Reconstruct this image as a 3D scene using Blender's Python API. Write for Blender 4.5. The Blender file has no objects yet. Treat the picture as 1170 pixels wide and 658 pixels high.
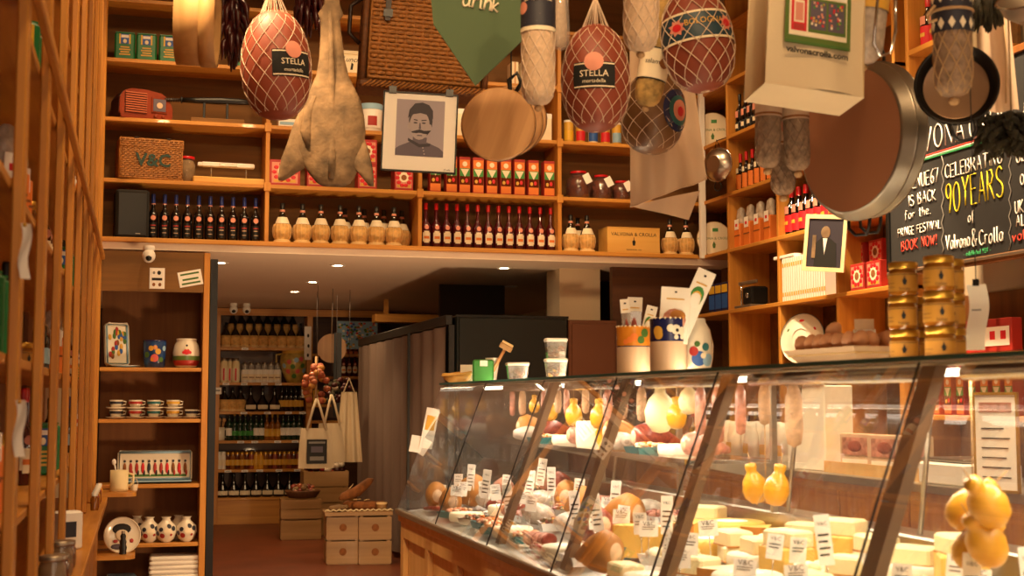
import bpy, math, random
from mathutils import Vector, Matrix
random.seed(7)
PI = math.pi
SC = bpy.context.scene
COL = SC.collection

# ------------------------------------------------------------------ camera
FPX, CXP, CYP = 1543.0, 585.0, 329.0
EYE = Vector((0, 0, 1.3)); YAW = math.radians(15.4); PITCH = math.radians(4.75)
cd = bpy.data.cameras.new('camera'); cam = bpy.data.objects.new('camera', cd); COL.objects.link(cam)
cd.sensor_width = 36; cd.lens = FPX / 1170 * 36; cd.clip_start = .05; cd.clip_end = 60
cam.location = EYE; cam.rotation_euler = (PI/2 + PITCH, 0, -YAW)
cd.dof.use_dof = True; cd.dof.focus_distance = 8.2; cd.dof.aperture_fstop = 5.0
SC.camera = cam
RM = cam.rotation_euler.to_matrix()

# ------------------------------------------------------------------ world, exposure, room lights, added lights
w = bpy.data.worlds.new('world'); SC.world = w; w.use_nodes = True
w.node_tree.nodes['Background'].inputs[0].default_value = (1, .62, .36, 1)
w.node_tree.nodes['Background'].inputs[1].default_value = .05
SC.view_settings.view_transform = 'Standard'; SC.view_settings.look = 'None'
SC.view_settings.exposure = -0.08; SC.view_settings.gamma = 1; SC.view_settings.use_curve_mapping = False
WARM = (1, .65, .325)
def spot(loc, to, power, ang=60, col=WARM, rad=.08, blend=.6):
    l = bpy.data.lights.new('spot_light', 'SPOT'); l.energy = power; l.color = col
    l.spot_size = math.radians(ang); l.spot_blend = blend; l.shadow_soft_size = rad
    o = bpy.data.objects.new('spot_light', l); COL.objects.link(o); o.location = loc
    o.rotation_euler = (Vector(to) - Vector(loc)).to_track_quat('-Z', 'Y').to_euler(); return o
def area(loc, to, power, sx, sy, col=WARM, spread=180):
    l = bpy.data.lights.new('area_light', 'AREA'); l.energy = power; l.color = col
    l.shape = 'RECTANGLE'; l.size = sx; l.size_y = sy; l.spread = math.radians(spread)
    o = bpy.data.objects.new('area_light', l); COL.objects.link(o); o.location = loc
    o.rotation_euler = (Vector(to) - Vector(loc)).to_track_quat('-Z', 'Y').to_euler(); return o
CEIL = 4.5
# ceiling spots that wash the back shelves
for sx in (.3, 1.2, 2.1, 3.0):
    spot((sx, 7.3, 4.38), (sx, 9.05, 2.5), 68, 80)
# spots on the right wall shelves
for sy in (5.2, 6.6, 7.9):
    spot((2.3, sy, 4.35), (3.95, sy + .2, 1.9), 88, 80)
# spots on the hanging goods (from the aisle side) and on the counter
for sx, sy, tx, ty in ((.2, 2.6, .9, 5.6), (.9, 2.2, 1.5, 5.0), (1.6, 1.6, 2.3, 4.2)):
    spot((sx, sy, 4.35), (tx, ty, 2.6), 150, 60)
# spots that graze the left shelves
for sy in (2.0, 3.6, 5.2, 6.8, 8.3):
    spot((.55, sy, 4.3), (-.3, sy + .3, 1.6), 95, 80)
spot((.6, 4.2, 4.35), (1.0, 5.5, .4), 60, 70)
# added unseen soft fill behind the camera, brightens soffit and hanging goods
area((1.4, -1.7, 1.7), (1.4, 5, 1.7), 60, 3.2, 2.2, (1, .74, .5))
# the display case's own strip lamps: down onto the goods, and up through the glass top
area((1.72, 5.55, 1.36), (1.8, 5.55, 1.0 - .3), 35, 2.9, .05, (1, .84, .64), 160)
area((1.72, 2.55, 1.36), (1.8, 2.55, .7), 19, 2.9, .05, (1, .82, .6), 160)
area((2.1, 4.05, 1.36), (1.9, 4.05, .7), 26, 5.9, .05, (1, .82, .6), 160)
area((1.77, 4.05, 1.372), (1.5, 4.05, 3.0), 20, 5.9, .04, (1, .74, .48), 180)
# spots added over the server aisle to brighten the goods there
for sy in (3.4, 5.0, 6.6):
    spot((2.9, sy, 4.35), (3.8, sy + .3, 1.1), 900, 62, (1, .72, .42))
# added unseen uplight for the low ceiling; added spot to brighten the counter front
spot((1.75, 7.5, .4), (.9, 10.6, 2.28), 165, 130, (1, .66, .36), .12, 1)
spot((-.05, 5.4, 3.9), (1.33, 6.3, .4), 420, 44)
# one narrow spot added to brighten the portrait and basket
spot((1.1, 3.0, 4.35), (1.6, 7.1, 2.75), 190, 34)

# ------------------------------------------------------------------ helpers
def ray(px, py):
    return RM @ Vector(((px - CXP) / FPX, -(py - CYP) / FPX, -1))
def P(px, py, x=None, y=None, z=None, d=None):
    r = ray(px, py)
    if d is not None: t = d
    elif x is not None: t = x / r.x
    elif y is not None: t = y / r.y
    else: t = (z - EYE.z) / r.z
    return EYE + r * t
def srgb(h):
    if isinstance(h, str):
        c = [int(h[i:i+2], 16) / 255 for i in (0, 2, 4)]
        return tuple(x / 12.92 if x < .04045 else ((x + .055) / 1.055) ** 2.4 for x in c)
    return h
MATS = {}
def mat(name, col, rough=.5, metal=0, bump=0, bscale=80, var=0, vscale=8, trans=0, emit=0, alpha=1, coat=0, sheen=0):
    m = bpy.data.materials.new(name); m.use_nodes = True; nt = m.node_tree
    b = nt.nodes['Principled BSDF']; c = srgb(col)
    b.inputs['Base Color'].default_value = (*c, 1); b.inputs['Roughness'].default_value = rough
    b.inputs['Metallic'].default_value = metal; b.inputs['Transmission Weight'].default_value = trans
    b.inputs['Alpha'].default_value = alpha; b.inputs['Coat Weight'].default_value = coat
    if emit: b.inputs['Emission Color'].default_value = (*c, 1); b.inputs['Emission Strength'].default_value = emit
    if var or bump:
        tc = nt.nodes.new('ShaderNodeTexCoord')
    if var:
        n = nt.nodes.new('ShaderNodeTexNoise'); n.inputs['Scale'].default_value = vscale; n.inputs['Detail'].default_value = 6
        r = nt.nodes.new('ShaderNodeValToRGB')
        r.color_ramp.elements[0].position = .3; r.color_ramp.elements[1].position = .72
        r.color_ramp.elements[0].color = (*[x * (1 - var) for x in c], 1)
        r.color_ramp.elements[1].color = (*[min(1, x * (1 + var * .6)) for x in c], 1)
        nt.links.new(tc.outputs['Object'], n.inputs['Vector']); nt.links.new(n.outputs['Fac'], r.inputs['Fac'])
        nt.links.new(r.outputs['Color'], b.inputs['Base Color'])
    if bump:
        n2 = nt.nodes.new('ShaderNodeTexNoise'); n2.inputs['Scale'].default_value = bscale; n2.inputs['Detail'].default_value = 4
        bp = nt.nodes.new('ShaderNodeBump'); bp.inputs['Strength'].default_value = bump; bp.inputs['Distance'].default_value = .004
        nt.links.new(tc.outputs['Object'], n2.inputs['Vector']); nt.links.new(n2.outputs['Fac'], bp.inputs['Height'])
        nt.links.new(bp.outputs['Normal'], b.inputs['Normal'])
    MATS[name] = m; return m
def wood(name, c1, c2, axis='X', scale=1, rough=.5, coat=.08):
    m = bpy.data.materials.new(name); m.use_nodes = True; nt = m.node_tree; b = nt.nodes['Principled BSDF']
    tc = nt.nodes.new('ShaderNodeTexCoord'); mp = nt.nodes.new('ShaderNodeMapping')
    s = [28 * scale] * 3; s['XYZ'.index(axis)] = 1.6 * scale; mp.inputs['Scale'].default_value = s
    n = nt.nodes.new('ShaderNodeTexNoise'); n.inputs['Scale'].default_value = 1; n.inputs['Detail'].default_value = 8; n.inputs['Distortion'].default_value = .6
    r = nt.nodes.new('ShaderNodeValToRGB'); r.color_ramp.elements[0].position = .32; r.color_ramp.elements[1].position = .68
    r.color_ramp.elements[0].color = (*srgb(c1), 1); r.color_ramp.elements[1].color = (*srgb(c2), 1)
    bp = nt.nodes.new('ShaderNodeBump'); bp.inputs['Strength'].default_value = .15; bp.inputs['Distance'].default_value = .002
    nt.links.new(tc.outputs['Object'], mp.inputs['Vector']); nt.links.new(mp.outputs['Vector'], n.inputs['Vector'])
    nt.links.new(n.outputs['Fac'], r.inputs['Fac']); nt.links.new(r.outputs['Color'], b.inputs['Base Color'])
    nt.links.new(n.outputs['Fac'], bp.inputs['Height']); nt.links.new(bp.outputs['Normal'], b.inputs['Normal'])
    b.inputs['Roughness'].default_value = rough; b.inputs['Coat Weight'].default_value = coat
    MATS[name] = m; return m
def pane(name, tint=(1, 1, 1), refl=1.0, base=.06, milk=0):
    m = bpy.data.materials.new(name); m.use_nodes = True; nt = m.node_tree
    for n in list(nt.nodes): nt.nodes.remove(n)
    out = nt.nodes.new('ShaderNodeOutputMaterial'); t = nt.nodes.new('ShaderNodeBsdfTransparent'); t.inputs[0].default_value = (*tint, 1)
    g = nt.nodes.new('ShaderNodeBsdfGlossy'); g.inputs['Roughness'].default_value = .02; g.inputs['Color'].default_value = (refl, refl, refl, 1)
    lw = nt.nodes.new('ShaderNodeMath'); lw.operation = 'POWER'; lw.inputs[1].default_value = 4; ly = nt.nodes.new('ShaderNodeLayerWeight'); ly.inputs['Blend'].default_value = .5; nt.links.new(ly.outputs['Facing'], lw.inputs[0])
    mx = nt.nodes.new('ShaderNodeMixShader'); ad = nt.nodes.new('ShaderNodeMath'); ad.operation = 'ADD'; ad.inputs[1].default_value = base; ad.use_clamp = True
    nt.links.new(lw.outputs[0], ad.inputs[0]); nt.links.new(ad.outputs[0], mx.inputs[0])
    src = t.outputs[0]
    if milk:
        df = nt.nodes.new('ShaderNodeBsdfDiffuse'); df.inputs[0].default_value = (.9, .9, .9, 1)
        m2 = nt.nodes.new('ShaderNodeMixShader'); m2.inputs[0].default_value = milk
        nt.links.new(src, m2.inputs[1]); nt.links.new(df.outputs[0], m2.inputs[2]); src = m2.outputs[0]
    nt.links.new(src, mx.inputs[1]); nt.links.new(g.outputs[0], mx.inputs[2]); nt.links.new(mx.outputs[0], out.inputs[0])
    MATS[name] = m; return m

class MB:
    def __init__(s): s.v = []; s.f = []; s.m = []; s.sm = []; s.names = []
    def mi(s, n):
        if n not in s.names: s.names.append(n)
        return s.names.index(n)
    def add(s, vs, fs, m, smooth=False, M=None):
        o = len(s.v); k = s.mi(m)
        s.v += [tuple(M @ Vector(v)) for v in vs] if M is not None else [tuple(v) for v in vs]
        for f in fs: s.f.append([o + i for i in f]); s.m.append(k); s.sm.append(smooth)
        return s
    def box(s, x0, x1, y0, y1, z0, z1, m, M=None):
        return s.add([(x, y, z) for z in (z0, z1) for y in (y0, y1) for x in (x0, x1)],
            [(0,2,3,1), (4,5,7,6), (0,1,5,4), (2,6,7,3), (0,4,6,2), (1,3,7,5)], m, False, M)
    def cbox(s, x0, x1, y0, y1, z0, z1, m, c=.003, M=None):
        # chamfered box: vertical edges rounded, top edge eased
        def ring(z, i): 
            a = c + i
            return [(x0+a, y0+i, z), (x1-a, y0+i, z), (x1-i, y0+a, z), (x1-i, y1-a, z), (x1-a, y1-i, z), (x0+a, y1-i, z), (x0+i, y1-a, z), (x0+i, y0+a, z)]
        vs = ring(z0, c) + ring(z0 + c, 0) + ring(z1 - c, 0) + ring(z1, c); fs = [tuple(range(7, -1, -1)), tuple(range(24, 32))]
        for r in range(3):
            for i in range(8): j = (i + 1) % 8; fs.append((r*8+i, r*8+j, r*8+8+j, r*8+8+i))
        return s.add(vs, fs, m, False, M)
    def lathe(s, prof, m, n=20, c=(0, 0, 0), sy=1, M=None, caps=True):
        vs = []; fs = []
        for r, z in prof:
            for i in range(n):
                a = 2 * PI * i / n; vs.append((c[0] + r * math.cos(a), c[1] + r * sy * math.sin(a), c[2] + z))
        for k in range(len(prof) - 1):
            for i in range(n): j = (i + 1) % n; fs.append((k*n+i, k*n+j, (k+1)*n+j, (k+1)*n+i))
        s.add(vs, fs, m, True, M)
        if caps:
            if prof[0][0] > 1e-4: s.add(vs[:n], [tuple(range(n - 1, -1, -1))], m, False, M)
            if prof[-1][0] > 1e-4: s.add(vs[-n:], [tuple(range(n))], m, False, M)
        return s
    def tube(s, pts, r, m, n=6, closed=False, M=None, caps=True):
        pts = [Vector(p) for p in pts]; k = len(pts); vs = []; fs = []; up = None
        rs = r if isinstance(r, (list, tuple)) else [r] * k
        for i, p in enumerate(pts):
            a = pts[i-1] if (i > 0 or closed) else p; b = pts[(i+1) % k] if (i < k-1 or closed) else p
            t = (b - a); t = t.normalized() if t.length > 1e-9 else Vector((0, 0, 1))
            if up is None:
                up = Vector((0, 0, 1)) if abs(t.z) < .9 else Vector((1, 0, 0))
            u = (up - t * up.dot(t)); u = u.normalized() if u.length > 1e-6 else t.orthogonal().normalized()
            up = u; w_ = t.cross(u)
            for j in range(n): q = 2*PI*j/n; vs.append(p + (u * math.cos(q) + w_ * math.sin(q)) * rs[i])
        for i in range(k if closed else k - 1):
            i2 = (i + 1) % k
            for j in range(n): j2 = (j + 1) % n; fs.append((i*n+j, i*n+j2, i2*n+j2, i2*n+j))
        if not closed and caps: fs.append(tuple(range(n-1, -1, -1))); fs.append(tuple(range((k-1)*n, k*n)))
        return s.add(vs, fs, m, True, M)
    def prism(s, poly, y0, y1, m, M=None):
        # polygon in XZ (counterclockwise seen from -Y), extruded along Y
        n = len(poly); vs = [(x, y0, z) for x, z in poly] + [(x, y1, z) for x, z in poly]
        fs = [tuple(range(n)), tuple(range(2*n-1, n-1, -1))] + [(i, n+i, n+(i+1) % n, (i+1) % n) for i in range(n)]
        return s.add(vs, fs, m, False, M)
    def ell(s, c, r, m, n=14, k=9, M=None, jit=0):
        prof = []
        for i in range(k + 1):
            a = -PI/2 + PI * i / k; prof.append((max(math.cos(a), 1e-5), math.sin(a)))
        vs = []; fs = []
        for a, b in prof:
            for i in range(n):
                q = 2*PI*i/n; j = 1 + random.uniform(-jit, jit)
                vs.append((c[0] + r[0]*a*math.cos(q)*j, c[1] + r[1]*a*math.sin(q)*j, c[2] + r[2]*b*j))
        for q in range(k):
            for i in range(n): j = (i+1) % n; fs.append((q*n+i, q*n+j, (q+1)*n+j, (q+1)*n+i))
        return s.add(vs, fs, m, True, M)
    def loft(s, rows, m, n=16, M=None, flat=False):
        # rows: (z, x centre, half width, half thickness, y centre)
        vs = []; fs = []
        for z, xc, hw, ht, yc in rows:
            for i in range(n): a = 2*PI*i/n; vs.append((xc + hw*math.cos(a), yc + ht*math.sin(a), z))
        for k in range(len(rows) - 1):
            for i in range(n): j = (i+1) % n; fs.append((k*n+i, k*n+j, (k+1)*n+j, (k+1)*n+i))
        fs.append(tuple(range(n-1, -1, -1))); fs.append(tuple(range((len(rows)-1)*n, len(rows)*n)))
        return s.add(vs, fs, m, not flat, M)
    def arc(s, r, z0, z1, a0, a1, m, n=8, M=None, prof=None, off=.0015, nz=1):
        # label strip wrapped on a round body; angle 0 faces -Y
        vs = []; fs = []
        for k in range(nz + 1):
            z = z0 + (z1 - z0) * k / nz; rr = (interp(prof, z) if prof else r) + off
            for i in range(n + 1): a = a0 + (a1 - a0) * i / n; vs.append((rr*math.sin(a), -rr*math.cos(a), z))
        for k in range(nz):
            for i in range(n): fs.append((k*(n+1)+i, k*(n+1)+i+1, (k+1)*(n+1)+i+1, (k+1)*(n+1)+i))
        return s.add(vs, fs, m, True, M)
    def grid(s, fn, nu, nv, m, M=None, smooth=True):
        vs = [fn(i / nu, j / nv) for j in range(nv + 1) for i in range(nu + 1)]
        fs = [(j*(nu+1)+i, j*(nu+1)+i+1, (j+1)*(nu+1)+i+1, (j+1)*(nu+1)+i) for j in range(nv) for i in range(nu)]
        return s.add(vs, fs, m, smooth, M)
    def merge(s, o, M=None):
        b = len(s.v)
        s.v += [tuple(M @ Vector(v)) for v in o.v] if M is not None else o.v
        for f, k, sm in zip(o.f, o.m, o.sm): s.f.append([b + i for i in f]); s.m.append(s.mi(o.names[k])); s.sm.append(sm)
        return s
    def mesh(s, name='mesh'):
        me = bpy.data.meshes.new(name); me.from_pydata(s.v, [], s.f)
        for n in s.names: me.materials.append(MATS[n])
        me.polygons.foreach_set('material_index', s.m); me.polygons.foreach_set('use_smooth', s.sm); me.update(); return me
def interp(prof, z):
    for (r0, z0), (r1, z1) in zip(prof, prof[1:]):
        if min(z0, z1) <= z <= max(z0, z1) and abs(z1 - z0) > 1e-9: return r0 + (r1 - r0) * (z - z0) / (z1 - z0)
    return prof[-1][0] if z > prof[-1][1] else prof[0][0]
def RZ(a): return Matrix.Rotation(a, 4, 'Z')
def RX(a): return Matrix.Rotation(a, 4, 'X')
def RY(a): return Matrix.Rotation(a, 4, 'Y')
def TR(x, y, z): return Matrix.Translation((x, y, z))
ANGLED = RZ(0)
def _link(name, data, parent=None):
    o = bpy.data.objects.new(name, data); COL.objects.link(o)
    if parent: o.parent = parent
    return o
def as_mesh(m, name): return m.mesh(name) if isinstance(m, MB) else m
def proto(*parts):
    """parts: (name, MB or mesh[, label or None[, sub-parts]])"""
    out = []
    for p in parts:
        sub = p[3] if len(p) > 3 else []
        out.append((p[0], as_mesh(p[1], p[0]), p[2] if len(p) > 2 else None, proto(*sub) if sub else []))
    return out
def thing(name, label, cat, loc, parts, rot=(0, 0, 0), group=None, scale=None, solo=False):
    """one thing: an Empty with its parts as children, or one mesh; parts may be MB or ready mesh data shared by copies"""
    if isinstance(parts, (MB, bpy.types.Mesh)):
        o = _link(name, as_mesh(parts, name))
    else:
        o = _link(name, None); o.empty_display_size = .05
        def kids(par, ps):
            for nm, me, lb, sub in ps:
                c = _link(nm, me, par)
                if lb: c['label'] = lb
                kids(c, sub)
        if parts and not (len(parts[0]) == 4 and isinstance(parts[0][1], bpy.types.Mesh) and isinstance(parts[0][3], list)): parts = proto(*parts)
        kids(o, parts)
    o.location = loc; o.rotation_euler = rot
    if scale: o.scale = (scale,) * 3 if isinstance(scale, (int, float)) else scale
    o['label'] = label; o['category'] = cat
    if group: o['group'] = group
    return o
def struct(name, mb, loc=(0, 0, 0)):
    o = _link(name, as_mesh(mb, name)); o.location = loc; o['kind'] = 'structure'; return o
ORD = 'first second third fourth fifth sixth seventh eighth ninth tenth eleventh twelfth thirteenth fourteenth fifteenth sixteenth seventeenth eighteenth nineteenth twentieth'.split()
def od(i): return ORD[i] if i < 20 else '%dth' % (i + 1)
def text_mb(s, size, m, bend=0, ext=.0006, shear=0, bold=0):
    """writing in the XZ plane, centred, facing -Y; bend wraps it on a cylinder of that radius"""
    c = bpy.data.curves.new('t', 'FONT'); c.body = s; c.size = size; c.align_x = 'CENTER'; c.align_y = 'CENTER'; c.shear = shear; c.offset = bold; c.resolution_u = 2
    o = bpy.data.objects.new('t', c); COL.objects.link(o)
    me = bpy.data.meshes.new_from_object(o); mb = MB()
    vs = []
    for v in me.vertices:
        x, z = v.co.x, v.co.y
        vs.append((bend * math.sin(x / bend), -bend * math.cos(x / bend), z) if bend else (x, 0, z))
    mb.add(vs, [tuple(p.vertices) for p in me.polygons], m)
    bpy.data.objects.remove(o); bpy.data.curves.remove(c); bpy.data.meshes.remove(me); return mb

# ------------------------------------------------------------------ materials
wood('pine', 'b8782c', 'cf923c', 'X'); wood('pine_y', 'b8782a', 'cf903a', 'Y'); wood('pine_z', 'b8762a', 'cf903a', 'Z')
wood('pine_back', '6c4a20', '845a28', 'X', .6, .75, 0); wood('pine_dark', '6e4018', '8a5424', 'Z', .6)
wood('veneer', '6c4220', '7c5028', 'Z', .7, .8, 0); wood('oak', 'd6a864', 'e6bc7c', 'Z', .5); wood('board_wood', 'b5834f', 'd3a26c', 'Z', .45)
wood('bentwood', 'a8804e', 'bc9260', 'Z', .5); wood('crate_wood', '96703f', 'b08650', 'X', .6); wood('box_wood', 'd8a24c', 'e4b460', 'X', .5)
wood('dark_wood', '4a2a14', '5e3818', 'X', .6)
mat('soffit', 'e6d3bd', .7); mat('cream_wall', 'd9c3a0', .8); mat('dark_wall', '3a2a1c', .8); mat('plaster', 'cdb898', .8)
mat('floor_tile', '7a3a1c', .38, bump=.1, bscale=20, var=.25, vscale=3)
mat('steel', 'b8b0a4', .28, 1, bump=.05, bscale=200); mat('brushed', 'a99d8c', .42, .9); mat('chrome', 'cccccc', .12, 1)
mat('bronze', '7a6450', .38, .8); mat('black', '0d0c0b', .4); mat('blackmat', '151310', .8); mat('iron', '1b1917', .45, .5)
mat('dark_glass', '0a0606', .06, coat=1); mat('wine_glass', '14140c', .08, coat=1); mat('red_drink', '4a0c12', .12, coat=.6); mat('amber', '5a2408', .12, coat=1)
mat('blue_cap', '22347a', .35); mat('red_cap', 'c0161c', .3); mat('peach', 'd88c74', .6); mat('cream', 'efe0c0', .6); mat('white', 'efeae0', .55); mat('paper', 'f2ece0', .8)
mat('orange_label', 'e07a2c', .6); mat('red_label', 'd2202a', .5); mat('gold', 'c79a3c', .3, .8); mat('gold_label', 'd8a63c', .5); mat('pinkred', 'ac2e26', .5)
mat('straw', 'd8a860', .7, bump=.6, bscale=140, var=.25, vscale=40); mat('straw_base', 'e8c68c', .7, bump=.3, bscale=150)
mat('green_pack', '14743c', .4, var=.15, vscale=20); mat('yellow', 'e6b52c', .5); mat('blue', '2a5aa8', .5); mat('skyblue', '8fb4cc', .5); mat('teal', '2c6a6c', .4)
mat('green', '3c8a3c', .5); mat('leaf', '46702c', .6); mat('bottle_green', '10301c', .15, coat=1)
mat('bakelite_light', 'b86444', .25, coat=.5); mat('bakelite', '8a3820', .22, coat=.8, var=.2, vscale=12); mat('bakelite_dark', '3c120a', .5)
mat('wicker', 'a86e30', .6, var=.4, vscale=60); mat('wicker_dark', '6c4220', .65, var=.4, vscale=40); mat('leather', '2c1a10', .5)
mat('mortadella', '8a3f2a', .52, var=.14, vscale=8); mat('ham_dull', '6c4a2a', .45, var=.3, vscale=12, coat=.25); mat('net', 'd6bfa6', .8); mat('twine', 'b89468', .9)
mat('cod', '83694a', .8, bump=1, bscale=34, var=.62, vscale=13); mat('cod_dark', '5f4f3e', .8, bump=.8, bscale=60, var=.5, vscale=22)
mat('salami', 'c09a78', .75, bump=.6, bscale=110, var=.28, vscale=70); mat('salami_pale', 'd2b494', .7, bump=.4, bscale=100, var=.2, vscale=60)
mat('salami_dark', '967a60', .75, bump=.7, bscale=90, var=.4, vscale=60); mat('mould', 'b08e50', .8, bump=.6, bscale=80, var=.5, vscale=40)
mat('pennant', '4c6242', .75); mat('linen', 'd0b294', .9, bump=.2, bscale=300); mat('canvas', 'dcc8a4', .9, bump=.25, bscale=260, var=.06, vscale=4)
mat('pan_brown', 'a06c4c', .5, .25, bump=.08, bscale=60); mat('pan_steel', '8c8478', .33, .95); mat('pan_black', '24201c', .35, .6); mat('pan_inner', '8c6c50', .35, .6)
mat('slate', '232120', .75, var=.25, vscale=5); mat('chalk', 'eee8de', .9); mat('chalk_yellow', 'e6d22c', .9); mat('chalk_red', 'd84432', .9); mat('chalk_green', '3fae6a', .9); mat('chalk_dim', '8a8680', .9)
mat('plastic_wrap', 'b8a898', .25, bump=1, bscale=60, var=.4, vscale=30); mat('clearish', 'd0c8bc', .15, alpha=.35); mat('egg', 'd09468', .5, var=.12, vscale=30)
mat('honey', '8c5416', .15, coat=.6); mat('jarlabel', 'b8822c', .6); mat('brown_fruit', '5e240c', .12, coat=1, var=.4, vscale=30)
mat('ceramic', 'ece2cc', .18, coat=.6); mat('ceramic_blue', '25467a', .2, coat=.6, var=.3, vscale=30); mat('ceramic_green', '5a7434', .3, coat=.6); mat('ceramic_orange', 'd88a2c', .25, coat=.5); mat('navy', '1a2050', .25, coat=.5)
mat('terracotta', '9c4a2c', .6); mat('urn', 'b89a4c', .3, var=.4, vscale=20, coat=.5); mat('pinkflower', 'd05a54', .5)
mat('deep_green', '1c3c30', .5); mat('band_blue', '24404e', .5); mat('charcoal', '2b2c38', .5); mat('curtain', '7c685c', .9, bump=.15, bscale=60); mat('fridge', '050b08', .35); mat('walnut', '5a3016', .5)
mat('cheese', 'e2b658', .5, var=.1, vscale=14); mat('cheese_pale', 'ecd9a8', .55, var=.08, vscale=14); mat('rind', 'b5762c', .6, var=.3, vscale=20); mat('rind_white', 'e6dcc4', .8, bump=.4, bscale=60); mat('provolone', 'dca028', .35, coat=.3, var=.12, vscale=10)
mat('meat', '94402e', .4, coat=.3, var=.6, vscale=34, bump=.4, bscale=40); mat('meat_pink', 'c88872', .4, coat=.3, var=.5, vscale=38, bump=.4, bscale=40); mat('fat', 'e0bc98', .4, var=.25, vscale=30); mat('olive', '5a4a1c', .3, coat=.5, var=.6, vscale=60)
mat('tray', 'e8e6e2', .2, coat=.4); mat('card', 'f6f0e6', .7); mat('ink', '1c1a18', .7); mat('skin_grey', 'a89ca0', .6); mat('photo_bg', 'a096a0', .6); mat('photo_dark', '2e2834', .6); mat('photo_mid', '5c5260', .6)
mat('lamp_glow', (1, .82, .55), emit=30); mat('tube_glow', (1, .9, .74), emit=4); mat('onion', 'b0603a', .35, coat=.4, var=.3, vscale=20); mat('garlic', 'dccab0', .6); mat('chilli', '3c0c0a', .35, var=.5, vscale=30); mat('darkherb', '3a3420', .9, bump=1, bscale=50, var=.5, vscale=30)
mat('brown_bread', '8c5424', .8, bump=.8, bscale=50, var=.4, vscale=20); mat('potato', '8a6a44', .8, var=.3, vscale=20)
pane('case_glass', (.97, .985, .97), 1, .14, .045); pane('clear_glass', (.95, .97, .96), 1, .04, .03); pane('plastic_clear', (.95, .94, .92), 1, .08, .18)  # case_glass has the haze of its reflections mixed in as white

# ================================================================== STRUCTURE
BY = 9.0; BD = .34; RX0 = 3.9; LX = -.25; XT, XF = 1.57, 1.33
ZS = [1.52, 1.92, 2.34, 2.73, 3.13, 3.52, 3.92]
struct('floor', MB().box(-.7, 4.3, -2, 16, -.05, 0, 'floor_tile'))
struct('ceiling', MB().box(-.7, 4.3, -2, 9.4, CEIL, CEIL + .05, 'plaster'))
struct('wall_left', MB().box(-.7, -.62, -2, 16, 0, CEIL, 'cream_wall'))
struct('wall_right', MB().box(4.24, 4.32, -2, 16, 0, CEIL, 'plaster'))
struct('wall_front', MB().box(-.7, 4.3, -2.05, -2, 0, CEIL, 'cream_wall'))
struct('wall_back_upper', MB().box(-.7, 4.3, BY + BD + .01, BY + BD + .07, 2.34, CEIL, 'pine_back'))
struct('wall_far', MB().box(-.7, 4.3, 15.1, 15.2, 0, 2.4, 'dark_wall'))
# soffit: the low ceiling of the back room
soff = MB().box(-.62, 4.24, BY + .01, 15.1, 2.285, 2.31, 'soffit').box(-.62, 4.24, BY - .0, BY + .01, 2.27, 2.315, 'soffit')
struct('ceiling_low', soff)
pil = MB().box(3.02, 3.34, 9.62, 9.95, 0, 2.285, 'cream_wall'); struct('wall_pillar', pil)
struct('wall_corner', MB().box(3.36, 4.24, 9.4, 9.46, 0, 2.285, 'dark_wood'))
struct('trim_fascia', MB().cbox(-.62, 3.86, BY - .035, BY - .002, 2.315, 2.345, 'pine', .004))
# dark recess above the green cabinet
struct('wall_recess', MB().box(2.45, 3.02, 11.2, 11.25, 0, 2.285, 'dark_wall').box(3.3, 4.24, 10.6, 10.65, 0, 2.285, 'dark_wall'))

# ---- back wall shelving above the opening
BX0 = -.45
ups = [P(305, 240, y=BY).x, P(480, 250, y=BY).x, P(640, 250, y=BY).x]
XR = P(800, 250, y=BY).x
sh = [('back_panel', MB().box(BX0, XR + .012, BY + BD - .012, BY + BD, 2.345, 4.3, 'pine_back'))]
for z in ZS[2:]:
    sh.append(('shelf', MB().cbox(BX0, XR + .012, BY, BY + BD - .012, z - .026, z, 'pine', .003)))
for x in [BX0, ups[0], ups[1], ups[2]]:
    u = MB().cbox(x - .014, x + .014, BY + .004, BY + BD - .012, 2.345, 4.3, 'pine_z', .003)
    sh.append(('upright', u))
for z in ZS[3:6]:
    for x in ups:
        sh.append(('shelf_cleat', MB().cbox(x - .022, x + .022, BY - .008, BY + .004, z - .045, z + .012, 'pine_z', .002)))
thing('wall_shelving', 'long pine wall shelving high above the opening to the back room', 'shelving', (0, 0, 0), sh)
thing('white_post', 'slim white painted post in the corner where the two shelf walls meet', 'post', (0, 0, 0),
      MB().cbox(XR - .02, XR + .022, BY - .06, BY - .02, 2.315, CEIL, 'white', .004))

# ---- right wall shelving
ry = [P(831, 250, x=RX0).y, P(888, 280, x=RX0).y, P(955, 300, x=RX0).y, P(1025, 300, x=RX0).y]
RD = .32
def rshelf(name, label, y0, y1, zs, y_ups, zt=4.2, zb=.95):
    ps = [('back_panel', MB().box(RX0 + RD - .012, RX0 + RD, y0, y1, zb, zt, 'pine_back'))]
    for z in zs: ps.append(('shelf', MB().cbox(RX0, RX0 + RD - .012, y0, y1, z - .026, z, 'pine_y', .003)))
    for y in y_ups: ps.append(('upright', MB().cbox(RX0 + .004, RX0 + RD - .012, y - .014, y + .014, zb, zt, 'pine_z', .003)))
    return thing(name, label, 'shelving', (0, 0, 0), ps)
rshelf('corner_shelving', 'narrow corner bay of pine shelves beside the white post', ry[0] + .016, BY + BD, ZS[1:], [])
rshelf('wall_shelving', 'pine shelving along the wall behind the counter, beside the chalkboard', ry[3] - .014, ry[0] + .014, ZS, [ry[3], ry[2], ry[1], ry[0]])
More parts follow.
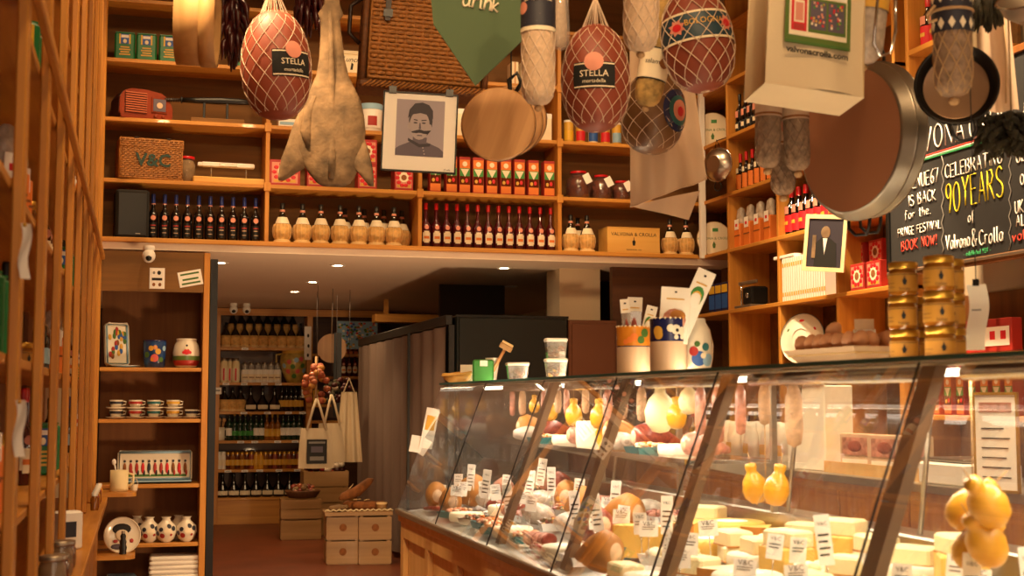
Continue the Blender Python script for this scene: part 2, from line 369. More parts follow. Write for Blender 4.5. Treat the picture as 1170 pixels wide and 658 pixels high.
# the high cupboard end beyond the hung pans
yq0, yq1 = P(1072, 30, x=3.75).y, P(1037, 30, x=3.75).y
thing('bracket_shelf', 'short pine box shelf holding red bottles, above the chalkboard', 'shelf', (0, 0, 0), [
    ('shelf', MB().cbox(3.75, 4.22, yq0, yq1, 3.05, 3.08, 'pine_y', .003)),
    ('side_panel', MB().cbox(3.75, 4.22, yq1 - .0, yq1 + .03, 2.92, 3.9, 'pine_z', .003)),
    ('back_panel', MB().box(4.2, 4.22, yq0, yq1, 3.08, 3.9, 'pine_back'))])

# ---- left shelving: tall posts, rails and a projecting counter ledge
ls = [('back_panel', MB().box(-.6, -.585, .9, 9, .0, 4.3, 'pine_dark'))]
yy = .95; posts = []
while yy < 8.99: posts.append(yy); yy += .72
for y in posts:
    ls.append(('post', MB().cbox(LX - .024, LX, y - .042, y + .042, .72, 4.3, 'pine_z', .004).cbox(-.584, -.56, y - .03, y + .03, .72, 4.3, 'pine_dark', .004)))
ls.append(('post', MB().cbox(LX - .05, LX + .002, 8.93, 9.0, .0, 4.3, 'pine_z', .004)))
for z in (1.02, 1.4, 1.78, 2.2, 2.62, 3.0, 3.4):
    ls.append(('shelf', MB().cbox(-.585, LX - .026, .9, 8.93, z - .024, z, 'pine_y', .003)))
ls.append(('rail', MB().cbox(LX + .001, LX + .022, .9, 8.93, 2.19, 2.225, 'pine_y', .004)))
ls.append(('counter_ledge', MB().cbox(-.585, -.17, .9, 8.62, .68, .715, 'pine_y', .004)))
ls.append(('base_cabinet', MB().box(-.585, -.24, .9, 8.62, 0, .68, 'pine_z')))
for i, y in enumerate(posts[:-1]):
    ls.append(('cabinet_door', MB().cbox(-.24, -.226, y + .03, y + .69, .08, .64, 'pine_z', .003)))
thing('post_shelving', 'tall pine shelving with close posts running along the aisle', 'shelving', (0, 0, 0), ls)

# ---- shelf unit standing under the overhang, beside the doorway
UX1 = P(237, 480, y=BY).x; UZ = [.39, .764, 1.18, 1.51]
us = [('back_panel', MB().box(LX + .003, UX1, 9.33, 9.35, 0, 2.26, 'veneer')),
      ('side_panel', MB().cbox(UX1 - .04, UX1, BY + .002, 9.33, 0, 2.26, 'pine_z', .003)),
      ('header', MB().box(LX + .003, UX1 - .04, BY + .01, BY + .03, 2.0, 2.26, 'pine_back')),
      ('plinth', MB().box(LX + .003, UX1 - .04, BY + .01, BY + .03, 0, .1, 'pine'))]
for z in [.1] + UZ: us.append(('shelf', MB().cbox(LX + .003, UX1 - .04, BY + .012, 9.33, z - .024, z, 'pine', .003)))
thing('display_shelves', 'open shelf unit of painted crockery beside the dark doorway', 'shelving', (0, 0, 0), us)
for k, z in enumerate((.355, .735)):
    x1 = P(156, 560, y=8.7).x
    pl = [(LX + .006, BY - .003)] + [(LX + .006, 8.66)] + [(x1 - .08 + .08 * math.sin(a), 8.74 - .08 * math.cos(a)) for a in [i * PI / 12 for i in range(7)]] + [(x1, BY - .003)]
    m = MB(); n = len(pl); m.add([(x, y, z - .024) for x, y in pl] + [(x, y, z) for x, y in pl], [tuple(range(n-1, -1, -1)), tuple(range(n, 2*n))] + [(i, (i+1) % n, n + (i+1) % n, n + i) for i in range(n)], 'pine')
    thing('corner_shelf', ('lower' if k == 0 else 'upper') + ' rounded corner shelf jutting out from the crockery unit', 'shelf', (0, 0, 0), m)
struct('trim_doorway', MB().box(UX1 + .004, UX1 + .05, BY + .0, BY + .12, 0, 2.22, 'black'))

# ---- far room shelving
FY = 14.6
fx0, fx1, fx2 = P(247, 480, y=FY).x, P(353, 480, y=FY).x, P(440, 480, y=FY).x
FZ = [round(P(300, yy_, y=FY).z, 3) for yy_ in (568, 536, 503, 470, 437, 397)]
fs = [('back_panel', MB().box(-.2, fx2, FY + .3, FY + .32, 0, 2.27, 'dark_wood')),
      ('plinth', MB().box(-.2, fx2, FY + .01, FY + .04, 0, FZ[0] - .03, 'pine')),
      ('header', MB().box(-.2, fx2, FY, FY + .03, 2.2, 2.275, 'pine'))]
for x in (fx0, fx1): fs.append(('upright', MB().cbox(x - .03, x + .03, FY - .005, FY + .3, 0, 2.2, 'pine_z', .003)))
for z in FZ: fs.append(('shelf', MB().cbox(-.2, fx1 - .03, FY, FY + .3, z - .03, z, 'pine', .003)))
for z in (FZ[5] - .06, FZ[4] + .07, FZ[3] - .1): fs.append(('shelf', MB().cbox(fx1 + .03, fx2, FY, FY + .3, z - .03, z, 'pine', .003)))
thing('bottle_shelving', 'dim pine shelving of bottles across the far end of the back room', 'shelving', (0, 0, 0), fs)
for i in range(7):
    for z in FZ[1:]:
        pass
# ---- grey curtain partition and dark green cabinet
pz = 1.3 + .6
m = MB()
def cur(u, v):
    y = 9.32 + u * 3.9; return (2.08 + .018 * math.sin(u * 60) * (1 - .3 * v), y, .05 + v * (pz - .13))
m.grid(cur, 120, 4, 'curtain')
thing('grey_curtain', 'brown grey fabric curtain hung on the partition behind the deli counter', 'curtain', (0, 0, 0), m)
pm = MB().cbox(2.075, 2.125, 9.3, 13.25, pz - .07, pz, 'black', .004)
thing('curtain_partition', 'low partition frame with black top rail carrying the grey curtain', 'partition', (0, 0, 0), [
    ('top_rail', pm), ('post', MB().box(2.1, 2.14, 9.3, 9.34, 0, pz - .07, 'black')), ('post', MB().box(2.045, 2.062, 10.52, 10.56, 0, pz - .07, 'black')),
    ('post', MB().box(2.1, 2.14, 13.2, 13.24, 0, pz - .07, 'black'))])
gx1 = P(650, 400, y=9.3).x; gx2 = P(705, 400, y=9.3).x
gf = MB().cbox(2.15, gx1 - .004, 9.3, 9.95, 0, pz, 'fridge', .01)
thing('tall_cabinet', 'tall dark green cabinet standing behind the counter, beside the curtain', 'cabinet', (0, 0, 0), [
    ('body', gf), ('door', MB().cbox(2.17, gx1 - .02, 9.282, 9.299, .1, pz - .02, 'fridge', .004)), ('top_trim', MB().box(2.15, gx1 - .004, 9.29, 9.3, pz - .012, pz + .004, 'iron'))])
thing('brown_cabinet', 'plain brown wooden cabinet next to the dark green cabinet', 'cabinet', (0, 0, 0), [
    ('body', MB().cbox(gx1, gx2, 9.3, 9.58, 0, pz - .02, 'walnut', .006)), ('door', MB().cbox(gx1 + .02, gx2 - .02, 9.283, 9.299, .1, pz - .05, 'walnut', .003))])
thing('light_shelf', 'pale timber beam under the low ceiling behind the top of the curtain', 'beam', (0, 0, 0), MB().cbox(2.2, 3.0, 13.0, 13.2, 2.06, 2.14, 'pine', .004).box(2.3, 2.34, 13.05, 13.1, 2.14, 2.286, 'pine').box(2.9, 2.94, 13.05, 13.1, 2.14, 2.286, 'pine'))

# ---- downlights under the soffit
for i, (px, py) in enumerate(((252, 300), (386, 303), (357, 322), (337, 333), (576, 306), (583, 327), (640, 318))):
    p = P(px, py, z=2.284)
    ring = MB().lathe([(.055, -.006), (.06, 0), (.04, .001), (.036, -.004)], 'white', 20, caps=False)
    lens = MB().lathe([(.0001, -.001), (.036, -.001)], 'lamp_glow', 20, caps=False)
    nm = ['beside the crockery unit', 'nearest the big fish', 'behind the one over the doorway', 'deepest over the back room floor', 'above the dark green cabinet', 'second above the dark green cabinet', 'third, in the dark part of the overhang'][i]
    if i < 5:
        thing('ceiling_downlight', 'small round recessed downlight in the white soffit, ' + nm, 'ceiling light', (p.x, p.y, 2.284), [('trim_ring', ring), ('lens', lens)])
        spot((p.x, p.y, 2.26), (p.x, p.y, 0), 26, 100, (1, .66, .36), .03)
    else:
        thing('ceiling_downlight', 'small unlit recessed downlight, ' + nm, 'ceiling light', (p.x, p.y, 2.284), [('trim_ring', ring), ('lens', MB().lathe([(.0001, -.001), (.036, -.001)], 'chrome', 20, caps=False))])
area((1.4, 12.5, 2.26), (1.4, 12.9, 0), 26, 1.4, 1.4)
# dome cameras
def dome(px, py, yy, label):
    p = P(px, py, y=yy)
    thing('security_camera', label, 'security camera', (p.x, p.y, 2.2845), [
        ('mount', MB().lathe([(.035, 0), (.04, -.02), (.03, -.035)][::-1], 'white', 18)),
        ('housing', MB().ell((0, -.01, -.065), (.042, .042, .045), 'white')),
        ('lens', MB().ell((0, -.035, -.08), (.021, .02, .021), 'black'))])
dome(170, 290, 8.9, 'white dome security camera above the crockery unit')
dome(267, 341, 14.0, 'white dome camera at the far end of the soffit, nearer the doorway edge')
dome(282, 341, 14.0, 'white dome camera at the far end of the soffit, second from the doorway edge')

# ================================================================== DISPLAY CASE
Y0, Y1 = .6, 7.12; ZT = 1.385; ZF = .715
yp = [P(px, py, x=XT).y for px, py in ((622, 436), (705, 430), (820, 420), (1050, 404))]
seams = [Y1] + [yp[0] + (Y1 - yp[0]) / 2] + yp + [yp[3] - .95]
dk = []
base = MB().box(XF + .045, 2.32, Y0, Y1 - .02, .0, ZF - .045, 'oak')
dk.append(('base_cabinet', base))
dk.append(('top_board', MB().cbox(XF + .005, 2.32, Y0, Y1, ZF - .05, ZF - .012, 'oak', .005)))
# framed wooden front panels
y = Y1 - .02; i = 0
fr = MB().box(XF + .018, XF + .044, Y0, Y1 - .02, ZF - .13, ZF - .051, 'oak').box(XF + .018, XF + .044, Y0, Y1 - .02, .02, .12, 'oak')
while y > Y0: fr.box(XF + .018, XF + .044, y - .07, y, .12, ZF - .13, 'oak'); y -= .62
dk.append(('panel_frame', fr))
# end of the base
dk.append(('end_panel', MB().cbox(XF + .02, 2.3, Y1 - .02, Y1 - .001, 0, ZF - .05, 'oak', .003)))
dk.append(('foot_rail', MB().cbox(XF - .012, XF + .03, Y0, Y1 + .005, ZF - .014, ZF + .016, 'brushed', .005)))
dk.append(('deck', MB().add([(XF + .03, Y0, ZF + .0), (XF + .03, Y1 - .01, ZF + .0), (2.2, Y1 - .01, ZF + .1), (2.2, Y0, ZF + .1)], [(0, 3, 2, 1)], 'tray').box(XF + .03, 2.2, Y0, Y1 - .01, ZF - .012, ZF - .002, 'brushed')))
dk.append(('back_ledge', MB().cbox(2.16, 2.3, Y0, Y1 - .01, .80, .91, 'steel', .006)))
sl = Vector((XT - XF, 0, ZT - ZF)); 
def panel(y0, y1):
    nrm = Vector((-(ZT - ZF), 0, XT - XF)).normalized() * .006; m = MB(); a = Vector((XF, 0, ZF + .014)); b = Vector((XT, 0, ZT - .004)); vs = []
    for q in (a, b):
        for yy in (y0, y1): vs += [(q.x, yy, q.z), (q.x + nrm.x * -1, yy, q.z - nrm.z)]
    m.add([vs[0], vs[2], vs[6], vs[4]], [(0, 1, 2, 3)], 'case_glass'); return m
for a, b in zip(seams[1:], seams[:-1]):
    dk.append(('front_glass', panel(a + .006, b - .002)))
for s_ in seams[1:]:
    g = MB(); g.tube([(XF + .002, s_ + .002, ZF + .016), (XT + .002, s_ + .002, ZT - .006)], .0035, 'black', 6); dk.append(('glass_seam', g))
for s_ in seams[2:]:
    a = Vector((XF + .05, 0, ZF + .02)); b = Vector((XT + .04, 0, ZT - .012)); m = MB()
    ox = .028
    m.add([(a.x, s_ - .0, a.z), (a.x, s_ + .055, a.z), (b.x, s_ + .055, b.z), (b.x, s_, b.z), (a.x + ox, s_, a.z), (a.x + ox, s_ + .055, a.z), (b.x + ox, s_ + .055, b.z), (b.x + ox, s_, b.z)],
          [(0, 3, 2, 1), (4, 5, 6, 7), (0, 4, 7, 3), (1, 2, 6, 5), (3, 7, 6, 2), (0, 1, 5, 4)], 'bronze')
    dk.append(('glass_strut', m))
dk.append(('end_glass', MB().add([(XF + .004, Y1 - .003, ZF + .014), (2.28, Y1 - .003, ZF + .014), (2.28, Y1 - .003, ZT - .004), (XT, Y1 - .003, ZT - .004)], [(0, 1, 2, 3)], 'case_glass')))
dk.append(('top_glass', MB().cbox(XT - .012, 2.32, Y0, Y1 + .006, ZT - .003, ZT + .007, 'clear_glass', .001).box(XT - .0135, XT - .012, Y0, Y1 + .006, ZT - .003, ZT + .007, 'teal')))
tb = MB()
for a, b in zip(seams[2:], seams[1:-1]):
    tb.tube([(XT + .09, a + .1, ZT - .028), (XT + .09, b - .03, ZT - .028)], .017, 'chrome', 10)
dk.append(('top_rail', MB().cbox(XT + .055, XT + .125, Y0, Y1 - .01, ZT - .012, ZT - .0035, 'brushed', .002).merge(tb)))
dk.append(('light_tube', MB().tube([(XT + .2, Y0 + .1, ZT - .022), (XT + .2, Y1 - .15, ZT - .022)], .009, 'tube_glow', 8)))
dk.append(('mid_shelf', MB().cbox(1.82, 2.16, seams[3], Y1 - .04, 1.085, 1.094, 'clear_glass', .001).box(1.815, 1.825, seams[3], Y1 - .04, 1.08, 1.098, 'chrome')))
for s_ in seams[1:-1]:
    if s_ < seams[3] - .01: continue
    sr = MB()
    sr.box(2.14, 2.16, s_ - .01, s_ + .01, .91, ZT - .012, 'brushed').add([(1.83, s_ - .006, 1.08), (2.14, s_ - .006, 1.08), (2.14, s_ - .006, 1.02), (1.83, s_ + .006, 1.08), (2.14, s_ + .006, 1.08), (2.14, s_ + .006, 1.02)], [(0, 1, 2), (3, 5, 4), (0, 3, 4, 1), (1, 4, 5, 2), (2, 5, 3, 0)], 'brushed')
    dk.append(('shelf_bracket', sr))
bs = []
for a, b in zip(seams[1:], seams[:-1]):
    dk.append(('back_glass', MB().add([(2.2, a + .004, .912), (2.2, b - .004, .912), (2.26, b - .004, ZT - .006), (2.26, a + .004, ZT - .006)], [(0, 1, 2, 3)], 'clear_glass')))
    dk.append(('back_post', MB().tube([(2.2, a, .90), (2.26, a, ZT - .004)], .009, 'brushed', 6)))
thing('deli_counter', 'long sloping glass deli display case on an oak base', 'display case', (0, 0, 0), dk)
# worktop and cupboards on the wall behind the counter
wk = [('worktop', MB().cbox(3.45, 4.23, 1.0, 9.3, .88, .92, 'brushed', .004)), ('cupboard', MB().box(3.5, 4.22, 1.0, 9.3, 0, .88, 'pine_z'))]
for k in range(12):
    wk.append(('cupboard_door', MB().cbox(3.484, 3.499, 1.05 + k * .66, 1.05 + k * .66 + .63, .08, .84, 'pine_z', .003)))
thing('back_worktop', 'metal worktop on pine cupboards along the wall behind the deli counter', 'worktop', (0, 0, 0), wk)
thing('low_shelving', 'pine shelf board with uprights over the worktop, under the chalkboard', 'shelving', (0, 0, 0), [
    ('shelf', MB().cbox(3.86, 4.22, 1.0, ry[3] - .06, 1.2, 1.226, 'pine_y', .003)), ('shelf', MB().cbox(3.86, 4.22, 1.0, ry[3] - .06, 1.5, 1.526, 'pine_y', .003)),
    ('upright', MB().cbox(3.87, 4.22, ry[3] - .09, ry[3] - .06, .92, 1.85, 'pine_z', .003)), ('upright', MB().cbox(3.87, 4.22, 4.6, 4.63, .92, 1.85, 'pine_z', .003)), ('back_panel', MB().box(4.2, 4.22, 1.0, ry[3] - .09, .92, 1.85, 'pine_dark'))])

def disc_on(prof, zc, ac, rad, m, off):
    o = MB(); vs = [(0, 0)] ; 
    def pt(u, v):
        z = zc + v; r = interp(prof, z) + off; a = ac + u / r; return (r * math.sin(a), -r * math.cos(a), z)
    pts = [pt(0, 0)]
    for ring in (.5, 1):
        for k in range(20): t = 2 * PI * k / 20; pts.append(pt(rad * ring * math.cos(t), rad * ring * math.sin(t)))
    fs = [(0, 1 + k, 1 + (k+1) % 20) for k in range(20)] + [(1 + k, 21 + k, 21 + (k+1) % 20, 1 + (k+1) % 20) for k in range(20)]
    return o.add(pts, fs, m, True)

# ================================================================== BOTTLES, JARS AND BOXES (kinds)
def bottle(r, h, body, cap, neck=.32, capm_h=.03, seg=16, base='lathe'):
    sh_ = h * (1 - neck); b = MB().lathe([(r * .9, 0), (r, .006), (r, sh_ - r * .9), (r * .85, sh_ - r * .4), (r * .42, sh_ + r * .35), (r * .34, sh_ + r * .8), (r * .34, h - capm_h)], body, seg)
    c = MB().lathe([(r * .37, h - capm_h - .012), (r * .39, h - .008), (r * .33, h), (.0005, h)], cap, 12)
    return b, c
b1, c1 = bottle(.033, .31, 'dark_glass', 'blue_cap', .36, .05)
lab1 = MB().arc(.033, .03, .118, -.9, .9, 'black').merge(disc_on([(.033, 0), (.033, .3)], .15, 0, .017, 'peach', .0025)).merge(MB().arc(.033, .095, .103, -.5, .5, 'pinkred', off=.0025)).merge(MB().arc(.033, .078, .084, -.4, .4, 'linen', off=.0025)).merge(MB().arc(.033, .05, .054, -.4, .4, 'linen', off=.0025))
ring1 = MB().lathe([(.0145, .24), (.0145, .247)], 'peach', 12, caps=False)
P_AMARO = proto(('glass_body', b1), ('cap', c1), ('paper_label', lab1), ('neck_band', ring1))
b2, c2 = bottle(.036, .32, 'red_drink', 'red_cap', .42, .035)
lab2 = MB().arc(.036, .05, .112, -.75, .75, 'cream').merge(MB().arc(.036, .04, .122, -.5, .5, 'cream')).merge(MB().arc(.036, .068, .086, -.5, .5, 'orange_label', off=.0026)).merge(disc_on([(.036, 0), (.036, .3)], .148, 0, .016, 'peach', .0025))
P_REDBOT = proto(('glass_body', b2), ('cap', c2), ('paper_label', lab2))
# straw flask
fb = MB().lathe([(.045, .0), (.058, .004), (.058, .022), (.047, .030), (.058, .05), (.064, .085), (.062, .115), (.054, .137), (.05, .138)], 'straw', 20)
fbase = MB().lathe([(.0595, .001), (.0605, .012), (.056, .025), (.0475, .030)], 'straw_base', 20, caps=False)
ribs = MB()
for k in range(14):
    a = 2 * PI * k / 14; ribs.tube([((r + .001) * math.cos(a), (r + .001) * math.sin(a), z) for r, z in ((.0475, .031), (.058, .05), (.0642, .085), (.0622, .115), (.0545, .137))], .0016, 'straw_base', 4)
fg = MB().lathe([(.052, .134), (.046, .155), (.034, .182), (.018, .21), (.0145, .235), (.014, .27)], 'wine_glass', 18)
fcap = MB().lathe([(.016, .238), (.017, .283), (.0005, .285)], 'black', 12)
fseal = MB().lathe([(.0165, .222), (.019, .229), (.0165, .237)], 'peach', 12, caps=False).lathe([(.0155, .215), (.0165, .238)], 'cream', 12, caps=False)
flab = MB().arc(0, .139, .185, -1.15, 1.15, 'cream', 12, prof=[(.052, .134), (.046, .155), (.034, .182), (.03, .19)], nz=4, off=.002)
P_FLASK = proto(('straw_jacket', fb, None, [('straw_base', fbase), ('straw_rib', ribs)]), ('glass_neck', fg), ('cap', fcap), ('seal', fseal), ('paper_label', flab))
P_FLASK_S = proto(('straw_jacket', fb.__class__().merge(fb).merge(fbase)), ('glass_neck', MB().merge(fg)), ('cap', MB().merge(fcap)))
def hbox(wd, dp, ht, m, c=.002): return MB().cbox(-wd/2, wd/2, -dp/2, dp/2, 0, ht, m, c)
def onshelf(name, label, cat, px, z, pr, y=BY + .1, rz=0, group=None, scale=None, dx=0):
    p = P(px, 250, y=y); return thing(name, label, cat, (p.x + dx, y, z), pr, (0, 0, rz), group, scale)

# ---- bottom row above the opening (z = ZS[2])
z4 = ZS[2]
for i in range(10):
    onshelf('liqueur_bottle', 'dark blue-capped bottle with round pink label, %s from the black speaker' % od(i), 'bottle', 175 + i * 13.0, z4, P_AMARO, group='blue-capped liqueur bottles')
sp = MB().cbox(-.105, .105, -.1, .1, 0, .32, 'blackmat', .012)
onshelf('loudspeaker', 'black loudspeaker at the end of the lowest shelf over the opening', 'speaker', 150, z4, [
    ('housing', sp), ('grille', MB().cbox(-.09, .09, -.106, -.1, .02, .3, 'black', .003)), ('maker_badge', MB().box(.02, .05, -.1075, -.106, .03, .036, 'brushed'))], rz=.08)
for i, px in enumerate((322.5, 345.5, 366.5, 388.5, 410, 430, 450)):
    onshelf('chianti_flask', 'straw-covered wine flask in the front row, %s from the speaker side of its shelf bay' % od(i), 'wine flask', px, z4, P_FLASK, group='straw wine flasks', y=BY + .075, scale=.98)
for i, px in enumerate((394, 416, 438.5, 459)):
    onshelf('chianti_flask', 'straw wine flask standing behind the front row, %s from the fish' % od(i), 'wine flask', px, z4, P_FLASK, group='straw wine flasks', y=BY + .22, scale=.98)
for i in range(13):
    onshelf('aperitif_bottle', 'red-capped bottle of red drink with cream label, %s from the straw flasks' % od(i), 'bottle', 486.5 + i * 11.87, z4, P_REDBOT, y=BY + .09, group='red-capped bottles in one row')
for i, (px, yy, nm) in enumerate(((652, .07, 'straw wine flask nearest the red-capped bottles, front'), (670.5, .07, 'straw wine flask right beside the branded wooden box'), (660, .21, 'straw wine flask half hidden between two others near the wooden box'), (765, .09, 'straw wine flask just past the wooden box, below the linen cloth'), (783.5, .09, 'straw wine flask beside the white corner post'))):
    onshelf('chianti_flask', nm.replace('right beside', 'beside'), 'wine flask', px, z4, P_FLASK, y=BY + yy, group='straw wine flasks', scale=.96)
wb = MB().cbox(-.2, .2, -.1, .1, 0, .185, 'box_wood', .003)
tx = MB().merge(text_mb('VALVONA & CROLLA', .036, 'ink'), TR(0, -.1015, .14)).merge(text_mb('EDINBURGH  1934', .014, 'ink'), TR(0, -.1015, .03))
tx.prism([(-.008, .06), (.008, .06), (.013, .09), (.003, .1), (.002, .12), (-.002, .12), (-.003, .1), (-.013, .09)], -.1015, -.1012, 'ink')
onshelf('wooden_box', 'pale wooden wine box with printed lettering standing between straw flasks', 'box', 718.5, z4, [('box_body', wb), ('lid', MB().box(-.2, .2, -.1, .1, .186, .192, 'box_wood')), ('printed_lettering', tx)], y=BY + .115)

# ---- second row (z = ZS[3])
z3 = ZS[3]
def weave(wd, ht, nx, nz, m='wicker', r=.004, amp=.004):
    o = MB()
    for k in range(nz):
        z = (k + .5) * ht / nz; n = nx * 2
        o.tube([(-wd/2 + wd * i / n, -amp * math.cos(PI * i / 1 + PI * k) , z) for i in range(n + 1)], r, m, 5)
    for k in range(nx + 1):
        x = -wd/2 + wd * k / nx; o.tube([(x, 0, 0), (x, 0, ht)], r * .8, m, 4)
    return o
hw, hh, hd = .40, .27, .2
hb = MB().cbox(-hw/2, hw/2, -hd/2, hd/2, .005, hh * .78, 'wicker', .008).merge(weave(hw - .01, hh * .76, 13, 17, r=.0062), TR(0, -hd/2, .005))
hb.merge(weave(hd - .01, hh * .76, 6, 17, r=.0062), TR(-hw/2, 0, .005) @ RZ(-PI/2))
hl = MB().cbox(-hw/2 - .004, hw/2 + .004, -hd/2 - .004, hd/2 + .004, hh * .79, hh, 'wicker', .01).merge(weave(hw, hh * .2, 13, 4, r=.0065), TR(0, -hd/2 - .004, hh * .79))
hr = MB()
for z in (.01, hh * .78, hh - .006): hr.tube([(-hw/2, -hd/2, z), (hw/2, -hd/2, z), (hw/2, hd/2, z), (-hw/2, hd/2, z)], .008, 'wicker', 6, closed=True)
onshelf('wicker_hamper', 'small wicker hamper with dark V&C letters beside the red-lidded jar', 'hamper', 169.5, z3, [
    ('basket_body', hb), ('lid', hl), ('rim', hr), ('lettering', MB().merge(text_mb('V&C', .115, 'deep_green', bold=.003), TR(.01, -hd/2 - .0125, .125))),
    ('strap', MB().box(-.11, -.085, -hd/2 - .013, hd/2, hh + .001, hh + .008, 'leather')), ('strap', MB().box(.095, .12, -hd/2 - .013, hd/2, hh + .001, hh + .008, 'leather'))], y=BY + .115, rz=.12)
def jar(r, h, content, lid, lr=.8, belly=1.0, lh=.018, fill=.85):
    prof = [(r * .82, 0), (r * .98, .008), (r * belly, h * .4), (r * .98, h * .68), (r * lr, h * .84), (r * lr, h - lh)]
    inner = MB().lathe([(a * .97, z) for a, z in prof[:-2]] + [(r * lr * .9, h * fill)], content, 18)
    lidm = MB().lathe([(r * lr * 1.06, h - lh), (r * lr * 1.1, h - lh * .8), (r * lr * 1.08, h - .002), (r * lr * .9, h), (.0005, h)], lid, 20)
    return inner, MB().lathe(prof, 'clear_glass', 18, caps=False), lidm
j = jar(.06, .18, 'potato', 'red_cap')
onshelf('preserve_jar', 'glass jar with red lid between the wicker hamper and the board', 'jar', 212, z3, [('contents', j[0]), ('glass_wall', j[1]), ('lid', j[2])], y=BY + .12)
brd = MB().cbox(-.235, .235, -.09, .09, 0, .042, 'box_wood', .006)
slc = MB().cbox(-.175, .175, -.02, .02, .12, .152, 'white', .006).cbox(-.06, .06, -.026, -.02, .125, .145, 'steel', .002)
pst = lambda x: MB().tube([(x, 0, .042), (x, 0, .122)], .005, 'steel', 8)
onshelf('slicing_board', 'wooden slicing board with a raised metal bar on two pins', 'slicing board', 259.5, z3, [('board_base', brd), ('metal_bar', slc), ('pin', pst(-.11)), ('pin', pst(.12)), ('back_grip', MB().cbox(-.2, -.17, -.02, .02, .122, .148, 'white', .004))], y=BY + .13, rz=.05)
def cake_box(wd, ht, dp=.14, col='pinkred'):
    b = hbox(wd, dp, ht, col, .002); f = MB().box(-wd*.42, wd*.42, -dp/2 - .001, -dp/2, ht*.1, ht*.9, 'peach')
    art = MB().lathe([(.0005, 0), (min(wd, ht)*.27, .0008)], 'cream', 16, M=TR(0, -dp/2 - .0022, ht*.55) @ RX(-PI/2), caps=False)
    for q in range(10): art.ell((wd * .34 * math.cos(q * .63), -dp/2 - .002, ht * .52 + ht * .32 * math.sin(q * .63)), (.016, .001, .013), 'red_label', 8, 5)
    art.lathe([(.0005, 0), (min(wd, ht)*.15, .0004)], 'brown_bread', 12, M=TR(0, -dp/2 - .0032, ht*.53) @ RX(-PI/2), caps=False)
    art.box(-wd*.36, wd*.36, -dp/2 - .002, -dp/2 - .001, ht*.13, ht*.23, 'gold_label')
    return proto(('carton', b), ('front_panel', f), ('front_print', art))
P_C1 = cake_box(.205, .175); P_C2 = cake_box(.13, .17)
rb = [(323.5, z3, P_C1, 'beside the shelf upright near the slicing board'), (360, z3, P_C2, 'half hidden behind the hanging fish, upright side'), (417.5, z3, P_C2, 'lower of two stacked between fish and portrait'), (417.5, z3 + .171, P_C2, 'upper of two stacked between fish and portrait'), (459, z3, P_C2, 'showing below the framed portrait'), (384, z3, P_C2, 'fully behind the hanging fish')]
for px, z, pr, nm in rb[:5]:
    onshelf('cake_box', 'red patterned cake box, ' + nm, 'box', px, z, pr, y=BY + .1, group='red cake boxes')
cb = hbox(.078, .078, .255, 'pinkred', .002); cf = MB().box(-.036, .036, -.0402, -.039, .01, .06, 'orange_label').box(-.036, .036, -.0402, -.039, .06, .12, 'brown_fruit').box(-.036, .036, -.0402, -.039, .12, .175, 'green')
cf.prism([(-.03, .17), (.0, .115), (.03, .17)], -.0412, -.0402, 'cream').box(-.036, .036, -.0402, -.039, .175, .235, 'orange_label').ell((0, -.0395, .205), (.019, .002, .019), 'cream').ell((-.015, -.0395, .085), (.012, .002, .014), 'gold_label').ell((.012, -.0395, .09), (.012, .002, .016), 'red_label')
P_CART = proto(('carton', cb), ('printed_front', cf))
for i, px in enumerate((496, 514.5, 529.5, 545, 560.5, 576.5, 592, 608, 626)):
    onshelf('juice_carton', 'tall red and green printed carton, %s from the framed portrait' % od(i), 'carton', px, z3, P_CART, y=BY + .07, group='tall printed cartons')
for i, (px, r, h, t) in enumerate(((661, .09, .205, 'largest fruit jar, next to the shelf upright'), (687, .078, .185, 'middle fruit jar, with a tilted tag'), (710, .068, .15, 'smallest fruit jar, beside the linen cloth'))):
    j = jar(r, h, 'brown_fruit', 'red_cap', .6, 1.04)
    onshelf('fruit_jar', 'glass jar of dark preserved fruit, red lid; ' + t, 'jar', px, z3, [('contents', j[0]), ('glass_wall', j[1]), ('lid', j[2]), ('hang_tag', MB().box(-.022, .03, 0, .001, -.035, .035, 'card', TR(r*.35, -r*1.1, h*.68) @ RY(-.5)))], y=BY + .12)

# ---- third row (z = ZS[4])
z2 = ZS[4]
rad = MB()
def rprof(t, k):  # rounded radio front outline
    pts = [(-.16, 0), (.16, 0), (.175, .03), (.175, .09), (.15, .15), (.1, .185), (.0, .2), (-.1, .2), (-.15, .18), (-.175, .14), (-.178, .04)]
    return [(x * k, z) for x, z in pts]
body = MB().prism(rprof(0, 1), -.09, .1, 'bakelite_dark').prism([(x * .99, .003 + z * .98) for x, z in rprof(0, 1)], -.112, -.09, 'bakelite')
gr = MB()
for k in range(9): gr.box(-.14, .0, -.124, -.112, .042 + k * .0155, .05 + k * .0155, 'bakelite_light')
gr.box(-.142, .002, -.1135, -.112, .04, .178, 'bakelite_dark')
onshelf('table_radio', 'old red-brown rounded table radio on the shelf by the long knife', 'radio', 159, z2, [
    ('housing', body), ('speaker_grille', gr), ('tuning_dial', MB().cbox(.03, .135, -.12, -.112, .05, .155, 'bakelite', .004), None, [('dial_face', MB().box(.042, .124, -.1235, -.1205, .062, .143, 'photo_mid').lathe([(.001, 0), (.02, .003)], 'linen', 16, M=TR(.083, -.124, .1) @ RX(PI/2)))]),
    ('knob', MB().lathe([(.012, 0), (.011, .012), (.001, .013)], 'bakelite', 12, M=TR(.06, -.113, .028) @ RX(PI/2))), ('knob', MB().lathe([(.012, 0), (.011, .012), (.001, .013)], 'bakelite', 12, M=TR(.11, -.113, .028) @ RX(PI/2))),
    ('foot_band', MB().box(-.165, .165, -.116, -.09, .002, .014, 'bakelite'))], y=BY + .15, rz=.28)
